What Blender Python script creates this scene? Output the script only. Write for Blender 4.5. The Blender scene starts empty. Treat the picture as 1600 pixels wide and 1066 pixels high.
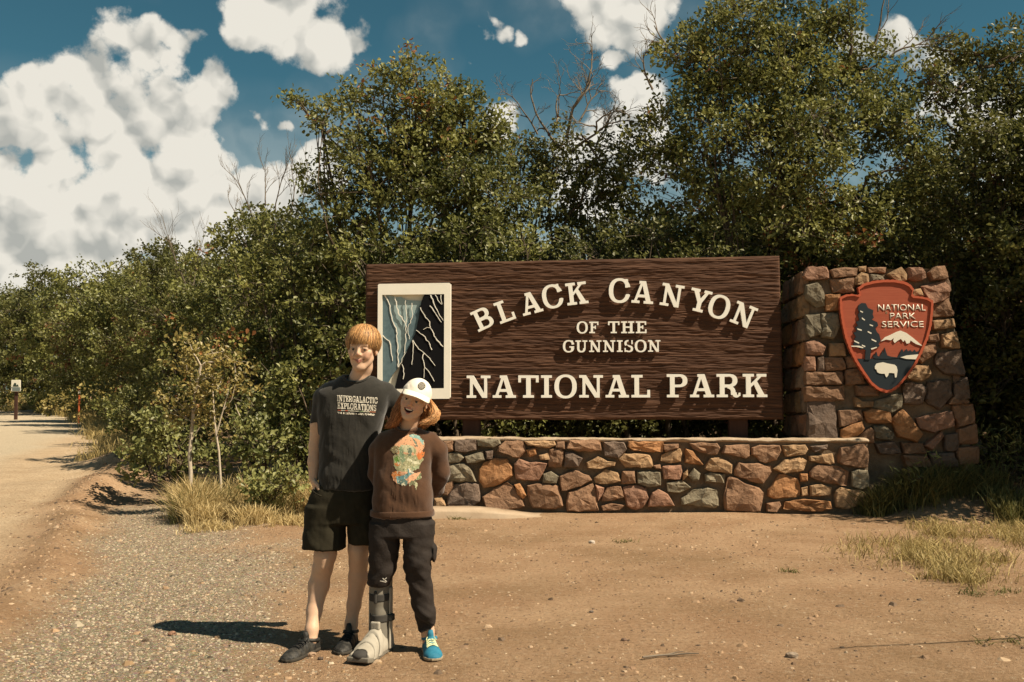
import bpy, bmesh, math, random
import numpy as np
from mathutils import Vector, Matrix
from mathutils.bvhtree import BVHTree
from mathutils.geometry import tessellate_polygon

random.seed(7)
RNG = np.random.default_rng(11)
SC = bpy.context.scene
COL = SC.collection

# ------------------------------------------------------------------ camera
F = 1555.5                       # focal length in photo pixels (1600 wide)
CAM_H = 1.314
HOR = 615.0                      # row of the horizon in the photo
TH = math.atan((HOR - 533.0) / F)
CT, ST = math.cos(TH), math.sin(TH)
cam = bpy.data.cameras.new('camera')
cam.sensor_width = 36.0
cam.lens = 36.0 * F / 1600.0
cam.clip_start = 0.05
cam.clip_end = 2000
cam_o = bpy.data.objects.new('camera', cam)
COL.objects.link(cam_o)
cam_o.location = (0, 0, CAM_H)
cam_o.rotation_euler = (math.pi / 2 + TH, 0, 0)
SC.camera = cam_o

def ray(px, py):
    xc = (px - 800.0) / F
    yc = (533.0 - py) / F
    return Vector((xc, CT - yc * ST, ST + yc * CT))

def atY(px, py, Y):
    d = ray(px, py)
    t = Y / d.y
    return Vector((d.x * t, Y, CAM_H + d.z * t))

def on_ground(px, py, z=0.0):
    d = ray(px, py)
    t = (z - CAM_H) / d.z
    return Vector((d.x * t, d.y * t, z))

class Plane:
    """A vertical (or battered) face standing in the scene: u along it, v up, n towards the viewer."""
    def __init__(s, px, py, Y, rot, batter=0.0):
        s.o = atY(px, py, Y)
        s.u = Vector((math.cos(rot), -math.sin(rot), 0))
        n0 = Vector((-math.sin(rot), -math.cos(rot), 0))
        s.n = (n0 * math.cos(batter) + Vector((0, 0, 1)) * math.sin(batter)).normalized()
        s.v = s.n.cross(s.u)
        if s.v.z < 0: s.v = -s.v
    def uv(s, px, py):
        d = ray(px, py)
        c = Vector((0, 0, CAM_H))
        t = (s.o - c).dot(s.n) / d.dot(s.n)
        p = c + d * t - s.o
        return (p.dot(s.u), p.dot(s.v))
    def pt(s, u, v, n=0.0):
        return s.o + s.u * u + s.v * v + s.n * n

# ------------------------------------------------------------------ light
SUN_DIR = Vector((0.73, -0.35, 1.0)).normalized()
sun_el = math.asin(SUN_DIR.z)
sun_az = math.atan2(SUN_DIR.x, SUN_DIR.y)
sl = bpy.data.lights.new('sun', 'SUN')
sl.energy = 5.0
sl.angle = math.radians(0.5)
sl.color = (1.0, 0.86, 0.66)
so = bpy.data.objects.new('sun', sl)
COL.objects.link(so)
so.rotation_euler = SUN_DIR.to_track_quat('Z', 'Y').to_euler()
so.location = (20, -10, 30)

SC.view_settings.view_transform = 'Standard'
SC.view_settings.look = 'None'
SC.view_settings.exposure = 0.75
SC.view_settings.gamma = 1.0
SC.view_settings.use_curve_mapping = False
SC.cycles.max_bounces = 6
SC.cycles.transparent_max_bounces = 4
SC.cycles.caustics_reflective = False
SC.cycles.caustics_refractive = False

# ------------------------------------------------------------------ sky
world = bpy.data.worlds.new('World')
SC.world = world
world.use_nodes = True
def build_sky():
    nt = world.node_tree
    N, L = nt.nodes, nt.links
    N.clear()
    out = N.new('ShaderNodeOutputWorld')
    bg = N.new('ShaderNodeBackground')
    bg.inputs['Strength'].default_value = SKY_STRENGTH
    L.new(bg.outputs[0], out.inputs[0])
    sky = N.new('ShaderNodeTexSky')
    sky.sky_type = 'NISHITA'
    sky.sun_disc = False
    sky.sun_elevation = sun_el
    sky.sun_rotation = sun_az
    sky.altitude = 2500
    sky.air_density = 1.0
    sky.dust_density = 0.4
    sky.ozone_density = 1.0
    tint = N.new('ShaderNodeMix'); tint.data_type = 'RGBA'; tint.blend_type = 'MULTIPLY'
    tint.inputs[0].default_value = 1.0
    L.new(sky.outputs[0], tint.inputs[6])
    tint.inputs[7].default_value = SKY_TINT
    tc = N.new('ShaderNodeTexCoord')
    def math_(op, a, b=None, c=None, clamp=False):
        n = N.new('ShaderNodeMath'); n.operation = op; n.use_clamp = clamp
        for i, v in enumerate((a, b, c)):
            if v is None: continue
            if isinstance(v, (int, float)): n.inputs[i].default_value = v
            else: L.new(v, n.inputs[i])
        return n.outputs[0]
    def vmath(op, a, b):
        n = N.new('ShaderNodeVectorMath'); n.operation = op
        for i, v in enumerate((a, b)):
            if isinstance(v, (tuple, Vector)): n.inputs[i].default_value = v
            else: L.new(v, n.inputs[i])
        return n
    def noise(vec, scale, detail, rough, dist=0.0):
        n = N.new('ShaderNodeTexNoise'); n.inputs['Scale'].default_value = scale
        n.inputs['Detail'].default_value = detail; n.inputs['Roughness'].default_value = rough
        n.inputs['Distortion'].default_value = dist
        L.new(vec, n.inputs['Vector']); return n.outputs['Fac']
    d = vmath('NORMALIZE', tc.outputs['Generated'], (0, 0, 0)).outputs[0]
    # cloud banks: centre (as seen in the photo), angular radius in photo pixels
    blobs = [(255, 335, 150), (110, 400, 150), (340, 410, 130), (390, 320, 70), (150, 150, 95), (210, 75, 72), (232, 45, 42), (265, 62, 34), (195, 205, 90), (270, 190, 76), (320, 158, 46), (335, 120, 30), (100, 120, 52), (60, 140, 46), (30, 205, 62), (90, 235, 60),
             (15, 270, 58), (40, 320, 66), (215, 275, 95), (265, 325, 110), (180, 345, 115), (100, 370, 105), (20, 390, 90), (310, 390, 110), (240, 420, 140), (360, 340, 70), (400, 380, 90), (60, 430, 100), (375, 290, 42),
             (385, 12, 58), (450, 28, 62), (505, 48, 50), (548, 48, 26), (430, -20, 80), (745, 60, 22), (775, 48, 26), (812, 48, 28), (738, 82, 18), (960, 15, 70), (1010, 45, 62), (930, -15, 70), (1030, -10, 70), (985, 75, 34),
             (395, 200, 26), (420, 205, 20), (1000, 150, 50), (985, 230, 80), (940, 280, 90), (1450, 110, 46), (1480, 180, 80), (1400, 60, 40), (1330, 80, 40), (790, 180, 46), (500, 270, 50), (470, 260, 40), (440, 300, 40), (1560, 230, 80)]
    dirs = [(ray(x, y).normalized(), r / F * 1.02) for x, y, r in blobs]
    rr = random.Random(5)
    def ok(v): return v.angle(Vector((0, CT, ST))) > math.radians(36)
    k = 0
    while k < 10:
        a = rr.uniform(0, 2 * math.pi); e = math.asin(rr.uniform(0.03, 0.75))
        v = Vector((math.cos(a) * math.cos(e), math.sin(a) * math.cos(e), math.sin(e)))
        if ok(v):
            dirs.append((v, rr.uniform(0.06, 0.16))); k += 1
    warp = N.new('ShaderNodeTexNoise'); warp.inputs['Scale'].default_value = 9.0; warp.inputs['Detail'].default_value = 4
    L.new(d, warp.inputs['Vector'])
    w = vmath('SUBTRACT', warp.outputs['Color'], (0.5, 0.5, 0.5)).outputs[0]
    ws = N.new('ShaderNodeVectorMath'); ws.operation = 'SCALE'; ws.inputs['Scale'].default_value = 0.10
    L.new(w, ws.inputs[0])
    dw = vmath('ADD', d, ws.outputs[0]).outputs[0]
    acc = None; accs = None
    for v, r in dirs:
        dist = vmath('DISTANCE', dw, v).outputs['Value']
        m = math_('MULTIPLY_ADD', dist, -1.0 / r, 1.0)
        m = math_('MAXIMUM', m, -0.6)
        acc = m if acc is None else math_('MAXIMUM', acc, m)
    def puff(vec, scale, detail=2.0, rough=.5):
        n = N.new('ShaderNodeTexVoronoi'); n.feature = 'F1'; n.inputs['Scale'].default_value = scale
        n.inputs['Detail'].default_value = detail; n.inputs['Roughness'].default_value = rough
        n.inputs['Lacunarity'].default_value = 2.1
        L.new(vec, n.inputs['Vector']); return n.outputs['Distance']
    warp2 = N.new('ShaderNodeTexNoise'); warp2.inputs['Scale'].default_value = 30.0; warp2.inputs['Detail'].default_value = 3
    L.new(d, warp2.inputs['Vector'])
    w2 = N.new('ShaderNodeVectorMath'); w2.operation = 'SCALE'; w2.inputs['Scale'].default_value = 0.028
    L.new(vmath('SUBTRACT', warp2.outputs['Color'], (0.5, 0.5, 0.5)).outputs[0], w2.inputs[0])
    dp = vmath('ADD', d, w2.outputs[0]).outputs[0]
    p1 = puff(dp, 13.0)
    off = vmath('ADD', dp, tuple(Vector((0.55, -0.2, 1.0)).normalized() * 0.016)).outputs[0]
    p2 = puff(off, 13.0)
    n1 = noise(d, 24.0, 8, 0.64)
    n3 = noise(d, 5.0, 3, 0.55)
    dens = math_('ADD', acc, math_('MULTIPLY_ADD', p1, -0.75, 0.62))
    dens = math_('ADD', dens, math_('MULTIPLY_ADD', n1, 1.25, -0.62))
    mask = N.new('ShaderNodeMapRange'); mask.interpolation_type = 'SMOOTHSTEP'
    L.new(dens, mask.inputs['Value']); mask.inputs['From Min'].default_value = 0.03; mask.inputs['From Max'].default_value = 0.34
    # thin veil low on the sky and in wisps
    sep = N.new('ShaderNodeSeparateXYZ'); L.new(d, sep.inputs[0])
    veil = math_('MULTIPLY', math_('SUBTRACT', n3, 0.50, clamp=True), 1.2, clamp=True)
    veil = math_('MULTIPLY', veil, math_('MULTIPLY_ADD', n1, 1.4, 0.0))
    lowv = N.new('ShaderNodeMapRange'); L.new(sep.outputs['Z'], lowv.inputs['Value'])
    lowv.inputs['From Min'].default_value = 0.02; lowv.inputs['From Max'].default_value = 0.30
    lowv.inputs['To Min'].default_value = 0.62; lowv.inputs['To Max'].default_value = 0.0
    m2 = math_('MAXIMUM', mask.outputs[0], math_('ADD', veil, lowv.outputs[0], clamp=True))
    lit = math_('MULTIPLY_ADD', math_('SUBTRACT', p2, p1), 2.3, 0.66)
    lit = math_('ADD', lit, math_('MULTIPLY_ADD', n3, 0.9, -0.45))
    lit = math_('ADD', lit, math_('MULTIPLY', math_('MINIMUM', dens, 0.9), 0.22), clamp=True)
    ramp = N.new('ShaderNodeValToRGB')
    L.new(lit, ramp.inputs[0])
    e = ramp.color_ramp.elements
    e[0].position = 0.15; e[0].color = CLOUD_DARK
    e[1].position = 0.90; e[1].color = CLOUD_LIGHT
    cs = N.new('ShaderNodeVectorMath'); cs.operation = 'SCALE'; cs.inputs['Scale'].default_value = 1.0 / SKY_STRENGTH
    L.new(ramp.outputs[0], cs.inputs[0])
    mix = N.new('ShaderNodeMix'); mix.data_type = 'RGBA'
    L.new(m2, mix.inputs[0]); L.new(tint.outputs[2], mix.inputs[6]); L.new(cs.outputs[0], mix.inputs[7])
    L.new(mix.outputs[2], bg.inputs['Color'])
SKY_STRENGTH = 0.05
SKY_TINT = (0.45, 0.84, 0.67, 1)
CLOUD_DARK = (0.262, 0.266, 0.246, 1)
CLOUD_LIGHT = (0.49, 0.468, 0.415, 1)
build_sky()
try:
    world.cycles.sampling_method = 'MANUAL'
    world.cycles.sample_map_resolution = 512
except Exception:
    pass

# ------------------------------------------------------------------ helpers
def smooth(a, b, x):
    t = np.clip((np.asarray(x, dtype=float) - a) / (b - a), 0, 1)
    return t * t * (3 - 2 * t)

def _hash(ix, iy, iz, seed):
    h = (ix.astype(np.int64) * 374761393 + iy.astype(np.int64) * 668265263 + iz.astype(np.int64) * 2147483647 + seed * 974711) & 0x7fffffff
    h = (h ^ (h >> 13)) * 1274126177 & 0x7fffffff
    h = (h ^ (h >> 16)) * 668265263 & 0x7fffffff
    return ((h ^ (h >> 15)) & 0xffff) / 65535.0

def vnoise(x, y, z=0.0, seed=0):
    """value noise in -1..1"""
    x, y, z = np.broadcast_arrays(np.asarray(x, float), np.asarray(y, float), np.asarray(z, float))
    ix, iy, iz = np.floor(x), np.floor(y), np.floor(z)
    fx, fy, fz = x - ix, y - iy, z - iz
    fx, fy, fz = [f * f * (3 - 2 * f) for f in (fx, fy, fz)]
    r = 0
    for a in (0, 1):
        for b in (0, 1):
            for c in (0, 1):
                w = (fx if a else 1 - fx) * (fy if b else 1 - fy) * (fz if c else 1 - fz)
                r = r + w * _hash(ix + a, iy + b, iz + c, seed)
    return r * 2 - 1

def fbm(x, y, z=0.0, seed=0, octaves=4, rough=0.5):
    a, s, t = 1.0, 0.0, 0.0
    for k in range(octaves):
        f = 2.0 ** k
        s = s + a * vnoise(np.asarray(x) * f, np.asarray(y) * f, np.asarray(z) * f, seed + k * 17)
        t += a
        a *= rough
    return s / t

def np_mesh(name, verts, faces, smooth_shade=False):
    """faces: (n,k) array or list of such arrays"""
    me = bpy.data.meshes.new(name)
    verts = np.asarray(verts, np.float32).reshape(-1, 3)
    fl = [np.asarray(f, np.int32) for f in (faces if isinstance(faces, list) else [faces]) if len(f)]
    nl = sum(f.size for f in fl); nf = sum(len(f) for f in fl)
    me.vertices.add(len(verts)); me.vertices.foreach_set('co', verts.ravel())
    me.loops.add(nl); me.polygons.add(nf)
    li = np.concatenate([f.ravel() for f in fl]) if fl else np.zeros(0, np.int32)
    tot = np.concatenate([np.full(len(f), f.shape[1], np.int32) for f in fl])
    st = np.concatenate([[0], np.cumsum(tot)[:-1]]).astype(np.int32)
    me.loops.foreach_set('vertex_index', li)
    me.polygons.foreach_set('loop_start', st)
    try: me.polygons.foreach_set('loop_total', tot)
    except Exception: pass
    me.polygons.foreach_set('use_smooth', np.full(nf, bool(smooth_shade)))
    me.update(calc_edges=True)
    return me

def set_prop(o, label=None, cat=None, group=None, kind=None):
    if label: o['label'] = label
    if cat: o['category'] = cat
    if group: o['group'] = group
    if kind: o['kind'] = kind
    return o

def add_obj(name, me, m=None, parent=None, **kw):
    o = bpy.data.objects.new(name, me)
    COL.objects.link(o)
    if m is not None:
        if len(me.materials) == 0: me.materials.append(m)
    if parent is not None:
        o.parent = parent
        b = parent
        while b is not None:
            o.location -= b.location
            b = b.parent
    return set_prop(o, **kw)

def thing(name, loc, label, cat, group=None):
    o = bpy.data.objects.new(name, None)
    COL.objects.link(o)
    o.empty_display_size = 0.1
    o.location = loc
    return set_prop(o, label, cat, group)

def poly_mesh(name, V, Fs, smooth_shade=False):
    me = bpy.data.meshes.new(name)
    me.from_pydata([tuple(v) for v in V], [], [tuple(f) for f in Fs])
    me.polygons.foreach_set('use_smooth', np.full(len(me.polygons), smooth_shade))
    me.update()
    return me

def recalc(me):
    bm = bmesh.new(); bm.from_mesh(me)
    bmesh.ops.recalc_face_normals(bm, faces=bm.faces)
    bm.to_mesh(me); bm.free()
    return me

# ---- materials
def mat(name, c1, c2=None, scale=5.0, detail=6.0, nrough=0.6, rough=0.85, spec=0.3, bump=0.0, bscale=40.0, bdist=0.01,
        stretch=(1, 1, 1), attr=None, objcol=False, lo=0.3, hi=0.7, sheen=0.0, trans=0.0, metal=0.0, c3=None, c3scale=1.5, c3lo=0.5, c3hi=0.7):
    m = bpy.data.materials.new(name); m.use_nodes = True
    nt = m.node_tree; N, L = nt.nodes, nt.links
    b = N['Principled BSDF']; out = N['Material Output']
    b.inputs['Roughness'].default_value = rough
    b.inputs['Specular IOR Level'].default_value = spec
    b.inputs['Metallic'].default_value = metal
    if sheen: b.inputs['Sheen Weight'].default_value = sheen
    tc = N.new('ShaderNodeTexCoord'); mp = N.new('ShaderNodeMapping')
    mp.inputs['Scale'].default_value = stretch
    L.new(tc.outputs['Object'], mp.inputs[0])
    def noise(s, d, r):
        n = N.new('ShaderNodeTexNoise'); n.inputs['Scale'].default_value = s
        n.inputs['Detail'].default_value = d; n.inputs['Roughness'].default_value = r
        L.new(mp.outputs[0], n.inputs['Vector']); return n.outputs['Fac']
    def mr(v, a, c):
        n = N.new('ShaderNodeMapRange'); L.new(v, n.inputs['Value'])
        n.inputs['From Min'].default_value = a; n.inputs['From Max'].default_value = c
        return n.outputs[0]
    def mixc(f, a, c, mode='MIX'):
        n = N.new('ShaderNodeMix'); n.data_type = 'RGBA'; n.blend_type = mode
        for i, v in ((0, f), (6, a), (7, c)):
            if isinstance(v, (int, float)): n.inputs[i].default_value = v
            elif isinstance(v, tuple): n.inputs[i].default_value = tuple(v[:3]) + (1,)
            else: L.new(v, n.inputs[i])
        return n.outputs[2]
    col = tuple(c1)
    if c2 is not None:
        col = mixc(mr(noise(scale, detail, nrough), lo, hi), tuple(c1), tuple(c2))
    if c3 is not None:
        col = mixc(mr(noise(c3scale, 4, 0.6), c3lo, c3hi), col, tuple(c3))
    if attr:
        a = N.new('ShaderNodeAttribute'); a.attribute_name = attr
        col = mixc(1.0, col, a.outputs['Color'], 'MULTIPLY')
    if objcol:
        oi = N.new('ShaderNodeObjectInfo')
        col = mixc(1.0, col, oi.outputs['Color'], 'MULTIPLY')
    if isinstance(col, tuple): b.inputs['Base Color'].default_value = col[:3] + (1,)
    else: L.new(col, b.inputs['Base Color'])
    if bump:
        bn = N.new('ShaderNodeBump'); bn.inputs['Strength'].default_value = bump; bn.inputs['Distance'].default_value = bdist
        L.new(noise(bscale, 8, 0.65), bn.inputs['Height']); L.new(bn.outputs[0], b.inputs['Normal'])
    if trans:
        t = N.new('ShaderNodeBsdfTranslucent'); ms = N.new('ShaderNodeMixShader'); ms.inputs[0].default_value = trans
        if isinstance(col, tuple): t.inputs[0].default_value = col[:3] + (1,)
        else: L.new(col, t.inputs[0])
        L.new(b.outputs[0], ms.inputs[1]); L.new(t.outputs[0], ms.inputs[2]); L.new(ms.outputs[0], out.inputs[0])
    return m

# ---- geometry
class Tubes:
    def __init__(s): s.V, s.Q, s.T, s.n = [], [], [], 0
    def add(s, pts, radii, sides=4, cap=False):
        pts = np.asarray([tuple(p) for p in pts], float); m = len(pts)
        radii = np.broadcast_to(np.asarray(radii, float), (m,))
        t = np.gradient(pts, axis=0); t /= np.linalg.norm(t, axis=1, keepdims=True) + 1e-9
        ref = np.array([0.31, 0.17, 0.93]) if abs(t[0, 2]) < 0.9 else np.array([1.0, 0.1, 0.0])
        a = np.cross(t, ref); a /= np.linalg.norm(a, axis=1, keepdims=True) + 1e-9
        b = np.cross(t, a)
        ang = np.arange(sides) * 2 * np.pi / sides
        ring = pts[:, None, :] + radii[:, None, None] * (np.cos(ang)[None, :, None] * a[:, None, :] + np.sin(ang)[None, :, None] * b[:, None, :])
        s.V.append(ring.reshape(-1, 3))
        i = np.arange(m - 1)[:, None] * sides; j = np.arange(sides)[None, :]; j2 = (j + 1) % sides
        q = np.stack([i + j, i + j2, i + sides + j2, i + sides + j], -1).reshape(-1, 4) + s.n
        s.Q.append(q)
        if cap:
            for o in (0, (m - 1) * sides):
                for k in range(1, sides - 1):
                    s.T.append((s.n + o, s.n + o + k, s.n + o + k + 1))
        s.n += m * sides
    def mesh(s, name, smooth_shade=True):
        f = [np.concatenate(s.Q)]
        if s.T: f.append(np.array(s.T))
        return np_mesh(name, np.concatenate(s.V), f, smooth_shade)

def contours_mesh(name, polys, thick, to3, back=0.0, chamfer=0.0):
    """polys: list of lists of closed 2D contours (outer, holes...); extruded from n=back to n=back+thick; to3(u,v,n)->point"""
    V, Fs = [], []
    for cs in polys:
        flat = [Vector((p[0], p[1], 0)) for c in cs for p in c]
        tris = tessellate_polygon([[Vector((p[0], p[1], 0)) for p in c] for c in cs])
        o = len(V)
        V += [to3(p.x, p.y, back + thick) for p in flat]
        Fs += [tuple(o + i for i in t) for t in tris]
        o2 = len(V)
        V += [to3(p.x, p.y, back) for p in flat]
        Fs += [tuple(o2 + i for i in reversed(t)) for t in tris]
        k = 0
        for c in cs:
            n = len(c)
            for i in range(n):
                j = (i + 1) % n
                Fs.append((o + k + i, o + k + j, o2 + k + j, o2 + k + i))
            k += n
    me = poly_mesh(name, V, Fs)
    return recalc(me)

def box_mesh(name, lo, hi, bevel=0.0, frame=None, seg=2):
    bm = bmesh.new()
    bmesh.ops.create_cube(bm, size=1.0)
    lo, hi = Vector(lo), Vector(hi)
    for v in bm.verts:
        v.co = Vector([lo[i] + (v.co[i] + 0.5) * (hi[i] - lo[i]) for i in range(3)])
    if bevel:
        bmesh.ops.bevel(bm, geom=list(bm.edges), offset=bevel, segments=seg, affect='EDGES')
    if frame:
        for v in bm.verts: v.co = frame(v.co.x, v.co.y, v.co.z)
    bmesh.ops.recalc_face_normals(bm, faces=bm.faces)
    me = bpy.data.meshes.new(name); bm.to_mesh(me); bm.free()
    return me

# ---- signed distance modelling (numpy) + surface nets
def smin(a, b, k):
    if k <= 0: return np.minimum(a, b)
    h = np.clip(0.5 + 0.5 * (b - a) / k, 0, 1)
    return b + (a - b) * h - k * h * (1 - h)

class Field:
    def __init__(s, lo, hi, h):
        s.lo = np.array([float(v) for v in lo]); s.h = h
        s.n = np.ceil((np.array([float(v) for v in hi]) - s.lo) / h).astype(int) + 1
        s.D = np.full(s.n, 0.5, np.float32)
        s.ax = [(s.lo[i] + np.arange(s.n[i]) * h).astype(np.float32) for i in range(3)]
    def block(s, lo, hi):
        sl = []
        for i in range(3):
            a = int(np.clip(math.floor((lo[i] - s.lo[i]) / s.h), 0, s.n[i])); b = int(np.clip(math.ceil((hi[i] - s.lo[i]) / s.h) + 1, 0, s.n[i]))
            sl.append(slice(a, b))
        sl = tuple(sl)
        X = s.ax[0][sl[0]][:, None, None]; Y = s.ax[1][sl[1]][None, :, None]; Z = s.ax[2][sl[2]][None, None, :]
        return sl, X, Y, Z
    def put(s, sl, d, k=0.0): s.D[sl] = smin(s.D[sl], d, k)
    def cut(s, sl, d, k=0.0): s.D[sl] = -smin(-s.D[sl], d, k)
    def cap(s, a, b, ra, rb=None, k=0.01, ys=1.0, sub=False):
        """tapered capsule; ys squashes it front to back"""
        rb = ra if rb is None else rb
        a = np.array(a, float); b = np.array(b, float); m = max(ra, rb) + k + 0.02
        sl, X, Y, Z = s.block(np.minimum(a, b) - m, np.maximum(a, b) + m)
        d = b - a; dd = float(d @ d) + 1e-12
        x, y, z = X - a[0], Y - a[1], Z - a[2]
        t = np.clip((x * d[0] + y * d[1] + z * d[2]) / dd, 0, 1)
        q = np.sqrt((x - t * d[0]) ** 2 + ((y - t * d[1]) / ys) ** 2 + (z - t * d[2]) ** 2) - (ra + (rb - ra) * t)
        (s.cut if sub else s.put)(sl, q, k)
    def chain(s, pts, rad, k=0.01, ys=1.0):
        for i in range(len(pts) - 1): s.cap(pts[i], pts[i + 1], rad[i], rad[i + 1], k, ys)
    def ell(s, c, r, k=0.01, sub=False):
        c = np.array(c, float); r = np.array(r, float); m = r + k + 0.02
        sl, X, Y, Z = s.block(c - m, c + m)
        (s.cut if sub else s.put)(sl, ell_d(X - c[0], Y - c[1], Z - c[2], r), k)
    def loft(s, rows, k=0.01, e=2.3, zclip=None, sub=False, disp=None, r_round=0.012):
        """rows of (z, cx, cy, hw, hd); horizontal superellipse sections"""
        rows = sorted(rows); R = np.array(rows, float)
        z0, z1 = R[0, 0], R[-1, 0]
        lo = ((R[:, 1] - R[:, 3]).min() - k - .04, (R[:, 2] - R[:, 4]).min() - k - .04, z0 - k - .03)
        hi = ((R[:, 1] + R[:, 3]).max() + k + .04, (R[:, 2] + R[:, 4]).max() + k + .04, z1 + k + .03)
        sl, X, Y, Z = s.block(lo, hi)
        zz = Z.ravel(); P = [np.interp(zz, R[:, 0], R[:, i])[None, None, :] for i in range(1, 5)]
        if len(R) > 3:
            zs = np.linspace(z0, z1, 200)
            for i in range(1, 5):
                v = np.interp(zs, R[:, 0], R[:, i]); w = 9
                v2 = np.convolve(np.pad(v, w, mode='edge'), np.ones(2 * w + 1) / (2 * w + 1), 'valid')
                P[i - 1] = np.interp(zz, zs, v2)[None, None, :]
        q = (np.abs((X - P[0]) / P[2]) ** e + np.abs((Y - P[1]) / P[3]) ** e) ** (1 / e)
        d = (q - 1) * np.minimum(P[2], P[3])
        dz = np.maximum(z0 - Z, Z - z1)
        rr = r_round
        d = np.minimum(np.maximum(d + rr, dz + rr), 0) + np.sqrt(np.maximum(d + rr, 0) ** 2 + np.maximum(dz + rr, 0) ** 2) - rr
        if disp is not None: d = d + disp(X, Y, Z)
        (s.cut if sub else s.put)(sl, d.astype(np.float32), k)
    def mesh(s, name, disp=None, smooth_shade=True):
        D = s.D
        if disp is not None:
            D = D + disp(s.ax[0][:, None, None], s.ax[1][None, :, None], s.ax[2][None, None, :]).astype(np.float32)
        V, Q = surface_nets(D, s.lo, s.h)
        return np_mesh(name, V, Q, smooth_shade), V

def ell_d(x, y, z, r):
    k0 = np.sqrt((x / r[0]) ** 2 + (y / r[1]) ** 2 + (z / r[2]) ** 2)
    k1 = np.sqrt((x / r[0] ** 2) ** 2 + (y / r[1] ** 2) ** 2 + (z / r[2] ** 2) ** 2) + 1e-9
    return k0 * (k0 - 1) / k1

def surface_nets(D, lo, h):
    I = D < 0
    nx, ny, nz = D.shape
    cnt = np.zeros((nx - 1, ny - 1, nz - 1), np.int8)
    for a in (0, 1):
        for b in (0, 1):
            for c in (0, 1):
                cnt += I[a:nx - 1 + a, b:ny - 1 + b, c:nz - 1 + c]
    act = (cnt > 0) & (cnt < 8)
    ci = np.argwhere(act)
    idx = np.full(act.shape, -1, np.int32)
    idx[act] = np.arange(len(ci))
    acc = np.zeros((len(ci), 3)); num = np.zeros(len(ci))
    corners = [(a, b, c) for a in (0, 1) for b in (0, 1) for c in (0, 1)]
    val = {c: D[ci[:, 0] + c[0], ci[:, 1] + c[1], ci[:, 2] + c[2]].astype(float) for c in corners}
    for c in corners:
        for ax in range(3):
            if c[ax] == 1: continue
            e = list(c); e[ax] = 1; e = tuple(e)
            v0, v1 = val[c], val[e]
            m = (v0 < 0) != (v1 < 0)
            t = np.where(m, v0 / np.where(m, v0 - v1, 1), 0)
            p = np.array(c, float)[None, :].repeat(len(ci), 0); p[:, ax] = t
            acc += p * m[:, None]; num += m
    V = lo + (ci + acc / num[:, None]) * h
    Qs = []
    for ax in range(3):
        u, v = (ax + 1) % 3, (ax + 2) % 3
        s0 = [slice(None)] * 3; s1 = [slice(None)] * 3
        s0[ax] = slice(0, -1); s1[ax] = slice(1, None)
        ch = I[tuple(s0)] != I[tuple(s1)]
        e = np.argwhere(ch)
        e = e[(e[:, u] > 0) & (e[:, v] > 0) & (e[:, u] < D.shape[u] - 1) & (e[:, v] < D.shape[v] - 1)]
        ins = I[e[:, 0], e[:, 1], e[:, 2]]
        def cell(du, dv):
            c = e.copy(); c[:, u] -= du; c[:, v] -= dv
            return idx[c[:, 0], c[:, 1], c[:, 2]]
        q = np.stack([cell(1, 1), cell(0, 1), cell(0, 0), cell(1, 0)], -1)
        q[~ins] = q[~ins][:, ::-1]
        Qs.append(q)
    return V, np.concatenate(Qs)

def vcol(me, name, cols):
    a = me.color_attributes.new(name, 'FLOAT_COLOR', 'POINT')
    c = np.ones((len(cols), 4), np.float32); c[:, :cols.shape[1]] = cols
    a.data.foreach_set('color', c.ravel())

# ---- slab lettering: each glyph is a 2D field, traced into contours
def march(Fd, x0, y0, h):
    """closed contours of Fd<0 on a regular grid, Fd[ix,iy]"""
    I = Fd < 0
    nx, ny = Fd.shape
    nxt = {}
    def ex(i, j):  # crossing on edge (i,j)-(i+1,j)
        t = Fd[i, j] / (Fd[i, j] - Fd[i + 1, j]); return (x0 + (i + t) * h, y0 + j * h)
    def ey(i, j):
        t = Fd[i, j] / (Fd[i, j] - Fd[i, j + 1]); return (x0 + i * h, y0 + (j + t) * h)
    P = {}
    cells = np.argwhere((I[:-1, :-1] != I[1:, :-1]) | (I[:-1, :-1] != I[:-1, 1:]) | (I[:-1, :-1] != I[1:, 1:]) | (I[1:, :-1] != I[1:, 1:]))
    for i, j in cells:
        a, b, c, d = I[i, j], I[i + 1, j], I[i + 1, j + 1], I[i, j + 1]
        E = {}
        if a != b: E['B'] = ('x', i, j); P[('x', i, j)] = ex(i, j)
        if d != c: E['T'] = ('x', i, j + 1); P[('x', i, j + 1)] = ex(i, j + 1)
        if a != d: E['L'] = ('y', i, j); P[('y', i, j)] = ey(i, j)
        if b != c: E['R'] = ('y', i + 1, j); P[('y', i + 1, j)] = ey(i + 1, j)
        def seg(p, q): nxt.setdefault(E[p], []).append(E[q])
        code = a * 1 + b * 2 + c * 4 + d * 8
        T = {1: 'BL', 2: 'RB', 4: 'TR', 8: 'LT', 3: 'RL', 6: 'TB', 12: 'LR', 9: 'BT', 14: 'LB', 13: 'BR', 11: 'RT', 7: 'TL'}
        if code in T: seg(T[code][0], T[code][1])
        elif code == 5: seg('B', 'L'); seg('T', 'R')
        elif code == 10: seg('R', 'B'); seg('L', 'T')
    out = []
    while nxt:
        k = next(iter(nxt)); st = k; c = []
        while k in nxt:
            c.append(P[k]); l = nxt[k]; q = l.pop()
            if not l: del nxt[k]
            k = q
            if k == st: break
        if len(c) > 5: out.append(c)
    return out

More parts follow.
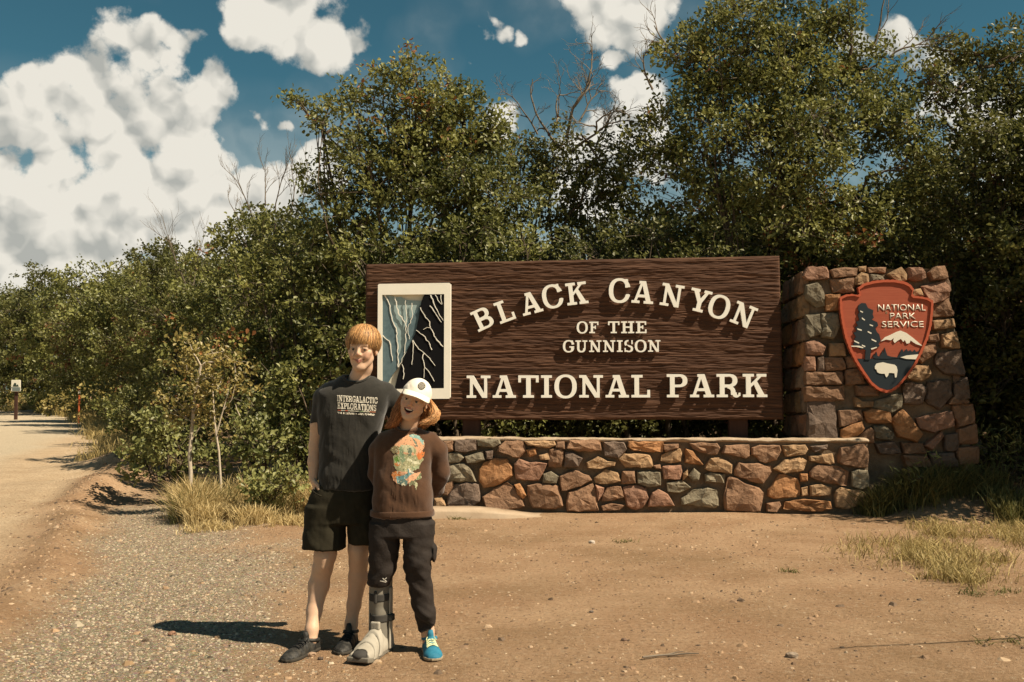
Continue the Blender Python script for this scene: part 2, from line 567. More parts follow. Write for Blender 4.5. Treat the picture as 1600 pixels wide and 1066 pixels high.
def rdp(pts, eps):
    pts = np.asarray(pts)
    n = len(pts)
    far = int(np.argmax(((pts - pts[0]) ** 2).sum(1)))
    def rec(a, b):
        if b <= a + 1: return []
        p, q = pts[a], pts[b % n]; d = q - p; L = math.hypot(*d) + 1e-12
        s = pts[a + 1:b]
        dist = np.abs((s[:, 0] - p[0]) * d[1] - (s[:, 1] - p[1]) * d[0]) / L
        k = int(np.argmax(dist))
        if dist[k] < eps: return []
        return rec(a, a + 1 + k) + [a + 1 + k] + rec(a + 1 + k, b)
    keep = [0] + rec(0, far) + [far] + rec(far, n)
    return [tuple(pts[i % n]) for i in keep]

def area2(c):
    c = np.asarray(c); x, y = c[:, 0], c[:, 1]
    return 0.5 * float(np.sum(x * np.roll(y, -1) - y * np.roll(x, -1)))

class Glyph2D:
    def __init__(s, w): s.w = w; s.ops = []
    def box(s, x0, y0, x1, y1, m='+'): s.ops.append((m, 'poly', [(x0, y0), (x1, y0), (x1, y1), (x0, y1)])); return s
    def quad(s, *p, m='+'): s.ops.append((m, 'poly', list(p))); return s
    def oval(s, cx, cy, rx, ry, m='+', clip=None, e=2.0): s.ops.append((m, 'oval', (cx, cy, rx, ry, clip, e))); return s
    def ring(s, cx, cy, rx, ry, tx, ty, clip=None, e=2.3): s.ops.append(('+', 'ring', (cx, cy, rx, ry, tx, ty, clip, e))); return s
    def field(s, X, Y):
        D = np.full(np.broadcast(X, Y).shape, 1.0)
        def poly(p):
            p = np.asarray(p); ar = area2(p)
            if ar < 0: p = p[::-1]
            d = None
            for i in range(len(p)):
                a, b = p[i], p[(i + 1) % len(p)]; e = b - a; L = math.hypot(*e)
                q = ((X - a[0]) * e[1] - (Y - a[1]) * e[0]) / L
                d = q if d is None else np.maximum(d, q)
            return d
        def ov(cx, cy, rx, ry, e): return ((np.abs((X - cx) / rx) ** e + np.abs((Y - cy) / ry) ** e) ** (1 / e) - 1) * min(rx, ry)
        def clipd(d, c):
            if c is not None:
                d = np.maximum(d, poly(c))
            return d
        for m, k, a in s.ops:
            if k == 'poly': d = poly(a)
            elif k == 'oval': d = clipd(ov(*a[:4], a[5]), a[4])
            else:
                cx, cy, rx, ry, tx, ty, c, e = a
                d = clipd(np.maximum(ov(cx, cy, rx, ry, e), -ov(cx, cy, rx - tx, ry - ty, e)), c)
            D = np.minimum(D, d) if m == '+' else np.maximum(D, -d)
        return D

def glyph(ch, s=0.19, t=0.12, sb=0.12):
    """slab-serif capital, cap height 1; s stem, t thin stroke, sb serif thickness"""
    h = 0.13     # serif overhang
    def stem(g, x, x2=None):
        g.box(x, 0, x + s, 1)
    if ch == 'I':
        g = Glyph2D(0.46); g.box(.135, 0, .135 + s, 1).box(0, 0, .46, sb).box(0, 1 - sb, .46, 1)
    elif ch == 'L':
        g = Glyph2D(0.78); g.box(.13, 0, .13 + s, 1).box(0, 1 - sb, .47, 1).box(0, 0, .78, sb).box(.66, 0, .78, .34)
    elif ch == 'T':
        g = Glyph2D(0.86); g.box(.43 - s / 2, 0, .43 + s / 2, 1).box(.2, 0, .66, sb).box(0, 1 - sb, .86, 1).box(0, .68, .115, 1).box(.745, .68, .86, 1)
    elif ch == 'E' or ch == 'F':
        g = Glyph2D(0.8); g.box(.13, 0, .13 + s, 1).box(0, 1 - sb, .78, 1).box(.665, .7, .78, 1).box(.25, .45, .5, .45 + t).box(.46, .36, .56, .66)
        if ch == 'E': g.box(0, 0, .8, sb).box(.685, 0, .8, .32)
        else: g.box(0, 0, .48, sb)
    elif ch == 'H':
        g = Glyph2D(0.98); g.box(.13, 0, .13 + s, 1).box(.66, 0, .66 + s, 1).box(.2, .45, .8, .45 + t)
        for x in (0, .53): g.box(x, 0, x + .45, sb).box(x, 1 - sb, x + .45, 1)
    elif ch == 'N':
        g = Glyph2D(1.0); g.box(.14, 0, .14 + t, 1).box(.74, 0, .74 + t, 1).quad((.05, 1), (.29, 1), (.86, 0), (.66, 0))
        g.box(0, 0, .4, sb).box(0, 1 - sb, .28, 1).box(.6, 1 - sb, 1.0, 1)
    elif ch == 'A':
        g = Glyph2D(0.98); g.quad((.40, 1), (.60, 1), (.90, 0), (.68, 0)).quad((.40, 1), (.52, 1), (.20, 0), (.08, 0))
        g.box(.25, .27, .72, .27 + t).box(0, 0, .37, sb).box(.55, 0, .98, sb).box(.3, 1 - sb, .6, 1)
    elif ch == 'K':
        g = Glyph2D(0.98); g.box(.13, 0, .13 + s, 1).box(0, 0, .45, sb).box(0, 1 - sb, .45, 1)
        g.quad((.30, .40), (.30, .54), (.72, 1), (.86, 1)).quad((.42, .60), (.56, .70), (.92, 0), (.68, 0)).box(.56, 0, .98, sb).box(.56, 1 - sb, .95, 1)
    elif ch == 'Y':
        g = Glyph2D(0.96); g.box(.48 - s / 2, 0, .48 + s / 2, .48).box(.25, 0, .71, sb)
        g.quad((.08, 1), (.30, 1), (.575, .42), (.385, .42)).quad((.72, 1), (.86, 1), (.575, .40), (.42, .46)).box(0, 1 - sb, .41, 1).box(.6, 1 - sb, .96, 1)
    elif ch == 'X':
        g = Glyph2D(0.94); g.quad((.08, 1), (.32, 1), (.86, 0), (.62, 0)).quad((.72, 1), (.85, 1), (.22, 0), (.09, 0))
        g.box(0, 0, .37, sb).box(.53, 0, .94, sb).box(0, 1 - sb, .41, 1).box(.58, 1 - sb, .93, 1)
    elif ch == 'O':
        g = Glyph2D(0.94); g.ring(.47, .5, .47, .53, s, .11)
    elif ch == 'C' or ch == 'G':
        g = Glyph2D(0.9)
        g.ring(.47, .5, .47, .53, s, .11)
        g.quad((.60, .34), (1.1, .34), (1.1, .66), (.60, .66), m='-')
        g.box(.70, .64, .82, 1.0)
        if ch == 'C': g.quad((.70, .22), (.86, .22), (.88, .36), (.76, .36))
        else: g.box(.66, .08, .66 + s * .9, .46).box(.52, .38, .92, .38 + sb)
    elif ch in 'PRB':
        w = {'P': .84, 'R': .96, 'B': .88}[ch]
        g = Glyph2D(w); g.box(.13, 0, .13 + s, 1).box(0, 1 - sb, .45, 1)
        top = .44 if ch != 'B' else .48
        cy = (1 + top) / 2; ry = (1 - top) / 2
        g.ring(.50, cy, .34, ry, s, .11, clip=[(.5, 0), (1.2, 0), (1.2, 1.2), (.5, 1.2)])
        g.box(.2, 1 - .11, .5, 1).box(.2, top, .5, top + .11)
        if ch == 'P': g.box(0, 0, .48, sb)
        if ch == 'R':
            g.box(0, 0, .45, sb)
            g.ring(.44, .22, .32, .28, s * .95, .12, clip=[(.44, .16), (1, .16), (1, .6), (.44, .6)]).box(.2, .42, .46, .52)
            g.box(.76 - s * .95, .1, .76, .24).oval(.79, .10, .14, .11).oval(.85, .17, .045, .08, m='-').box(.9, .06, .96, .2)
        if ch == 'B':
            g.box(0, 0, .45, sb)
            g.ring(.52, .27, .36, .27, s, .11, clip=[(.52, -.2), (1.2, -.2), (1.2, 1), (.52, 1)]).box(.2, 0, .52, .11).box(.2, .43, .52, .54)
    elif ch == 'S':
        g = Glyph2D(0.74)
        g.ring(.36, .735, .34, .285, s * .95, .11, clip=[(-1, .40), (.36, .40), (.36, .66), (.8, .9), (.8, 2), (-1, 2)])
        g.ring(.38, .265, .34, .285, s * .95, .11, clip=[(.38, -1), (2, -1), (2, .60), (.38, .60)])
        g.ring(.38, .265, .34, .285, s * .95, .11, clip=[(-1, -1), (.40, -1), (.40, .3), (0, .14), (-1, .14)])
        g.quad((.22, .62), (.36, .45), (.54, .37), (.42, .57)).box(.585, .66, .69, 1.0).box(.03, 0, .135, .34)
    elif ch == 'U':
        g = Glyph2D(0.98); g.box(.13, .3, .13 + s, 1).box(.70, .3, .70 + t, 1).box(0, 1 - sb, .45, 1).box(.56, 1 - sb, .96, 1)
        g.ring(.475, .34, .345, .37, s, .12, clip=[(-1, -1), (2, -1), (2, .34), (-1, .34)])
    else:
        g = Glyph2D(0.4)
    return g

_GC = {}
def glyph_contours(ch, **kw):
    key = (ch, tuple(sorted(kw.items())))
    if key in _GC: return _GC[key]
    g = glyph(ch, **kw); h = 1 / 72.0
    xs = np.arange(-0.1, g.w + 0.12, h); ys = np.arange(-0.12, 1.14, h)
    Fd = g.field(xs[:, None], ys[None, :])
    Fd = np.where(np.abs(Fd) < 1e-6, 1e-6, Fd)
    cs = [rdp(c, 0.006) for c in march(Fd, xs[0], ys[0], h)]
    outer = [c for c in cs if area2(c) > 0]; holes = [c for c in cs if area2(c) < 0]
    def inside(p, c):
        r = False; n = len(c)
        for i in range(n):
            (x1, y1), (x2, y2) = c[i], c[i - 1]
            if (y1 > p[1]) != (y2 > p[1]) and p[0] < (x2 - x1) * (p[1] - y1) / (y2 - y1) + x1: r = not r
        return r
    polys = [[o] + [hh for hh in holes if inside(hh[0], o)] for o in outer]
    _GC[key] = (g.w, polys)
    return _GC[key]

# ------------------------------------------------------------------ ground
BP0 = np.array([-3.14, 6.1]); BD = np.array([-0.312, 0.950]); BD = BD / np.linalg.norm(BD); BN = np.array([BD[1], -BD[0]])
def berm_coords(x, y):
    x = np.asarray(x, float); y = np.asarray(y, float)
    t = (x - BP0[0]) * BD[0] + (y - BP0[1]) * BD[1]
    s = (x - BP0[0]) * BN[0] + (y - BP0[1]) * BN[1]
    s = s - 0.12 * np.sin(t * 0.7 + 0.4) - 0.05 * np.sin(t * 1.9)
    return s, t
VERGE = [(17.0, -6.6), (21.0, -8.05), (27.2, -10.7), (38.6, -15.8), (55, -23.6), (70, -33), (74, -42), (77, -55), (80, -90)]
def verge_x(y): return np.interp(y, [v[0] for v in VERGE], [v[1] for v in VERGE])
def ground_z(x, y):
    x = np.asarray(x, float); y = np.asarray(y, float)
    s, t = berm_coords(x, y)
    far = smooth(3, 11, t)
    z = 0.003 * fbm(x * 1.1, y * 1.1, 0.3, 3, 3) + 0.008 * fbm(x * 5, y * 5, 0.7, 9, 4, .65)
    hb = (0.13 + 0.15 * far) * (0.75 + 0.5 * vnoise(t * 0.55, 0.0, 0.0, 5)) * smooth(60, 40, t)
    z = z + hb * np.exp(-(s / (0.17 + 0.25 * far)) ** 2)
    # wash-outs and tyre-thrown windrows beside the berm
    z = z + far * 0.10 * np.sin(t * 1.7 + 0.8 * np.sin(s * 2.2)) * np.exp(-((s - 0.2) / 1.3) ** 2)
    z = z + 0.035 * np.exp(-((s + 0.75) / 0.16) ** 2) * (0.4 + 0.6 * vnoise(t * 0.8, 1.0, 0, 8)) * smooth(-4, 2, t)
    z = z - (0.03 * np.exp(-((s + 1.5) / .13) ** 2) + 0.025 * np.exp(-((s + 2.3) / .15) ** 2)) * (.6 + .5 * vnoise(t * .5, 2.0, 0, 6)) * smooth(50, 30, t)
    z = z - 0.03 * np.exp(-((s - 0.75) / 0.5) ** 2) * smooth(-5, 1, t)
    z = z + .45 * smooth(.2, 2.6, x - verge_x(y)) * smooth(17, 24, y) * smooth(140, 100, y)
    # bank beside the pillar, and soil rising under the oaks
    z = z + 0.30 * smooth(9.9, 11.2, y) * smooth(3.85, 4.5, x)
    z = z + 0.10 * smooth(12.0, 14.5, y) * smooth(-4.0, -2.0, x)
    z = z + 0.05 * np.exp(-((y - 10.75) / 0.28) ** 2) * smooth(-0.2, 0.8, x) * smooth(4.2, 3.6, x) * (0.6 + 0.5 * vnoise(x * 1.3, 0, 0, 4))
    return z

def axis(segs):
    out = []
    for a, b, st in segs: out += list(np.arange(a, b, st))
    out.append(segs[-1][1])
    return np.array(out)
def build_ground():
    xs = axis([(-400, -100, 30), (-100, -30, 5), (-30, -12, .5), (-12, -7, .14), (-7, 6.2, .05), (6.2, 12, .3), (12, 40, 2), (40, 400, 30)])
    ys = axis([(-60, -6, 5), (-6, 2.5, .5), (2.5, 4.0, .08), (4.0, 9, .04), (9, 14, .06), (14, 26, .14), (26, 60, 1), (60, 120, 5), (120, 600, 40)])
    X, Y = np.meshgrid(xs, ys, indexing='ij')
    Z = ground_z(X, Y)
    nx, ny = X.shape
    i = np.arange(nx - 1)[:, None]; j = np.arange(ny - 1)[None, :]
    q = np.stack([i * ny + j, (i + 1) * ny + j, (i + 1) * ny + j + 1, i * ny + j + 1], -1).reshape(-1, 4)
    me = np_mesh('ground', np.stack([X, Y, Z], -1), q, True)
    s, t = berm_coords(X, Y)
    n = fbm(X * 0.9, Y * 0.9, 0, 21, 4)
    n2 = fbm(X * 2.6, Y * 2.6, 0, 33, 4)
    grav = smooth(0.15, 0.6, s + 0.35 * n) * smooth(2.0, 1.15, s + 0.5 * n2) * smooth(9, 4.5, t + n)
    road = smooth(-0.1, -0.7, s + 0.2 * n)
    smoothroad = smooth(-1.9, -2.7, s + 0.25 * n)
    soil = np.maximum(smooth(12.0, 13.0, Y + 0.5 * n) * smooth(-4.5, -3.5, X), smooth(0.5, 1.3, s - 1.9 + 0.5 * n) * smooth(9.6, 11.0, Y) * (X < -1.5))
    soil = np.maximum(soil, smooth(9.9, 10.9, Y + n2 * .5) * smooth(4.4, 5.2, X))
    C = np.stack([grav, road * (1 - 0.0), soil, smoothroad], -1).reshape(-1, 4).astype(np.float32)
    a = me.color_attributes.new('zones', 'FLOAT_COLOR', 'POINT'); a.data.foreach_set('color', C.ravel())
    m = bpy.data.materials.new('ground_dirt'); m.use_nodes = True
    nt = m.node_tree; N, L = nt.nodes, nt.links
    b = N['Principled BSDF']; b.inputs['Roughness'].default_value = 0.95; b.inputs['Specular IOR Level'].default_value = 0.1
    tc = N.new('ShaderNodeTexCoord')
    def noise(sc, d=6, r=0.6):
        n = N.new('ShaderNodeTexNoise'); n.inputs['Scale'].default_value = sc; n.inputs['Detail'].default_value = d; n.inputs['Roughness'].default_value = r
        L.new(tc.outputs['Object'], n.inputs['Vector']); return n
    def mr(v, a, c, ta=0.0, tb=1.0):
        n = N.new('ShaderNodeMapRange'); L.new(v, n.inputs['Value']); n.inputs[1].default_value = a; n.inputs[2].default_value = c
        n.inputs[3].default_value = ta; n.inputs[4].default_value = tb; return n.outputs[0]
    def mixc(f, a, c, mode='MIX'):
        n = N.new('ShaderNodeMix'); n.data_type = 'RGBA'; n.blend_type = mode
        for i, v in ((0, f), (6, a), (7, c)):
            if isinstance(v, (int, float)): n.inputs[i].default_value = v
            elif isinstance(v, tuple): n.inputs[i].default_value = v + (1,)
            else: L.new(v, n.inputs[i])
        return n.outputs[2]
    at = N.new('ShaderNodeAttribute'); at.attribute_name = 'zones'
    sp = N.new('ShaderNodeSeparateColor'); L.new(at.outputs['Color'], sp.inputs[0])
    c = mixc(mr(noise(1.3, 8, .62).outputs[0], .38, .64), (.350, .215, .122), (.452, .302, .182))
    c = mixc(mr(noise(0.7, 7, .65).outputs[0], .46, .64, 0, .75), c, (.25, .158, .083))
    vor = N.new('ShaderNodeTexVoronoi'); vor.inputs['Scale'].default_value = 75; L.new(tc.outputs['Object'], vor.inputs['Vector'])
    gcol = mixc(mr(noise(60, 2, .5).outputs[0], .35, .65), (.27, .21, .14), (.47, .39, .28))
    gcol = mixc(0.5, gcol, mixc(1.0, gcol, mixc(0.75, (1, 1, 1), vor.outputs['Color']), 'MULTIPLY'))
    c = mixc(sp.outputs[1], c, mixc(mr(noise(2.0, 6).outputs[0], .35, .65), (.44, .325, .205), (.52, .40, .265)))
    c = mixc(at.outputs['Alpha'], c, (.48, .405, .29))
    c = mixc(sp.outputs[0], c, gcol)
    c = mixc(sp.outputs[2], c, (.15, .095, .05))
    # crumbs: dark and pale specks of grit in the dirt
    c = mixc(mr(noise(34, 6, .75).outputs[0], .49, .64, 0, .80), c, (.195, .12, .066))
    c = mixc(mr(noise(21, 6, .75).outputs[0], .53, .68, 0, .60), c, (.50, .385, .26))
    gr = noise(150, 3, .7).outputs[0]
    c = mixc(mr(gr, .56, .68, 0, .65), c, (.13, .08, .045))
    c = mixc(mr(noise(115, 2, .6).outputs[0], .63, .75, 0, .5), c, (.50, .41, .31))
    L.new(c, b.inputs['Base Color'])
    h = N.new('ShaderNodeMath'); h.operation = 'ADD'
    hl = N.new('ShaderNodeMath'); hl.operation = 'MULTIPLY'; L.new(noise(7, 10, .75).outputs[0], hl.inputs[0]); hl.inputs[1].default_value = .35; L.new(hl.outputs[0], h.inputs[0]); 
    h2 = N.new('ShaderNodeMath'); h2.operation = 'MULTIPLY_ADD'; L.new(noise(38, 7, .8).outputs[0], h2.inputs[0]); h2.inputs[1].default_value = .75; h2.inputs[2].default_value = 0
    L.new(h2.outputs[0], h.inputs[1])
    bp = N.new('ShaderNodeBump'); bp.inputs['Strength'].default_value = 1.0; bp.inputs['Distance'].default_value = .035
    L.new(h.outputs[0], bp.inputs['Height']); L.new(bp.outputs[0], b.inputs['Normal'])
    add_obj('ground', me, m, kind='structure')
build_ground()

# ---- loose stones strewn over the ground: low-poly chips
def scatter_chips(name, P, size, colors, mseed):
    rng = np.random.default_rng(mseed)
    n = len(P)
    base = np.array([[.9, .1, 0], [.35, .85, 0], [-.6, .7, 0], [-.9, -.1, 0], [-.35, -.8, 0], [.55, -.7, 0], [.45, .25, .7], [-.35, .4, .75], [-.4, -.35, .65], [.3, -.4, .72]])
    tri = np.array([[6, 7, 8], [6, 8, 9], [0, 1, 6], [1, 7, 6], [1, 2, 7], [2, 3, 7], [3, 8, 7], [3, 4, 8], [4, 5, 9], [4, 9, 8], [5, 0, 9], [0, 6, 9]])
    V = base[None] * (1 + 0.16 * rng.standard_normal((n, 10, 3)))
    a = rng.uniform(0, 2 * np.pi, n); ca, sa = np.cos(a), np.sin(a)
    x = V[..., 0] * ca[:, None] - V[..., 1] * sa[:, None]; y = V[..., 0] * sa[:, None] + V[..., 1] * ca[:, None]
    V = np.stack([x * rng.uniform(.7, 1.3, n)[:, None], y, V[..., 2] * rng.uniform(.4, .95, n)[:, None] - .12], -1) * size[:, None, None] + P[:, None, :]
    T = (tri[None] + (np.arange(n) * 10)[:, None, None]).reshape(-1, 3)
    me = np_mesh(name, V, T, False)
    c = colors[rng.integers(0, len(colors), n)] * rng.uniform(.75, 1.2, n)[:, None]
    vcol(me, 'tint', np.repeat(c, 10, 0))
    return me
M_CHIP = mat('stone_chip', (1, 1, 1), rough=.9, spec=.2, attr='tint')
def build_gravel():
    rng = np.random.default_rng(3)
    n = 110000
    x = rng.uniform(-5.5, 0.5, n); y = 3.6 + 8.5 * rng.uniform(0, 1, n) ** 1.5
    s, t = berm_coords(x, y)
    nz = fbm(x * 0.9, y * 0.9, 0, 21, 4); nz2 = fbm(x * 2.6, y * 2.6, 0, 33, 4)
    g = smooth(0.1, 0.65, s + 0.35 * nz) * smooth(2.1, 1.1, s + 0.5 * nz2) * smooth(9, 4.5, t + nz)
    k = rng.uniform(0, 1, n) < g * 0.95
    x, y = x[k], y[k]
    P = np.stack([x, y, ground_z(x, y)], -1)
    size = rng.gamma(2.4, .0019, len(P)) + .0022
    cols = np.array([[.34, .28, .195], [.26, .215, .15], [.38, .32, .235], [.11, .09, .065], [.34, .255, .17], [.40, .335, .24], [.20, .165, .12], [.15, .125, .09]])
    add_obj('roadside_gravel', scatter_chips('roadside_gravel', P, size, cols, 4), M_CHIP, kind='stuff', label='grey tan gravel strewn along the road shoulder')
    n = 56000
    x = rng.uniform(-9, 5.6, n); y = 3.7 + 9 * rng.uniform(0, 1, n) ** 1.4
    cl = fbm(x * 1.4, y * 1.4, 0, 51, 4)
    k = (rng.uniform(-.6, .6, n) < cl) & ~((y > 10.5) & (x > -1.4))
    x, y = x[k], y[k]
    P = np.stack([x, y, ground_z(x, y)], -1)
    size = rng.gamma(1.6, .0024, len(P)) + .0025
    cols = np.array([[.30, .20, .11], [.17, .11, .07], [.36, .26, .165], [.10, .068, .045], [.40, .31, .21], [.22, .14, .085], [.14, .095, .06]])
    add_obj('loose_grit', scatter_chips('loose_grit', P, size, cols, 8), M_CHIP, kind='stuff', label='small loose stones scattered over the bare dirt')
def build_clods():
    rng = np.random.default_rng(29)
    n = 2600; t = rng.uniform(-3, 26, n); s = rng.normal(0, .22, n)
    x = BP0[0] + BD[0] * t + BN[0] * s; y = BP0[1] + BD[1] * t + BN[1] * s; x = x + BN[0] * (0.12 * np.sin(t * 0.7 + 0.4) + 0.05 * np.sin(t * 1.9))
    n2 = 1500; x = np.concatenate([x, rng.uniform(-4, 5.2, n2)]); y = np.concatenate([y, 3.8 + 7 * rng.uniform(0, 1, n2) ** 1.3])
    k = ~((y > 10.5) & (x > -1.5)); x, y = x[k], y[k]
    size = rng.gamma(2.2, .0042, len(x)) + .004
    cols = np.array([[.30, .20, .12], [.20, .13, .08], [.26, .17, .10], [.13, .09, .06], [.36, .26, .17]])
    add_obj('dirt_clods', scatter_chips('dirt_clods', np.stack([x, y, ground_z(x, y)], -1), size, cols, 5), M_CHIP, kind='stuff', label='brown clods along the loose windrow and over the dirt')
build_gravel()
build_clods()

# ------------------------------------------------------------------ stone wall
ROT = math.radians(3.0)
WALL = Plane(1000, 800, 10.95, ROT)
SIGN = Plane(900, 530, 11.42, ROT)
PILL = Plane(1360, 560, 11.12, ROT, batter=math.radians(2.0))
M_STONE = mat('field_stone', (.72, .72, .72), (1.15, 1.1, 1.05), scale=7, detail=9, nrough=.7, rough=.9, spec=.25, bump=.9, bscale=16, bdist=.03, objcol=True,
              c3=(.5, .47, .44), c3scale=14, c3lo=.52, c3hi=.7)
M_MORTAR = mat('mortar', (.13, .095, .062), (.25, .185, .125), scale=6, rough=.95, spec=.1, bump=.8, bscale=60, bdist=.02)
M_COPING = mat('coping_mortar', (.30, .22, .145), (.48, .38, .275), scale=9, rough=.95, spec=.1, bump=.7, bscale=50, bdist=.012)
STONE_COLS = [(.25, .155, .095), (.21, .135, .09), (.29, .19, .115), (.19, .135, .10), (.24, .175, .125), (.17, .13, .095), (.23, .13, .085), (.20, .165, .125), (.27, .18, .10)]
ORANGE = (.34, .175, .08); GREYG = (.195, .17, .12); PINK = (.29, .165, .11); TAN = (.33, .215, .12); DARK = (.15, .11, .085); BROWN = (.235, .14, .085)

def stone_mesh(poly, to3, seed, bulge=0.045, depth=0.10, shrink=-0.002):
    """poly: 2D outline on the face; a rough, faceted, bulging stone with its back set in the mortar"""
    rng = random.Random(seed)
    p = [Vector((a, b)) for a, b in poly]
    if area2(poly) < 0: p.reverse()
    c = sum(p, Vector((0, 0))) / len(p)
    size = math.sqrt(abs(area2(poly)))
    pts = []
    for i in range(len(p)):
        a, b = p[i], p[(i + 1) % len(p)]
        k = max(1, int((b - a).length / max(.055, size * .22)))
        for j in range(k):
            q = a.lerp(b, j / k)
            if j: q = q + Vector((rng.uniform(-1, 1), rng.uniform(-1, 1))) * min(.012, size * .04)
            else: q = q + (c - q) * 0.03
            pts.append(q)
    pts = [q + (c - q).normalized() * shrink for q in pts]
    n = len(pts)
    tx, ty = rng.uniform(-.10, .10), rng.uniform(-.14, .06)
    def hgt(q, base):
        d = q - c
        s1 = seed * 1.37
        return base + d.x * tx + d.y * ty + .9 * size * .11 * float(vnoise(q.x / size * 2.6 + s1, q.y / size * 2.6, s1, 3)) + .012 * float(vnoise(q.x * 22, q.y * 22, s1, 5))
    V = []
    for q in pts: V.append(to3(q.x, q.y, -depth))
    for q in pts: V.append(to3(q.x, q.y, bulge * .35 + rng.uniform(-.006, .008)))
    for f, b in ((.09, .86), (.46, 1.05)):
        for q in pts:
            w = q + (c - q) * (f + rng.uniform(-.04, .05))
            V.append(to3(w.x, w.y, hgt(w, bulge * b)))
    V.append(to3(c.x, c.y, hgt(c, bulge * 1.08)))
    Fs = []
    for r in range(3):
        for i in range(n):
            j = (i + 1) % n
            Fs.append((r * n + i, r * n + j, (r + 1) * n + j, (r + 1) * n + i))
    for i in range(n): Fs.append((3 * n + i, 3 * n + (i + 1) % n, 4 * n))
    me = poly_mesh('stone', V, Fs)
    return recalc(me)

def place_stones(items, frame, parent, z6, seed0, bulge, grow=1.03, gain=1.2):
    """items: (polygon in photo pixels, colour or None)"""
    for i, (poly, col) in enumerate(items):
        mx_ = sum(p[0] for p in poly) / len(poly); my_ = sum(p[1] for p in poly) / len(poly)
        uv = [frame.uv(mx_ + (x - mx_) * grow, my_ + (y - my_) * grow) for x, y in poly]
        rng = random.Random(seed0 + i)
        me = stone_mesh(uv, frame.pt, seed0 + i, bulge * rng.uniform(.8, 1.25))
        o = add_obj('stone', me, M_STONE, parent)
        c = col or rng.choice(STONE_COLS)
        j = rng.uniform(.88, 1.12)
        j *= gain; o.color = (c[0] * j, c[1] * j, c[2] * j, 1)
STONE_GAIN = 1.2

def z6(*pts): return [(640 + x / 4.2105, 660 + y / 4.2118) for x, y in pts]
def z7(*pts): return [(1000 + x / 4.0, 660 + y / 4.0) for x, y in pts]
def z5(*pts): return [(1200 + x / 3.3324, 390 + y / 3.3313) for x, y in pts]

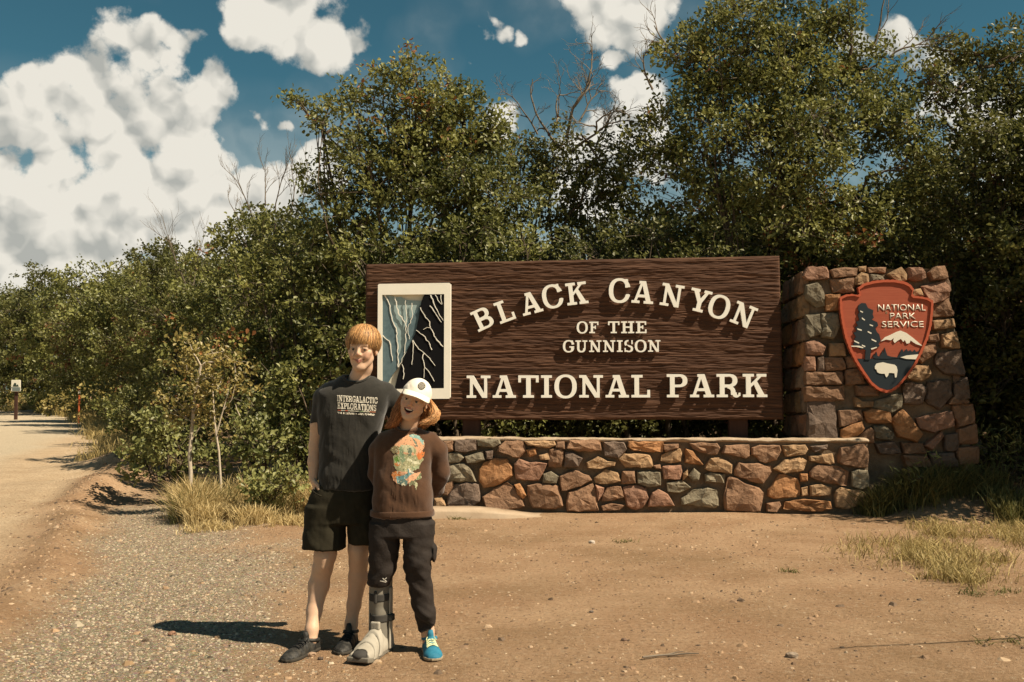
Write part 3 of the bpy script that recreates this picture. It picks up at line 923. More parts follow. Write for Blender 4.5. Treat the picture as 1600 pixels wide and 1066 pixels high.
WALL_STONES = [
 (z6((228,125),(285,118),(295,185),(250,195),(228,180)), BROWN), (z6((300,118),(432,112),(440,180),(380,195),(298,190)), DARK),
 (z6((445,115),(590,112),(600,140),(555,165),(450,155)), GREYG), (z6((630,122),(745,125),(765,190),(720,235),(580,190),(585,160)), BROWN),
 (z6((755,125),(950,122),(965,150),(920,170),(775,150)), TAN), (z6((970,130),(1018,125),(1022,175),(960,165)), BROWN),
 (z6((1050,118),(1250,115),(1262,185),(1110,192),(1030,170)), BROWN), (z6((1278,130),(1410,132),(1430,175),(1375,235),(1280,220)), DARK),
 (z6((1440,128),(1670,128),(1664,196),(1470,185),(1435,160)), ORANGE), (z6((252,205),(330,195),(360,235),(330,262),(255,265)), GREYG),
 (z6((365,225),(480,190),(500,245),(440,265),(380,268)), GREYG), (z6((500,190),(550,185),(545,240),(505,240)), DARK),
 (z6((765,180),(830,170),(835,210),(790,228)), ORANGE), (z6((850,215),(915,200),(925,245),(860,245)), TAN),
 (z6((920,175),(1000,168),(1015,200),(1000,290),(915,292)), BROWN), (z6((1022,195),(1075,195),(1140,235),(1110,290),(1015,295)), DARK),
 (z6((258,290),(360,268),(410,320),(440,390),(258,385)), GREYG), (z6((460,310),(490,265),(560,235),(640,240),(675,300),(680,350),(560,420),(490,430),(455,380)), ORANGE),
 (z6((690,275),(720,240),(790,265),(860,262),(905,270),(880,330),(850,380),(700,370)), PINK), (z6((880,340),(930,322),(980,355),(965,400),(875,395)), GREYG),
 (z6((988,355),(1080,315),(1180,350),(1200,380),(1130,420),(1000,450)), BROWN), (z6((1165,265),(1240,225),(1300,255),(1355,260),(1350,285),(1260,305),(1170,300)), TAN),
 (z6((1375,240),(1410,205),(1575,212),(1600,280),(1590,300),(1420,295)), TAN), (z6((1215,365),(1290,310),(1370,330),(1390,385),(1300,405),(1220,395)), TAN),
 (z6((1400,320),(1480,318),(1485,400),(1395,405)), BROWN), ([(995,737),(1031,738),(1032,758),(1015,761),(996,755)], GREYG),
 (z6((235,395),(285,385),(295,420),(250,480),(210,470)), BROWN), (z6((255,480),(300,410),(420,398),(455,410),(465,520),(420,550),(380,585),(290,575),(245,540)), DARK),
 (z6((480,490),(640,395),(680,420),(755,550),(600,580),(500,560)), BROWN), (z6((690,410),(725,400),(768,480),(745,505),(710,470)), ORANGE),
 (z6((775,415),(870,402),(980,415),(995,480),(1010,550),(900,570),(810,560),(775,470)), BROWN), (z6((1045,460),(1130,430),(1205,400),(1245,580),(1035,585),(1030,520)), BROWN),
 (z6((1222,410),(1280,430),(1275,460),(1240,520),(1228,450)), PINK), (z6((1270,480),(1300,425),(1390,420),(1412,490),(1330,515),(1265,515)), BROWN),
 (z6((1405,425),(1500,415),(1560,450),(1565,500),(1530,560),(1490,575),(1430,550)), PINK), (z6((1260,550),(1330,530),(1415,545),(1380,575),(1270,580)), BROWN),
 (z6((165,500),(215,490),(240,545),(215,585),(165,585)), TAN), ([(1002,766),(1009,762),(1013,778),(1006,791),(999,790)], PINK),
 (z7((148,138),(240,135),(240,160),(160,185),(148,170)), BROWN), (z7((165,190),(250,165),(262,195),(255,245),(185,255),(130,240),(135,205)), TAN),
 (z7((285,165),(330,178),(395,265),(280,250)), ORANGE), (z7((310,130),(480,130),(500,160),(480,200),(410,195),(330,165)), BROWN),
 (z7((530,145),(680,140),(688,210),(660,225),(510,190)), BROWN), (z7((700,160),(750,142),(870,145),(880,175),(850,235),(780,255),(695,200)), BROWN),
 (z7((890,145),(1030,140),(1050,170),(1030,200),(910,215)), TAN), (z7((1065,150),(1170,140),(1165,165),(1090,185)), DARK),
 (z7((1055,210),(1200,195),(1215,255),(1190,265),(1060,240)), TAN), (z7((1255,160),(1400,138),(1422,165),(1420,280),(1370,285),(1235,250)), BROWN),
 (z7((0,203),(60,203),(80,275),(0,285)), TAN), (z7((85,270),(125,262),(132,290),(95,290)), BROWN),
 (z7((140,275),(255,265),(262,310),(250,355),(150,355)), PINK), (z7((270,320),(297,292),(298,330),(265,365)), TAN),
 (z7((302,335),(335,285),(375,320),(365,360),(330,370)), GREYG), (z7((400,285),(440,225),(500,220),(575,265),(570,320),(420,300)), TAN),
 (z7((405,325),(445,312),(530,325),(525,380),(410,370)), GREYG), (z7((590,295),(615,250),(700,258),(815,270),(820,310),(770,380),(690,370),(590,330)), BROWN),
 (z7((835,290),(900,235),(1000,215),(1040,240),(1020,300),(900,320)), TAN), (z7((1060,310),(1110,265),(1250,280),(1300,310),(1290,395),(1120,365),(1060,340)), BROWN),
 (z7((1320,310),(1360,292),(1420,300),(1430,400),(1380,420),(1325,400)), GREYG), (z7((1000,322),(1045,322),(1045,365),(1000,370)), ORANGE),
 (z7((165,378),(260,365),(320,405),(250,440),(170,430)), GREYG), (z7((50,525),(75,440),(115,418),(170,445),(215,520)), PINK),
 (z7((258,475),(330,425),(420,408),(480,425),(490,520),(470,535),(330,515),(260,515)), GREYG), (z7((525,520),(545,345),(570,340),(740,405),(770,440),(750,555),(530,550)), BROWN),
 (z7((800,460),(800,420),(870,325),(900,325),(985,355),(995,455),(830,475)), ORANGE), (z7((1005,410),(1045,400),(1050,455),(1010,460)), TAN),
 (z7((1060,395),(1130,388),(1195,405),(1190,455),(1065,460)), TAN), (z7((895,540),(905,495),(1000,480),(1190,495),(1200,540),(1100,555)), ORANGE),
 (z7((790,505),(870,495),(880,520),(850,558),(790,555)), BROWN), (z7((1220,430),(1250,405),(1390,430),(1430,470),(1300,540),(1225,530)), TAN),
]
# the part of the wall behind the two people
rr = random.Random(2)
for r, (y0, y1) in enumerate(((688, 712), (714, 742), (744, 770), (772, 799))):
    x = 566 + rr.uniform(-4, 4)
    lim = 690 if r < 3 else 676
    while x < lim - 8:
        w = rr.uniform(22, 46)
        if x + w > lim - 12: w = lim - x
        WALL_STONES.append(([(x + 2, y0 + rr.uniform(0, 4)), (x + w * .5, y0 + rr.uniform(-1, 3)), (x + w - 2, y0 + rr.uniform(0, 4)), (x + w - 2, y1 - rr.uniform(0, 3)), (x + w * .4, y1 + rr.uniform(-2, 1)), (x + 1, y1 - rr.uniform(0, 4))], None))
        x += w

def build_wall():
    w = thing('stone_wall', WALL.pt(0, 0, 0), 'long low stone wall of brown rubble running below the brown park sign', 'wall'); w['kind'] = 'thing'
    u0, v1 = WALL.uv(562, 684); u1, _ = WALL.uv(1357, 690); _, vt = WALL.uv(1000, 687)
    v0 = WALL.uv(1000, 800)[1] - .25
    # mortar core with an uneven face
    nu, nv = 90, 18
    V, Q = [], []
    for i in range(nu + 1):
        for j in range(nv + 1):
            u = u0 + (u1 - u0) * i / nu; v = v0 + (vt - .02 - v0) * j / nv
            V.append(WALL.pt(u, v, -.040 + .014 * float(fbm(u * 5, v * 5, 0, 3, 3))))
    for i in range(nu):
        for j in range(nv):
            a = i * (nv + 1) + j; Q.append((a, a + nv + 1, a + nv + 2, a + 1))
    n0 = len(V)
    for (u, v) in ((u0, v0), (u1, v0), (u1, vt - .02), (u0, vt - .02)): V.append(WALL.pt(u, v, -.36))
    Q += [(n0, n0 + 3, n0 + 2, n0 + 1)]
    # end faces
    Q.append(tuple([j for j in range(nv + 1)] + [n0 + 3, n0])); Q.append(tuple([nu * (nv + 1) + j for j in range(nv, -1, -1)] + [n0 + 1, n0 + 2]))
    add_obj('mortar', recalc(poly_mesh('wall_mortar', V, Q, True)), M_MORTAR, w)
    # coping: uneven bed of mortar along the top
    V, Q = [], []
    nu = 140; sec = [(-.38, -.03), (-.385, .0), (-.3, .010), (-.12, .012), (-.03, .010), (-.006, .002), (-.004, -.012), (-.04, -.03)]
    for i in range(nu + 1):
        u = u0 - .02 + (u1 + .03 - u0) * i / nu
        for k, (n, v) in enumerate(sec):
            V.append(WALL.pt(u, vt + v + .020 * float(fbm(u * 5, k * .6, 0, 9, 5, .6)), n + (.026 * float(fbm(u * 7, k * .5, 2, 5, 3)) if k in (4, 5, 6) else 0)))
    m = len(sec)
    for i in range(nu):
        for k in range(m):
            Q.append((i * m + k, i * m + (k + 1) % m, (i + 1) * m + (k + 1) % m, (i + 1) * m + k))
    Q.append(tuple(range(m))); Q.append(tuple(nu * m + k for k in range(m - 1, -1, -1)))
    add_obj('coping', recalc(poly_mesh('wall_coping', V, Q, True)), M_COPING, w)
    place_stones(WALL_STONES, WALL, w, None, 100, .04)
build_wall()

# low worn concrete footing before the wall
def build_kerb():
    V, Q = [], []
    a = on_ground(560, 806); b = on_ground(868, 806)
    n = 60; sec = [(0, -.2), (0, .06), (.02, .085), (.16, .095), (.34, .09), (.34, -.2)]
    for i in range(n + 1):
        f = i / n; x = a.x + (b.x - a.x) * f; fade = float(smooth(1.0, .55, f))
        for k, (dy, z) in enumerate(sec):
            zz = z if z < 0 else z * (.12 + .88 * fade) + .012 * float(fbm(x * 5, k * .8, 0, 2, 3))
            V.append((x, 10.55 + dy + .02 * float(fbm(x * 4, 3.3, 0, 7, 3)), zz))
    m = len(sec)
    for i in range(n):
        for k in range(m - 1): Q.append((i * m + k, i * m + k + 1, (i + 1) * m + k + 1, (i + 1) * m + k))
    Q.append(tuple(range(m))); Q.append(tuple(n * m + k for k in range(m)))
    add_obj('concrete_kerb', recalc(poly_mesh('concrete_kerb', V, Q, True)), mat('worn_concrete', (.34, .25, .165), (.44, .34, .24), scale=4, rough=.95, spec=.1, bump=.5, bscale=50, bdist=.01),
            label='low worn concrete kerb along the foot of the stone wall', cat='kerb', kind='thing')
build_kerb()

# ------------------------------------------------------------------ stone pillar
PILLAR_STONES = [
 (z5((180,140),(205,95),(300,95),(312,150),(200,160)), PINK), (z5((325,110),(400,95),(460,100),(455,140),(340,148)), BROWN), (z5((445,155),(480,122),(518,132),(518,180),(445,185)), TAN),
 (z5((525,130),(590,140),(600,165),(525,172)), GREYG), (z5((465,92),(508,88),(505,118),(470,116)), TAN), (z5((515,95),(610,95),(605,125),(520,125)), BROWN),
 (z5((620,130),(690,95),(720,130),(715,165),(660,165)), TAN), (z5((728,98),(800,100),(815,150),(770,165),(725,155)), PINK), (z5((835,120),(870,92),(915,88),(930,150),(850,162)), BROWN),
 (z5((195,190),(250,178),(285,220),(290,290),(250,300),(200,260)), GREYG), (z5((325,160),(440,152),(445,225),(340,225)), BROWN), (z5((297,240),(370,235),(365,315),(300,320)), ORANGE),
 (z5((735,215),(790,205),(812,245),(740,250)), TAN), (z5((797,195),(910,168),(935,192),(935,250),(845,290),(822,255)), PINK), (z5((840,300),(930,258),(962,330),(958,345),(845,352)), BROWN),
 (z5((848,375),(960,362),(970,405),(855,418)), TAN), (z5((195,345),(265,340),(270,440),(215,460),(195,410)), GREYG), (z5((278,338),(360,338),(370,400),(335,465),(280,455)), GREYG),
 (z5((820,448),(880,440),(885,478),(825,482)), BROWN), (z5((900,445),(975,430),(990,515),(905,508)), TAN), (z5((770,560),(800,492),(870,488),(870,540),(800,592)), BROWN),
 (z5((882,545),(995,525),(1015,655),(920,645),(872,600)), DARK), (z5((195,485),(260,475),(295,510),(280,550),(200,545)), PINK), (z5((320,490),(390,490),(400,555),(320,555)), TAN),
 (z5((715,645),(750,610),(830,605),(845,650),(800,682),(720,675)), TAN), (z5((455,710),(560,712),(572,760),(465,762)), BROWN), (z5((560,785),(690,752),(690,822),(640,848),(545,822)), GREYG),
 (z5((705,700),(740,690),(820,720),(800,800),(705,800)), DARK), (z5((835,692),(935,680),(955,760),(890,830),(820,780)), DARK), (z5((500,845),(540,828),(630,850),(632,900),(520,898)), ORANGE),
 (z5((550,920),(600,915),(650,960),(640,990),(560,978)), GREYG), (z5((642,890),(700,838),(740,880),(800,960),(770,1002),(680,972)), ORANGE), (z5((775,880),(950,845),(960,920),(860,952),(790,930)), PINK),
 (z5((962,815),(1060,808),(1070,900),(985,925)), BROWN), (z5((810,1020),(900,950),(912,972),(850,1040)), PINK), (z5((380,935),(482,898),(495,932),(430,1008),(380,1008)), ORANGE),
 (z5((440,1010),(530,928),(548,942),(545,1005)), BROWN), (z5((195,640),(380,640),(382,702),(195,702)), BROWN), (z5((192,718),(385,712),(392,782),(195,790)), BROWN), (z5((205,800),(340,800),(352,1000),(212,1000)), DARK),
 (z5((368,840),(480,832),(488,885),(372,922)), BROWN), (z5((190,560),(240,560),(245,632),(190,632)), PINK), (z5((295,565),(380,565),(402,622),(300,632)), BROWN), (z5((402,630),(470,622),(500,695),(402,702)), BROWN),
 (z5((450,770),(480,790),(545,792),(540,820),(455,818)), TAN), (z5((970,700),(1030,668),(1045,775),(965,790)), DARK), (z5((985,935),(1075,912),(1085,1005),(985,1012)), BROWN),
 (z5((915,965),(980,955),(985,1045),(925,1050)), DARK), (z5((560,1010),(650,1000),(690,1060),(580,1060)), DARK), (z5((695,1005),(800,1010),(820,1060),(705,1060)), BROWN),
 (z5((255,565),(285,560),(290,632),(255,632)), DARK), (z5((935,805),(955,770),(1040,785),(1045,800),(960,808)), BROWN),
 (z5((400,560),(450,560),(490,610),(410,618)), BROWN), (z5((470,640),(600,720),(600,705),(500,630)), BROWN),
 (z5((700,1075),(820,1075),(850,1130),(720,1130)), BROWN), (z5((840,1060),(960,1060),(980,1130),(860,1130)), DARK), (z5((980,1030),(1085,1025),(1090,1110),(990,1120)), BROWN),
 (z5((480,240),(600,190),(700,230),(620,380),(490,370)), BROWN), (z5((480,400),(640,400),(700,520),(560,600),(470,540)), TAN), (z5((650,300),(780,280),(800,420),(700,480)), BROWN),
]
def build_pillar():
    L0 = PILL.uv(1255, 422); R0 = PILL.uv(1476, 419); LB = PILL.uv(1262, 760); RB = PILL.uv(1524, 760)
    p = thing('stone_pillar', PILL.pt(0, LB[1], 0), 'tapered rubble stone pillar that carries the red arrowhead emblem', 'pillar'); p['kind'] = 'thing'
    dep = 1.0
    # tapered core: front quad bent in a fine grid so that the joints look raked
    nu, nv = 30, 40
    V, Q = [], []
    def face(fn):
        o = len(V)
        for i in range(nu + 1):
            for j in range(nv + 1): V.append(fn(i / nu, j / nv))
        for i in range(nu):
            for j in range(nv):
                a = o + i * (nv + 1) + j; Q.append((a, a + nv + 1, a + nv + 2, a + 1))
    def edge(j):
        l = (LB[0] + (L0[0] - LB[0]) * j + .02, LB[1] - .3 + (L0[1] - LB[1] + .3) * j); r = (RB[0] + (R0[0] - RB[0]) * j - .02, RB[1] - .3 + (R0[1] - RB[1] + .3) * j)
        return l, r
    def q(i, j, n):
        l, r = edge(j)
        u = l[0] + (r[0] - l[0]) * i; v = l[1] + (r[1] - l[1]) * j * 0 + (r[1] - l[1]) * i
        return PILL.pt(u, v, n)
    face(lambda i, j: q(i, j, -.045 + .012 * float(fbm(i * 9, j * 12, 1, 4, 3))))
    face(lambda i, j: q(0, j, -.02 - dep * i)); face(lambda i, j: q(1, j, -.02 - dep * i)); face(lambda i, j: q(i, 1, -.02 - dep * j) + Vector((0, 0, .012 * float(fbm(i * 8, j * 8, 2, 6, 3)))))
    face(lambda i, j: q(i, j, -.02 - dep))
    add_obj('mortar', recalc(poly_mesh('pillar_mortar', V, Q, True)), M_MORTAR, p)
    place_stones(PILLAR_STONES, PILL, p, None, 400, .055, 1.09, .95)
    # side faces and cap: rows of roughly squared stones
    rg = random.Random(9)
    def side_row(fr, w0, w1, rows, bulge):
        for r in range(rows):
            a = -w0 + 0
            u = 0.0
            while u < dep - .06:
                w = rg.uniform(.2, .42); w = min(w, dep - u)
                if dep - u - w < .12: w = dep - u
                v0, v1 = r / rows, (r + 1) / rows
                g = .012
                poly = [(u + g, v0 * w1 + g), (u + w - g, v0 * w1 + g + rg.uniform(-.01, .01)), (u + w - g, v1 * w1 - g), (u + w * .5, v1 * w1 - g + rg.uniform(-.015, .01)), (u + g, v1 * w1 - g)]
                me = stone_mesh(poly, fr, rg.randint(0, 9999), bulge, .06)
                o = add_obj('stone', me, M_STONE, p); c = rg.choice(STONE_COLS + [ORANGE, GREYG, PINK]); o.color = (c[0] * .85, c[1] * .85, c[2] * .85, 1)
                u += w
    H = (L0[1] - LB[1])
    def left_fr(u, v, n):
        l, r = edge(min(1, (v + .3) / (H + .3)))
        return PILL.pt(l[0] - .02, LB[1] + v, -u) - PILL.u * (n)
    def right_fr(u, v, n):
        l, r = edge(min(1, (v + .3) / (H + .3)))
        return PILL.pt(r[0] + .02, LB[1] + v, -u) + PILL.u * (n)
    side_row(left_fr, 0, H, 9, .03); side_row(right_fr, 0, H, 9, .03)
build_pillar()

# ------------------------------------------------------------------ arrowhead emblem on the pillar
M_RED = mat('emblem_red', (.30, .062, .028), (.36, .085, .04), scale=9, rough=.65, spec=.3, bump=.25, bscale=30, bdist=.004, stretch=(.4, 1, 6))
M_RIM = mat('emblem_rim', (.42, .085, .035), rough=.6, spec=.3)
M_EDARK = mat('emblem_dark', (.012, .020, .026), rough=.55, spec=.3)
M_EWHITE = mat('emblem_white', (.74, .70, .58), rough=.7)
M_EGREEN = mat('emblem_grass', (.02, .035, .03), (.03, .045, .035), rough=.7)
def build_arrowhead():
    A = Plane(1380, 560, 11.12, ROT, batter=math.radians(2.0))
    P = lambda u, v, n: A.pt(u, v, n)
    def uv(pts): return [A.uv(1200 + x / 3.3324, 390 + y / 3.3313) for x, y in pts]
    out = [(357,258),(385,244),(420,240),(448,246),(458,238),(451,208),(480,186),(530,173),(580,167),(640,167),(690,176),(718,190),(737,212),(731,240),(742,250),(780,254),(815,262),(838,276),
           (836,330),(829,400),(811,470),(781,540),(746,610),(701,670),(657,720),(622,744),(598,748),(558,735),(519,705),(479,650),(439,590),(409,530),(384,460),(369,390),(359,320)]
    # resample with scallops chipped along the edge
    o2 = []
    for i in range(len(out)):
        a, b = Vector(out[i]), Vector(out[(i + 1) % len(out)]); L = (b - a).length; k = max(2, int(L / 6))
        nrm = Vector(((b - a).y, -(b - a).x)).normalized()
        for j in range(k):
            q = a.lerp(b, j / k); o2.append((q, nrm, len(o2) * 0))
    pts = []; acc = 0
    for i, (q, n, _) in enumerate(o2):
        acc += (q - o2[i - 1][0]).length if i else 0
        w = 2.6 * abs(math.sin(acc * math.pi / 26.0)) - 1.2
        pts.append((q.x + n.x * w, q.y + n.y * w))
    base = uv(pts)
    c = Vector((600, 430))
    inner = uv([tuple(Vector(p) + (c - Vector(p)).normalized() * 13) for p in out])
    root = thing('arrowhead_emblem', A.pt(0, 0, .1), 'red arrowhead park service emblem mounted on the stone pillar', 'emblem')
    add_obj('plate', contours_mesh('emblem_plate', [[base]], .05, P, back=.07), M_RED, root)
    ring = contours_mesh('emblem_rim', [[base, inner[::-1]]], .016, P, back=.1205)
    add_obj('rim', ring, M_RIM, root)
    lv = .1215
    def piece(name, pts, m, th, back=lv): return add_obj(name, contours_mesh('emblem_' + name, [[uv(pts)]], th, P, back=back), m, root)
    piece('meadow', [(448,572),(500,576),(560,566),(620,572),(668,566),(700,574),(762,578),(736,612),(694,662),(652,708),(620,730),(600,733),(562,722),(526,694),(488,640),(458,592)], M_EDARK, .006)
    piece('tree', [(486,578),(490,530),(478,522),(462,526),(452,512),(440,516),(425,494),(438,486),(432,470),(440,462),(428,440),(444,432),(436,412),(450,404),(440,384),(458,376),(450,346),(458,336),(450,318),(454,296),(470,286),(490,288),(502,312),(516,318),(530,324),(526,345),(532,362),(522,372),(550,386),(554,404),(538,414),(548,436),(560,448),(568,480),(556,496),(562,508),(540,518),(518,524),(512,578)], M_EDARK, .014)
    for q in [[(446,416),(470,424),(468,430),(448,424)], [(470,360),(486,372),(484,377),(470,368)], [(500,430),(520,440),(518,446),(500,437)], [(430,478),(456,490),(455,496),(432,486)], [(520,470),(545,482),(543,488),(520,477)], [(470,500),(488,508),(486,514),(470,506)], [(510,395),(528,402),(526,407),(510,401)], [(415,506),(455,506),(478,514),(476,519),(440,512),(416,511)], [(516,520),(545,512),(548,516),(520,527)], [(462,325),(476,332),(474,337),(462,331)]]:
        piece('branch_highlight', q, M_EWHITE, .016)
    piece('mountain', [(568,484),(590,462),(618,450),(650,434),(670,428),(700,440),(735,466),(784,508),(752,498),(735,488),(722,478),(716,492),(702,496),(692,476),(684,486),(672,470),(655,480),(640,492),(632,480),(636,466),(620,478),(596,474)], M_EWHITE, .008)
    piece('shore_trees', [(528,566),(532,548),(538,560),(545,535),(552,558),(560,562),(572,545),(578,530),(584,545),(588,515),(596,540),(602,556),(620,562),(652,566),(664,552),(672,530),(678,522),(686,540),(694,528),(702,522),(708,535),(720,528),(730,538),(742,526),(750,538),(768,532),(752,556),(700,556),(664,568),(600,574),(540,572)], M_EDARK, .010)
    piece('lake', [(668,566),(700,556),(762,550),(748,576),(700,574)], M_EWHITE, .013)
    piece('bison', [(537,612),(545,598),(562,594),(580,591),(603,597),(640,604),(650,614),(654,634),(649,668),(641,670),(638,648),(622,646),(610,646),(606,658),(598,669),(592,662),(588,650),(572,650),(560,648),(550,642),(545,628),(538,626)], M_EWHITE, .012)
    # lettering
    dg = bpy.context.evaluated_depsgraph_get()
    for txt, x0, x1, yb, yt in (('NATIONAL', 556, 800, 326, 293), ('PARK', 617, 748, 368, 337), ('SERVICE', 575, 790, 411, 380)):
        cu = bpy.data.curves.new('lettering', 'FONT'); cu.body = txt; cu.resolution_u = 3; cu.extrude = .0
        cu.offset = -.004
        t = bpy.data.objects.new('lettering', cu); COL.objects.link(t)
        bpy.context.view_layer.update()
        me0 = bpy.data.meshes.new_from_object(t.evaluated_get(bpy.context.evaluated_depsgraph_get()))
        bpy.data.objects.remove(t)
        co = np.array([v.co[:2] for v in me0.vertices]); mn, mx = co.min(0), co.max(0)
        a = A.uv(1200 + x0 / 3.3324, 390 + yb / 3.3313); b = A.uv(1200 + x1 / 3.3324, 390 + yb / 3.3313); h = A.uv(1200 + x0 / 3.3324, 390 + yt / 3.3313)[1] - a[1]
        bm = bmesh.new(); bm.from_mesh(me0)
        r = bmesh.ops.extrude_face_region(bm, geom=list(bm.faces))
        top = [g for g in r['geom'] if isinstance(g, bmesh.types.BMVert)]
        ts = set(top)
        for v in bm.verts:
            u = a[0] + (v.co.x - mn[0]) / (mx[0] - mn[0]) * (b[0] - a[0]); w = a[1] + (v.co.y - mn[1]) / (mx[1] - mn[1]) * h
            v.co = A.pt(u, w, lv + (.004 if v in ts else 0))
        bmesh.ops.recalc_face_normals(bm, faces=bm.faces)
        bm.to_mesh(me0); bm.free()
        me0.materials.clear()
        add_obj('lettering', me0, M_EWHITE, root)
build_arrowhead()

# ------------------------------------------------------------------ the park sign
M_WOOD = mat('sandblasted_cedar', (.042, .020, .012), (.098, .048, .027), scale=2.2, detail=10, nrough=.72, rough=.85, spec=.2, bump=.55, bscale=14, bdist=.008, stretch=(.35, 1, 9),
             c3=(.15, .075, .042), c3scale=5, c3lo=.55, c3hi=.72)
M_POST = mat('post_wood', (.045, .020, .013), (.075, .035, .022), scale=4, rough=.85, stretch=(6, 6, .5), bump=.3, bscale=12, bdist=.004)
M_LETTER = mat('letter_cream', (.82, .80, .71), (.86, .84, .76), scale=3, rough=.6, spec=.3)
M_FRAME = mat('panel_white', (.80, .77, .66), (.86, .82, .72), scale=4, rough=.6)
M_BLUE = mat('canyon_blue', (.080, .130, .150), (.115, .175, .195), scale=18, rough=.7, detail=5)
M_PALEBLUE = mat('canyon_pale', (.24, .33, .335), (.30, .39, .39), scale=10, rough=.7)
M_BLACK = mat('canyon_black', (.006, .006, .007), rough=.8, spec=.1)
M_CREAM = mat('canyon_cream', (.62, .58, .47), rough=.7)

def build_sign():
    S = SIGN
    TL, TR, BR = S.uv(570, 412.5), S.uv(1219, 399), S.uv(1226, 656)
    BL = S.uv(571, 656.5)
    root = thing('park_sign', S.pt(0, BL[1] - .35, 0), 'wide dark brown wooden park sign with raised cream lettering', 'sign')
    # sandblasted face: ridges of grain as real relief
    nu, nv = 230, 300
    V = np.zeros((nu + 1, nv + 1, 3))
    U = np.linspace(0, 1, nu + 1)[:, None] * np.ones((1, nv + 1)); W = np.linspace(0, 1, nv + 1)[None, :] * np.ones((nu + 1, 1))
    lu = TL[0] + (BL[0] - TL[0]) * (1 - W); ru = TR[0] + (BR[0] - TR[0]) * (1 - W)
    uu = lu + (ru - lu) * U
    bv = BL[1] + (BR[1] - BL[1]) * U; tv = TL[1] + (TR[1] - TL[1]) * U
    vv = bv + (tv - bv) * W
    wv = vv + .012 * fbm(uu * 1.2, vv * 2, 0, 4, 3)
    g = fbm(uu * 1.5, wv * 46, 0, 12, 4, .65)
    g2 = fbm(uu * .8, wv * 15, 3, 22, 4, .6)
    knot = fbm(uu * 4, wv * 9, 5, 41, 3)
    hgt = .016 * np.abs(g) + .013 * g2 + .006 * knot + .006 * fbm(uu * 9, wv * 60, 7, 61, 2)
    ed = np.minimum(np.minimum(U * 4.6, (1 - U) * 4.6), np.minimum(W * 1.8, (1 - W) * 1.8))
    roundc = -.03 * np.clip(1 - ed / .03, 0, 1) ** 2
    hgt = np.clip(hgt, -.02, .03) - .016 + roundc
    o = np.array(S.o)[None, None]; u_, v_, n_ = (np.array(S.u), np.array(S.v), np.array(S.n))
    cr = np.array((1 - U) * 0)
    Vf = o + uu[..., None] * u_ + vv[..., None] * v_ + hgt[..., None] * n_
    i = np.arange(nu)[:, None]; j = np.arange(nv)[None, :]; m = nv + 1
    q = np.stack([i * m + j, (i + 1) * m + j, (i + 1) * m + j + 1, i * m + j + 1], -1).reshape(-1, 4)
    # sides and back
    rim = [(k, 0) for k in range(nu + 1)] + [(nu, k) for k in range(1, nv + 1)] + [(k, nv) for k in range(nu - 1, -1, -1)] + [(0, k) for k in range(nv - 1, 0, -1)]
    ri = np.array([a * m + b for a, b in rim])
    flat = Vf.reshape(-1, 3)
    back = np.array([(o[0, 0] + uu[a, b] * u_ + vv[a, b] * v_ - .11 * n_) for a, b in rim])
    nb = len(flat); k = np.arange(len(rim)); k2 = (k + 1) % len(rim)
    qs = np.stack([ri[k], nb + k, nb + k2, ri[k2]], -1)
    me = np_mesh('sign_board', np.concatenate([flat, back]), [q, qs, (nb + k)[None, ::-1]], False)
    me = recalc(me)
    me.polygons.foreach_set('use_smooth', np.full(len(me.polygons), False))
    add_obj('board', me, M_WOOD, root)
    for px in (735, 1157):
        u, _ = S.uv(px, 670)
        add_obj('post', box_mesh('sign_post', (u - .105, BL[1] - 1.0, -.24), (u + .105, TL[1] - .25, -.112), .008, S.pt), M_POST, root)
    # letters
    def letter(ch, cu, cv, h, rot, wscale=1.0, th=.034, back=.0, anchor='c'):
        w, polys = glyph_contours(ch)
        cr, sr = math.cos(rot), math.sin(rot)
        def t3(x, y, n):
            x = (x - w / 2) * h * wscale; y = (y - .5) * h
            return S.pt(cu + x * cr - y * sr, cv + x * sr + y * cr, n)
        me = contours_mesh('letter_' + ch.lower(), polys, th, t3, back=back)
        add_obj('letter', me, M_LETTER, root)
    arc = [('B', 754.3, 498.5, 25, 33), ('L', 788.8, 486.5, 20, 34), ('A', 829.5, 474.0, 14.5, 34), ('C', 862.8, 463.8, 11, 35.5), ('K', 901.3, 459.0, 6.5, 34.5),
           ('C', 967.3, 454.6, -2, 36.5), ('A', 1004.3, 457.2, -4.5, 35), ('N', 1049.8, 462.2, -9.5, 35), ('Y', 1093.0, 470.3, -13.5, 35), ('O', 1123.3, 479.9, -18, 35.5), ('N', 1161.6, 492.8, -22.5, 35)]
    for ch, px, py, rot, hp in arc:
        u, v = S.uv(px, py); h = S.uv(px, py - hp / 2)[1] - S.uv(px, py + hp / 2)[1]
        letter(ch, u, v, h, math.radians(rot), .98)
    def line(txt, x0, x1, yb0, yb1, yt0, th=.034, gap=.10, space=.5):
        ws = [glyph_contours(c)[0] if c != ' ' else space for c in txt]
        tot = sum(ws) + gap * (len(txt) - 1)
        a = S.uv(x0, yb0); b = S.uv(x1, yb1); h = S.uv(x0, yt0)[1] - a[1]
        k = (b[0] - a[0]) / tot; x = 0
        for c, w in zip(txt, ws):
            if c != ' ':
                u = a[0] + (x + w / 2) * k; f = (u - a[0]) / (b[0] - a[0])
                letter(c, u, a[1] + (b[1] - a[1]) * f + h / 2, h, 0, k / h, th)
            x += w + gap
    line('NATIONAL', 729.5, 1015.6, 622, 621.3, 587)
    line('PARK', 1041.6, 1198.2, 621.2, 620.8, 584.9)
    line('OF', 901, 935.5, 521, 521, 503, .028, .12); line('THE', 950, 1010, 521, 521, 502.5, .028, .12)
    line('GUNNISON', 879.5, 1031.8, 550.5, 550, 532.3, .028, .12)
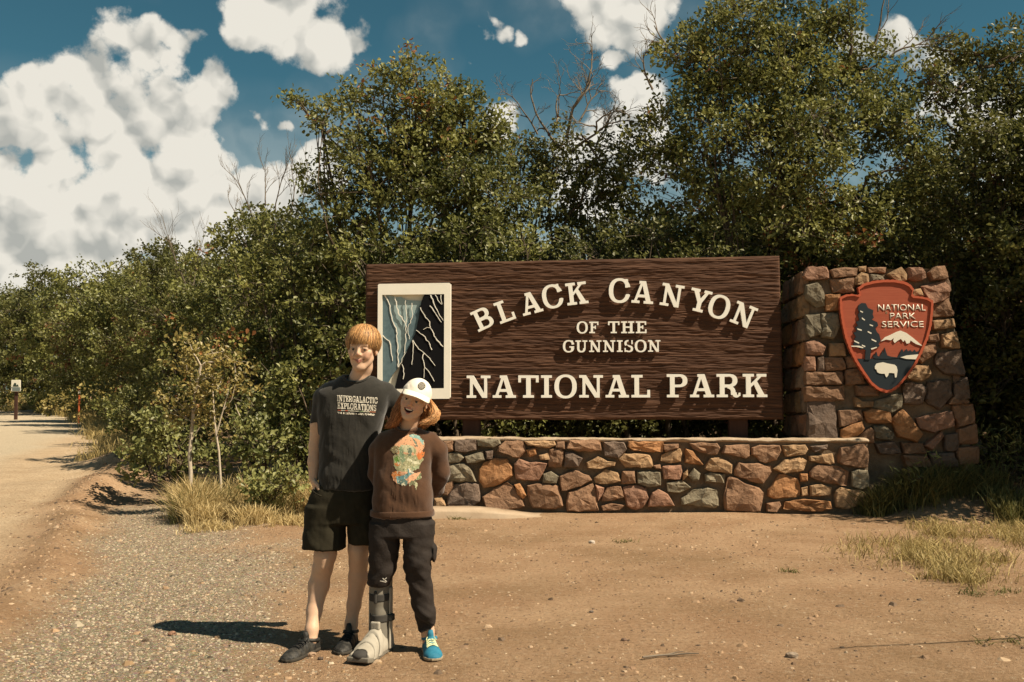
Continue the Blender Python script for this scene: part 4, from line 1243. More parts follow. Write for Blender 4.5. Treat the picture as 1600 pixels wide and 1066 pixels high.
    # carved canyon panel
    def z3(pts): return [S.uv(560 + x / 3.5525, 380 + y / 3.5533) for x, y in pts]
    Fr = S.pt
    outer = z3([(114,236),(120,230),(508,224),(516,231),(513,856),(507,864),(116,866),(110,860)])
    inn = z3([(137,290),(137,812),(478,806),(480,286)])
    add_obj('panel_frame', contours_mesh('panel_frame', [[outer, inn]], .062, Fr, back=.0), M_FRAME, root)
    add_obj('panel_back', contours_mesh('panel_back', [[z3([(130,280),(486,278),(484,815),(130,818)])]], .012, Fr, back=.0), M_CREAM, root)
    add_obj('pale_cliff', contours_mesh('pale_cliff', [[z3([(140,286),(165,282),(172,290),(198,298),(206,304),(240,299),(268,318),(300,320),(345,322),(352,326),(330,470),(290,590),(240,660),(190,735),(160,790),(138,800)])]], .012, Fr, back=.0125), M_PALEBLUE, root)
    add_obj('blue_cliff', contours_mesh('blue_cliff', [[z3([(139,300),(165,305),(182,350),(192,420),(216,490),(224,560),(226,640),(262,560),(270,450),(300,410),(346,345),(330,470),(302,540),(262,620),(226,690),(190,735),(170,772),(139,780)])]], .014, Fr, back=.0250), M_BLUE, root)
    add_obj('black_cliff', contours_mesh('black_cliff', [[z3([(352,330),(362,300),(372,286),(400,290),(420,285),(478,287),(478,805),(206,808),(220,745),(236,690),(250,660),(278,590),(304,540),(320,505),(338,420)])]], .016, Fr, back=.0395), M_BLACK, root)
    def crack(pts, w0, w1, back):
        pts = [Vector(p) for p in pts]
        L, R = [], []
        dense = []
        for a, b in zip(pts[:-1], pts[1:]):
            k = max(1, int((b - a).length / 14))
            for j in range(k): dense.append(a.lerp(b, j / k) + (Vector((random.uniform(-4, 4), random.uniform(-3, 3))) if j else Vector((0, 0))))
        dense.append(pts[-1])
        for i, p in enumerate(dense):
            t = (dense[min(i + 1, len(dense) - 1)] - dense[max(i - 1, 0)]).normalized(); n = Vector((-t.y, t.x)); w = (w0 + (w1 - w0) * i / (len(dense) - 1)) * random.uniform(.45, .85)
            L.append(tuple(p + n * w)); R.append(tuple(p - n * w))
        add_obj('crack_line', contours_mesh('crack_line', [[z3(L + R[::-1])]], .008, Fr, back=back), M_FRAME, root)
    for pts, w0, w1 in [([(150,290),(180,350),(190,420),(215,490),(222,560),(225,690)], 4, 3), ([(207,302),(225,390),(265,450),(268,540),(258,612)], 4, 3), ([(265,320),(271,400),(268,450)], 3, 2),
                        ([(140,515),(175,545),(185,600),(193,655)], 4, 2), ([(300,335),(305,400),(278,470),(285,535)], 2.5, 1.5), ([(226,690),(262,615),(290,580)], 3, 1.5)]:
        crack(pts, w0, w1, .0395)
    for pts, w0, w1 in [([(405,290),(420,330),(440,372),(475,432)], 4, 2.5), ([(430,290),(445,320),(465,342)], 3, 2), ([(462,290),(468,342)], 3, 1.5), ([(400,350),(430,390),(465,442)], 3, 2),
                        ([(348,360),(370,400),(400,440),(405,475),(440,540),(475,577)], 3, 3.5), ([(405,472),(385,470),(364,482)], 3, 1.5), ([(325,485),(360,510),(395,550),(412,594)], 2.5, 3), ([(305,540),(340,590),(370,612),(400,640),(430,682)], 3.5, 2),
                        ([(305,545),(308,610),(301,676)], 3, 2), ([(370,612),(360,640),(372,690),(368,748)], 3, 1.5), ([(372,690),(400,722),(425,768)], 3, 2), ([(246,672),(256,700),(253,756)], 2, 2.5)]:
        crack(pts, w0, w1, .056)
build_sign()

# ------------------------------------------------------------------ people
def attr_mat(name, rough=.8, spec=.25, attr='Col', sss=0.0, bump=0.0, bscale=60, bdist=.004, vary=0.0, vscale=6, sheen=0.0, weave=0.0):
    m = bpy.data.materials.new(name); m.use_nodes = True
    nt = m.node_tree; N, L = nt.nodes, nt.links; b = N['Principled BSDF']
    b.inputs['Roughness'].default_value = rough; b.inputs['Specular IOR Level'].default_value = spec
    if sheen: b.inputs['Sheen Weight'].default_value = sheen
    a = N.new('ShaderNodeAttribute'); a.attribute_name = attr
    col = a.outputs['Color']
    tc = N.new('ShaderNodeTexCoord')
    if vary:
        n = N.new('ShaderNodeTexNoise'); n.inputs['Scale'].default_value = vscale; n.inputs['Detail'].default_value = 8; n.inputs['Roughness'].default_value = .7
        L.new(tc.outputs['Object'], n.inputs['Vector'])
        r = N.new('ShaderNodeMapRange'); L.new(n.outputs[0], r.inputs[0]); r.inputs[1].default_value = .3; r.inputs[2].default_value = .7
        r.inputs[3].default_value = 1 - vary; r.inputs[4].default_value = 1 + vary
        v = N.new('ShaderNodeVectorMath'); v.operation = 'SCALE'; L.new(col, v.inputs[0]); L.new(r.outputs[0], v.inputs['Scale']); col = v.outputs[0]
    L.new(col, b.inputs['Base Color'])
    if sss:
        b.inputs['Subsurface Weight'].default_value = sss; b.inputs['Subsurface Scale'].default_value = .012
        b.inputs['Subsurface Radius'].default_value = (1, .4, .2)
    if bump:
        n = N.new('ShaderNodeTexNoise'); n.inputs['Scale'].default_value = bscale; n.inputs['Detail'].default_value = 6
        L.new(tc.outputs['Object'], n.inputs['Vector'])
        bp = N.new('ShaderNodeBump'); bp.inputs['Strength'].default_value = bump; bp.inputs['Distance'].default_value = bdist
        L.new(n.outputs[0], bp.inputs['Height']); L.new(bp.outputs[0], b.inputs['Normal'])
    return m
M_SKIN = attr_mat('skin', .55, .3, sss=.12, vary=.05, vscale=40, bump=.12, bscale=220, bdist=.002)
M_HAIR = attr_mat('hair', .55, .3, vary=.25, vscale=70)
M_TEE = mat('charcoal_tee', (.019, .0175, .0145), (.027, .025, .020), scale=30, rough=.95, spec=.15, bump=.35, bscale=45, bdist=.006, sheen=.25)
M_SHORTS = mat('olive_shorts', (.018, .015, .008), (.027, .023, .013), scale=25, rough=.9, spec=.2, bump=.3, bscale=30, bdist=.008)
M_SWEAT = mat('brown_sweatshirt', (.062, .029, .014), (.082, .040, .020), scale=20, rough=.95, spec=.15, bump=.35, bscale=40, bdist=.007, sheen=.25)
M_PANTS = mat('charcoal_trousers', (.019, .0145, .012), (.030, .023, .019), scale=20, rough=.85, spec=.25, bump=.5, bscale=28, bdist=.012)
M_SHOE = mat('black_shoe', (.010, .0095, .008), (.05, .045, .035), scale=42, rough=.6, spec=.45, bump=.6, bscale=90, bdist=.006, lo=.42, hi=.72)
M_SOLE = mat('dark_sole', (.035, .030, .024), (.06, .052, .04), scale=30, rough=.85)
M_BLUESHOE = mat('blue_shoe', (.015, .13, .21), (.03, .19, .28), scale=40, rough=.75, bump=.4, bscale=120, bdist=.004)
M_TANSOLE = mat('tan_sole', (.26, .20, .13), (.34, .27, .18), scale=40, rough=.85)
M_BOOTG = mat('boot_grey', (.30, .27, .215), (.40, .365, .30), scale=8, rough=.8, bump=.25, bscale=40, bdist=.006)
M_BOOTS = mat('boot_shell', (.16, .145, .115), (.20, .18, .145), scale=8, rough=.65, spec=.35)
M_BOOTD = mat('boot_strap', (.035, .032, .028), (.05, .046, .04), scale=30, rough=.85)
M_LACE = mat('pale_lace', (.62, .66, .38), rough=.8)
M_DARK = mat('matte_black', (.010, .010, .010), rough=.7)
M_CAP = mat('cream_cap', (.72, .66, .55), (.80, .74, .63), scale=30, rough=.9, bump=.25, bscale=80, bdist=.003)
M_EYE = attr_mat('eye', .25, .5)
M_TEETH = mat('teeth', (.72, .66, .54), rough=.35, spec=.5)
M_PRINT = attr_mat('shirt_print', .9, .15, attr='print', vary=.06, vscale=80)

class Frame:
    def __init__(s, o, R, Fw, U, sc=1.0):
        s.o, s.R, s.F, s.U, s.s = Vector(o), R.normalized(), Fw.normalized(), U.normalized(), sc
    def __call__(s, r, f, u): return s.o + (s.R * r + s.F * f + s.U * u) * s.s
    def arr(s, X, Y, Z):
        x, y, z = X - s.o.x, Y - s.o.y, Z - s.o.z
        return [((x * a.x + y * a.y + z * a.z) / s.s).astype(np.float32) for a in (s.R, s.F, s.U)]
    def loc(s, V):
        d = np.asarray(V) - np.array(s.o)
        return np.stack([d @ np.array(a) for a in (s.R, s.F, s.U)], -1) / s.s
def head_frame(o, roll, yaw, pitch, sc):
    R, Fw, U = Vector((1, 0, 0)), Vector((0, -1, 0)), Vector((0, 0, 1))
    M = Matrix.Rotation(roll, 3, 'Y') @ Matrix.Rotation(yaw, 3, 'Z') @ Matrix.Rotation(pitch, 3, 'X')
    return Frame(o, M @ R, M @ Fw, M @ U, sc)

def capd(r, f, u, a, b, ra, rb=None):
    rb = ra if rb is None else rb
    d = [b[i] - a[i] for i in range(3)]; dd = sum(q * q for q in d) + 1e-12
    x, y, z = r - a[0], f - a[1], u - a[2]
    t = np.clip((x * d[0] + y * d[1] + z * d[2]) / dd, 0, 1)
    return np.sqrt((x - t * d[0]) ** 2 + (y - t * d[1]) ** 2 + (z - t * d[2]) ** 2) - (ra + (rb - ra) * t)
def eld(r, f, u, c, q): return ell_d(r - c[0], f - c[1], u - c[2], q)

def head_sdf(fld, fr, kind):
    m = .17 * fr.s
    sl, X, Y, Z = fld.block(np.array(fr.o) - m, np.array(fr.o) + m)
    r, f, u = fr.arr(X, Y, Z)
    girl = kind == 'girl'
    d = eld(r, f, u, (0, -.016, .034), (.074, .094, .084))
    d = smin(d, eld(r, f, u, (0, .026, -.034), (.061 if girl else .058, .062, .078)), .025)
    d = smin(d, eld(r, f, u, (0, .064, -.100), (.021, .021, .018)), .026)
    for s in (-1, 1):
        d = smin(d, capd(r, f, u, (s * .048, .005, -.052), (s * .016, .058, -.096), .014, .013), .025)
        d = smin(d, eld(r, f, u, (s * .041, .060, -.016), (.021, .020, .016)), .022)
        d = smin(d, eld(r, f, u, (s * .037, .064, -.038), (.019 if girl else .014, .018, .017)), .018)
    d = smin(d, capd(r, f, u, (-.038, .0745, .022), (.038, .0745, .022), .0125), .016)
    for s in (-1, 1):
        d = -smin(-d, eld(r, f, u, (s * .031, .098, .004), (.019, .018, .012)), .010)
        d = smin(d, eld(r, f, u, (s * .031, .076, .003), (.0175, .0135, .0105)), .004)
        d = -smin(-d, eld(r, f, u, (s * .031, .091, .0015), (.0115, .009, .0021 if girl else .0015)), .0010)
    # nose
    d = smin(d, capd(r, f, u, (0, .082, .014), (0, .102, -.024), .0065, .0100), .011)
    for s in (-1, 1):
        d = smin(d, eld(r, f, u, (s * .0115, .092, -.030), (.0065, .010, .0065)), .007)
        d = -smin(-d, eld(r, f, u, (s * .0065, .106, -.038), (.0035, .005, .003)), .002)
    if girl:
        # open grin
        d = smin(d, capd(r, f, u, (-.024, .078, -.056), (.024, .078, -.056), .010), .012)
        for s in (-1, 1):
            d = smin(d, capd(r, f, u, (0, .092, -.050), (s * .030, .078, -.046), .0055, .0035), .005)
            d = smin(d, capd(r, f, u, (0, .090, -.077), (s * .030, .078, -.047), .0065, .0035), .005)
        q = np.maximum(eld(r, f, u, (0, .088, -.053), (.0265, .024, .019)), u + .0485 - 60 * 0)
        q = np.maximum(eld(r, f, u, (0, .086, -.050), (.027, .022, .0225)), u + .052 - 5.0 * r * r)
        d = -smin(-d, q, .002)
    else:
        for s in (-1, 1):
            d = smin(d, capd(r, f, u, (0, .0865, -.058), (s * .027, .075, -.0525), .0052, .0025), .006)
            d = smin(d, capd(r, f, u, (0, .0860, -.067), (s * .025, .074, -.055), .0058, .0025), .006)
            d = -smin(-d, capd(r, f, u, (0, .0945, -.0630), (s * .030, .0795, -.0525), .0022, .0018), .003)
    # ears
    for s in (-1, 1):
        e = eld(r * 1.0, f, u, (s * .074, -.008, -.006), (.009, .019, .030))
        e = np.maximum(e, -eld(r, f, u, (s * .083, -.005, -.004), (.006, .011, .019)))
        d = smin(d, e, .006)
    fld.put(sl, d * fr.s, .012)

def skin_colors(V, fr, base, lips, blush, kind):
    L = fr.loc(V); r, f, u = L[:, 0], L[:, 1], L[:, 2]
    C = np.tile(np.array(base), (len(V), 1))
    def blend(w, c):
        nonlocal C
        w = np.clip(w, 0, 1)[:, None]; C = C * (1 - w) + np.array(c) * w
    near = (np.abs(r) < .1) & (f > .02) & (np.abs(u) < .14)
    for s in (-1, 1):
        blend(.55 * np.exp(-(((r - s * .040) / .018) ** 2 + ((u + .032) / .018) ** 2)) * near, blush)
    blend(.5 * np.exp(-((r / .014) ** 2 + ((u + .027) / .013) ** 2)) * (f > .07), blush)
    if kind == 'girl':
        dl = np.minimum.reduce([capd(r, f, u, (0, .092, -.050), (s * .030, .078, -.046), .0055, .0035) for s in (-1, 1)] + [capd(r, f, u, (0, .090, -.077), (s * .030, .078, -.047), .0065, .0035) for s in (-1, 1)])
        blend(smooth(.0022, .0002, dl) * near, lips)
        ins = np.maximum(eld(r, f, u, (0, .086, -.050), (.026, .021, .0215)), u + .0525 - 5 * r * r)
        blend((ins < .0015) * (f < .0885) * near * 1.0, (.10, .03, .025))
    else:
        dl = np.minimum.reduce([capd(r, f, u, (0, .0865, -.058), (s * .027, .075, -.0525), .0052, .0025) for s in (-1, 1)] + [capd(r, f, u, (0, .0860, -.067), (s * .025, .074, -.055), .0058, .0025) for s in (-1, 1)])
        blend(smooth(.0025, .0005, dl) * near, lips)
        dm = np.minimum.reduce([capd(r, f, u, (0, .0945, -.0630), (s * .030, .0795, -.0525), .0022, .0018) for s in (-1, 1)])
        blend(smooth(.0030, .0, dm) * near * .95, (.20, .07, .05))
    fre = vnoise(r * 420, u * 420, f * 420, 3)
    blend(.35 * smooth(.45, .8, fre) * near * smooth(.06, .02, np.abs(u + .02)), (.36, .17, .09))
    return C

class Ribbons:
    def __init__(s): s.V, s.Q, s.C, s.n = [], [], [], 0
    def add(s, pts, w0, w1, nrm, col):
        pts = np.asarray([tuple(p) for p in pts], float); m = len(pts)
        t = np.gradient(pts, axis=0); nrm = np.asarray([tuple(n) for n in nrm], float)
        sd = np.cross(t, nrm); sd /= np.linalg.norm(sd, axis=1, keepdims=True) + 1e-9
        k = np.linspace(0, 1, m); w = (w0 * np.minimum(1, k * 6 + .3) * (1 - k ** 3) + w1 * k)[:, None]
        mid = nrm / (np.linalg.norm(nrm, axis=1, keepdims=True) + 1e-9) * w * .35
        v = np.stack([pts - sd * w, pts + mid, pts + sd * w], 1).reshape(-1, 3)
        s.V.append(v); i = np.arange(m - 1)[:, None] * 3; j = np.arange(2)[None, :]
        s.Q.append((np.stack([i + j, i + j + 1, i + j + 4, i + j + 3], -1)).reshape(-1, 4) + s.n)
        s.C.append(np.tile(np.array(col), (m * 3, 1))); s.n += m * 3
    def mesh(s, name):
        me = np_mesh(name, np.concatenate(s.V), np.concatenate(s.Q), True)
        vcol(me, 'Col', np.concatenate(s.C)); return me

def join_cols(name, me_list):
    """joins meshes that all carry a point colour Col"""
    V, Fq, C, n = [], [], [], 0
    for me in me_list:
        v = np.zeros(len(me.vertices) * 3, np.float32); me.vertices.foreach_get('co', v)
        l = np.zeros(len(me.loops), np.int32); me.loops.foreach_get('vertex_index', l)
        c = np.zeros(len(me.vertices) * 4, np.float32); me.color_attributes['Col'].data.foreach_get('color', c)
        V.append(v.reshape(-1, 3)); Fq.append(l.reshape(-1, 4) + n); C.append(c.reshape(-1, 4)); n += len(me.vertices)
    me = np_mesh(name, np.concatenate(V), np.concatenate(Fq), True)
    vcol(me, 'Col', np.concatenate(C)); return me

def eyes(fr, root, iris, look=(0, 0)):
    for s in (-1, 1):
        V, Q = [], []
        c = (s * .031, .0755, .0015); R = .0125
        n1, n2 = 10, 16
        for i in range(n1 + 1):
            th = math.pi * i / n1
            for j in range(n2):
                ph = 2 * math.pi * j / n2
                V.append((c[0] + R * math.sin(th) * math.cos(ph), c[1] + R * math.cos(th), c[2] + R * math.sin(th) * math.sin(ph)))
        for i in range(n1):
            for j in range(n2): Q.append((i * n2 + j, i * n2 + (j + 1) % n2, (i + 1) * n2 + (j + 1) % n2, (i + 1) * n2 + j))
        A = np.array(V); me = np_mesh('eye', [tuple(fr(*v)) for v in V], np.array(Q), True)
        ang = np.degrees(np.arccos(np.clip((A[:, 1] - c[1]) / R, -1, 1)))
        C = np.where(ang[:, None] < 20, np.array([[.01, .01, .01]]), np.where(ang[:, None] < 38, np.array([iris]), np.array([[.45, .39, .34]])))
        vcol(me, 'Col', C)
        add_obj('eye', me, M_EYE, root)

def brow(fr, root, col, name='eyebrow', lift=0.0):
    for s in (-1, 1):
        rb = Ribbons(); rng = random.Random(3 + s)
        for k in range(60):
            t = rng.random(); x = .012 + .038 * t; uu = .021 + .006 * math.sin(t * 2.4) + rng.uniform(-.0028, .0028) + lift
            f0 = .0875 - 5.0 * (x - .01) ** 2 - .002
            a = (s * x, f0, uu); b = (s * (x + .007), f0 - .001, uu + .001)
            rb.add([fr(*a), fr((a[0] + b[0]) / 2, a[1] + .0012, (a[2] + b[2]) / 2 + .0008), fr(*b)], .0010, .0004, [fr.F] * 3, col)
        add_obj(name, rb.mesh(name), M_HAIR, root)
        tb = Tubes()
        tb.add([fr(s * (.031 + q), .0888 - 9 * q * q * (1 if q * s > 0 else 1), .0046 - 16 * q * q) for q in np.linspace(-.0125, .0125, 7)], [.0004, .0009, .0011, .0012, .0011, .0009, .0004], 4)
        add_obj('eyelash', tb.mesh('eyelash'), M_LASH, root)
M_LASH = mat('lash', (.05, .025, .015), rough=.8)

def hand(fld, wrist, dirv, side, palmn, L=.17, curl=.3, k=.006):
    """palm, four unequal fingers and a thumb from the side of the palm. side: towards the thumb"""
    w = Vector(wrist); d = Vector(dirv).normalized(); s = Vector(side); s = (s - d * s.dot(d)).normalized(); n = d.cross(s); 
    if n.dot(Vector(palmn)) < 0: n = -n
    pl = L * .5
    for q in (-.32, -.1, .12, .32):
        fld.cap(w + d * .005 + s * q * L * .12, w + d * pl + s * q * L * .5, L * .075, L * .072, k * 1.5)
    for q, ln in ((.33, .40), (.11, .46), (-.11, .42), (-.32, .33)):
        a = w + d * pl + s * q * L * .5; l = ln * L
        b = a + (d + n * curl).normalized() * l * .42
        c = b + (d + n * curl * 2.6).normalized() * l * .33
        e = c + (d + n * curl * 4.5).normalized() * l * .25
        fld.chain([a, b, c, e], [L * .056, L * .052, L * .047, L * .040], .002)
    a = w + d * L * .10 + s * L * .14
    b = a + (d * .75 + s * .75 + n * .15).normalized() * L * .20
    c = b + (d + s * .25 + n * .2).normalized() * L * .17
    e = c + (d + n * .35).normalized() * L * .12
    fld.chain([a, b, c, e], [L * .085, L * .066, L * .060, L * .048], .004)

def shirt_folds(amp, seed, hem_z, top_z, cx):
    def fn(X, Y, Z):
        t = np.clip((top_z - Z) / (top_z - hem_z), 0, 1)
        a = vnoise((X - cx) * 13 + 1.6 * np.sin(Z * 6 + seed) + (Z - hem_z) * 5 * np.tanh((X - cx) * 9), Y * 3, Z * 2.6, seed + 11) * (.6 + 1.5 * t)
        b = vnoise((X - cx) * 8 + Z * 9, Y * 5, Z * 8 - (X - cx) * 6, seed) * 1.5
        c = vnoise(X * 9 + 20, Y * 6, Z * 30 + (X - cx) * 16, seed + 3) * .8 * (t ** 2 + .15)
        e = .55 - 1.5 * np.abs(vnoise((X - cx) * 7 + Z * 12 * np.tanh((X - cx) * 12), Y * 4, Z * 13 - np.abs(X - cx) * 16, seed + 21)); g = .45 - 1.3 * np.abs(vnoise((X - cx) * 11 - Z * 8, Y * 6, Z * 11 + (X - cx) * 9, seed + 31))
        return amp * (.7 * a + .6 * b + .6 * c + .8 * e * (.35 + .65 * t) + .45 * g * (.3 + .7 * t) + .25)
    return fn

def patch(root, name, me_shirt, base, x0, x1, y0, y1, step, colfn, off=.0015, m=None):
    """flat print laid on the cloth, one small face per dot"""
    bvh = BVHTree.FromPolygons([v.co + Vector((0, 0, 0)) for v in me_shirt.vertices], [tuple(p.vertices) for p in me_shirt.polygons])
    nx, ny = int((x1 - x0) / step), int((y1 - y0) / step)
    cell = {}
    for i in range(nx):
        for j in range(ny):
            c = colfn(x0 + (i + .5) * step, y0 + (j + .5) * step)
            if c is not None: cell[(i, j)] = c
    vid, V, Fs, C = {}, [], [], []
    cc = Vector((0, 0, CAM_H))
    def vert(i, j):
        if (i, j) not in vid:
            h = bvh.ray_cast(cc, ray(x0 + i * step, y0 + j * step).normalized())
            if h[0] is None: vid[(i, j)] = None
            else:
                n = h[1] if h[1].y < 0 else -h[1]
                vid[(i, j)] = len(V); V.append(h[0] + Vector((0, -1, 0)) * off)
        return vid[(i, j)]
    for (i, j), c in cell.items():
        q = [vert(i, j), vert(i, j + 1), vert(i + 1, j + 1), vert(i + 1, j)]
        if None in q: continue
        Fs.append(q); C.append(c)
    me = poly_mesh(name, V, Fs, True)
    a = me.attributes.new('print', 'FLOAT_COLOR', 'FACE')
    A = np.ones((len(C), 4), np.float32); A[:, :3] = np.array(C); a.data.foreach_set('color', A.ravel())
    return add_obj(name, me, m or M_PRINT, root)

def shoe(name, root, heel, toe, ankle, m_up, m_sole, L=None, w=.047, h=.075, toe_h=.042, laces=None):
    heel, toe = Vector(heel), Vector(toe); d = (toe - heel); d.z = 0; L = L or d.length; d.normalize(); s = Vector((-d.y, d.x, 0)); up = Vector((0, 0, 1))
    fr = Frame(heel, d, s, up)
    pro_a = [0, .05, .12, .25, .42, .58, .72, .86, .95, 1.0]
    pro_w = [.012, .028, .033, .034, .036, .042, w, w * .94, w * .70, .012]
    pro_h = [.03, .068, h, h * .98, h * .86, h * .72, toe_h * 1.25, toe_h, toe_h * .8, .02]
    lo = heel - Vector((.1, .1, .02)) + Vector((min(0, d.x * L), min(0, d.y * L), 0)); hi = heel + Vector((.1, .1, .13)) + Vector((max(0, d.x * L), max(0, d.y * L), 0))
    fld = Field(lo, hi, .0038)
    sl, X, Y, Z = fld.block(lo, hi)
    a, b, c = fr.arr(X, Y, Z); t = a / L
    def prof(p):
        return np.interp(t.ravel(), pro_a, p).reshape(t.shape).astype(np.float32)
    W, H = prof(pro_w), prof(pro_h)
    q = ((np.sqrt((b / W) ** 2 + (np.maximum(c - .012, 0) / np.maximum(H - .012, .01)) ** 2)) - 1) * np.minimum(W, H)
    q = np.maximum(q, .010 - c); q = np.maximum(q, np.maximum(-t, t - 1) * L)
    fld.put(sl, q, 0)
    # opening for the ankle
    me, V = fld.mesh(name + '_upper', disp=lambda X, Y, Z: .0016 * np.sin(120 * (X * d.x + Y * d.y) + 0 * Z) + .0012 * vnoise(X * 60, Y * 60, Z * 60, 3))
    o = add_obj('shoe', me, m_up, root)
    fld = Field(lo, hi, .0038); sl, X, Y, Z = fld.block(lo, hi)
    q = np.maximum((np.abs(b) - (W + .003)), np.maximum(c - .016, .0015 - c)); q = np.maximum(q, np.maximum(-t, t - 1.01) * L)
    fld.put(sl, q, 0)
    me, V = fld.mesh(name + '_sole')
    add_obj('sole', me, m_sole, o)
    tb = Tubes()
    for k in range(5):
        tt = .36 + .075 * k
        ww = np.interp(tt, pro_a, pro_w) * .62; hh = np.interp(tt, pro_a, pro_h)
        for sg in (1, -1):
            tb.add([fr(L * (tt + .03 * sg * (q / ww)), q, .012 + (hh - .012) * math.sqrt(max(0, 1 - (q / np.interp(tt, pro_a, pro_w)) ** 2)) + .003) for q in np.linspace(-ww, ww, 7)], .0026, 5)
    for sg in (-1, 1):
        tb.add([fr(L * .36, 0, h * .95), fr(L * .40, sg * .018, h * .98), fr(L * .47, sg * .026, h * .88), fr(L * .45, sg * .012, h * .86), fr(L * .37, 0, h * .95)], .0022, 5)
    add_obj('shoelace', tb.mesh('shoelace'), laces or M_DARK, o)
    # padded collar round the ankle
    tb = Tubes(); an = Vector(ankle); zc = h + .012
    ring = [fr(L * (.195) + .043 * math.cos(q), .032 * math.sin(q), h - .018 + .006 * math.cos(q)) for q in np.linspace(0, 2 * math.pi, 17)]
    tb.add(ring, .0105, 6)
    tb.add([fr(L * .36, 0, h * .80), fr(L * .37, 0, h + .012), fr(L * .385, 0, h + .032)], [.020, .018, .012], 6, cap=True)
    add_obj('shoe_collar', tb.mesh('shoe_collar'), m_up, o)
    return o

def curve_mesh(fld_block, name, dA, dB, rad, lo, h):
    """a rolled hem or collar: the tube round the line where two surfaces meet"""
    q = np.sqrt(dA ** 2 + dB ** 2) - rad
    V, Q = surface_nets(q.astype(np.float32), np.array(lo), h)
    return np_mesh(name, V, Q, True)

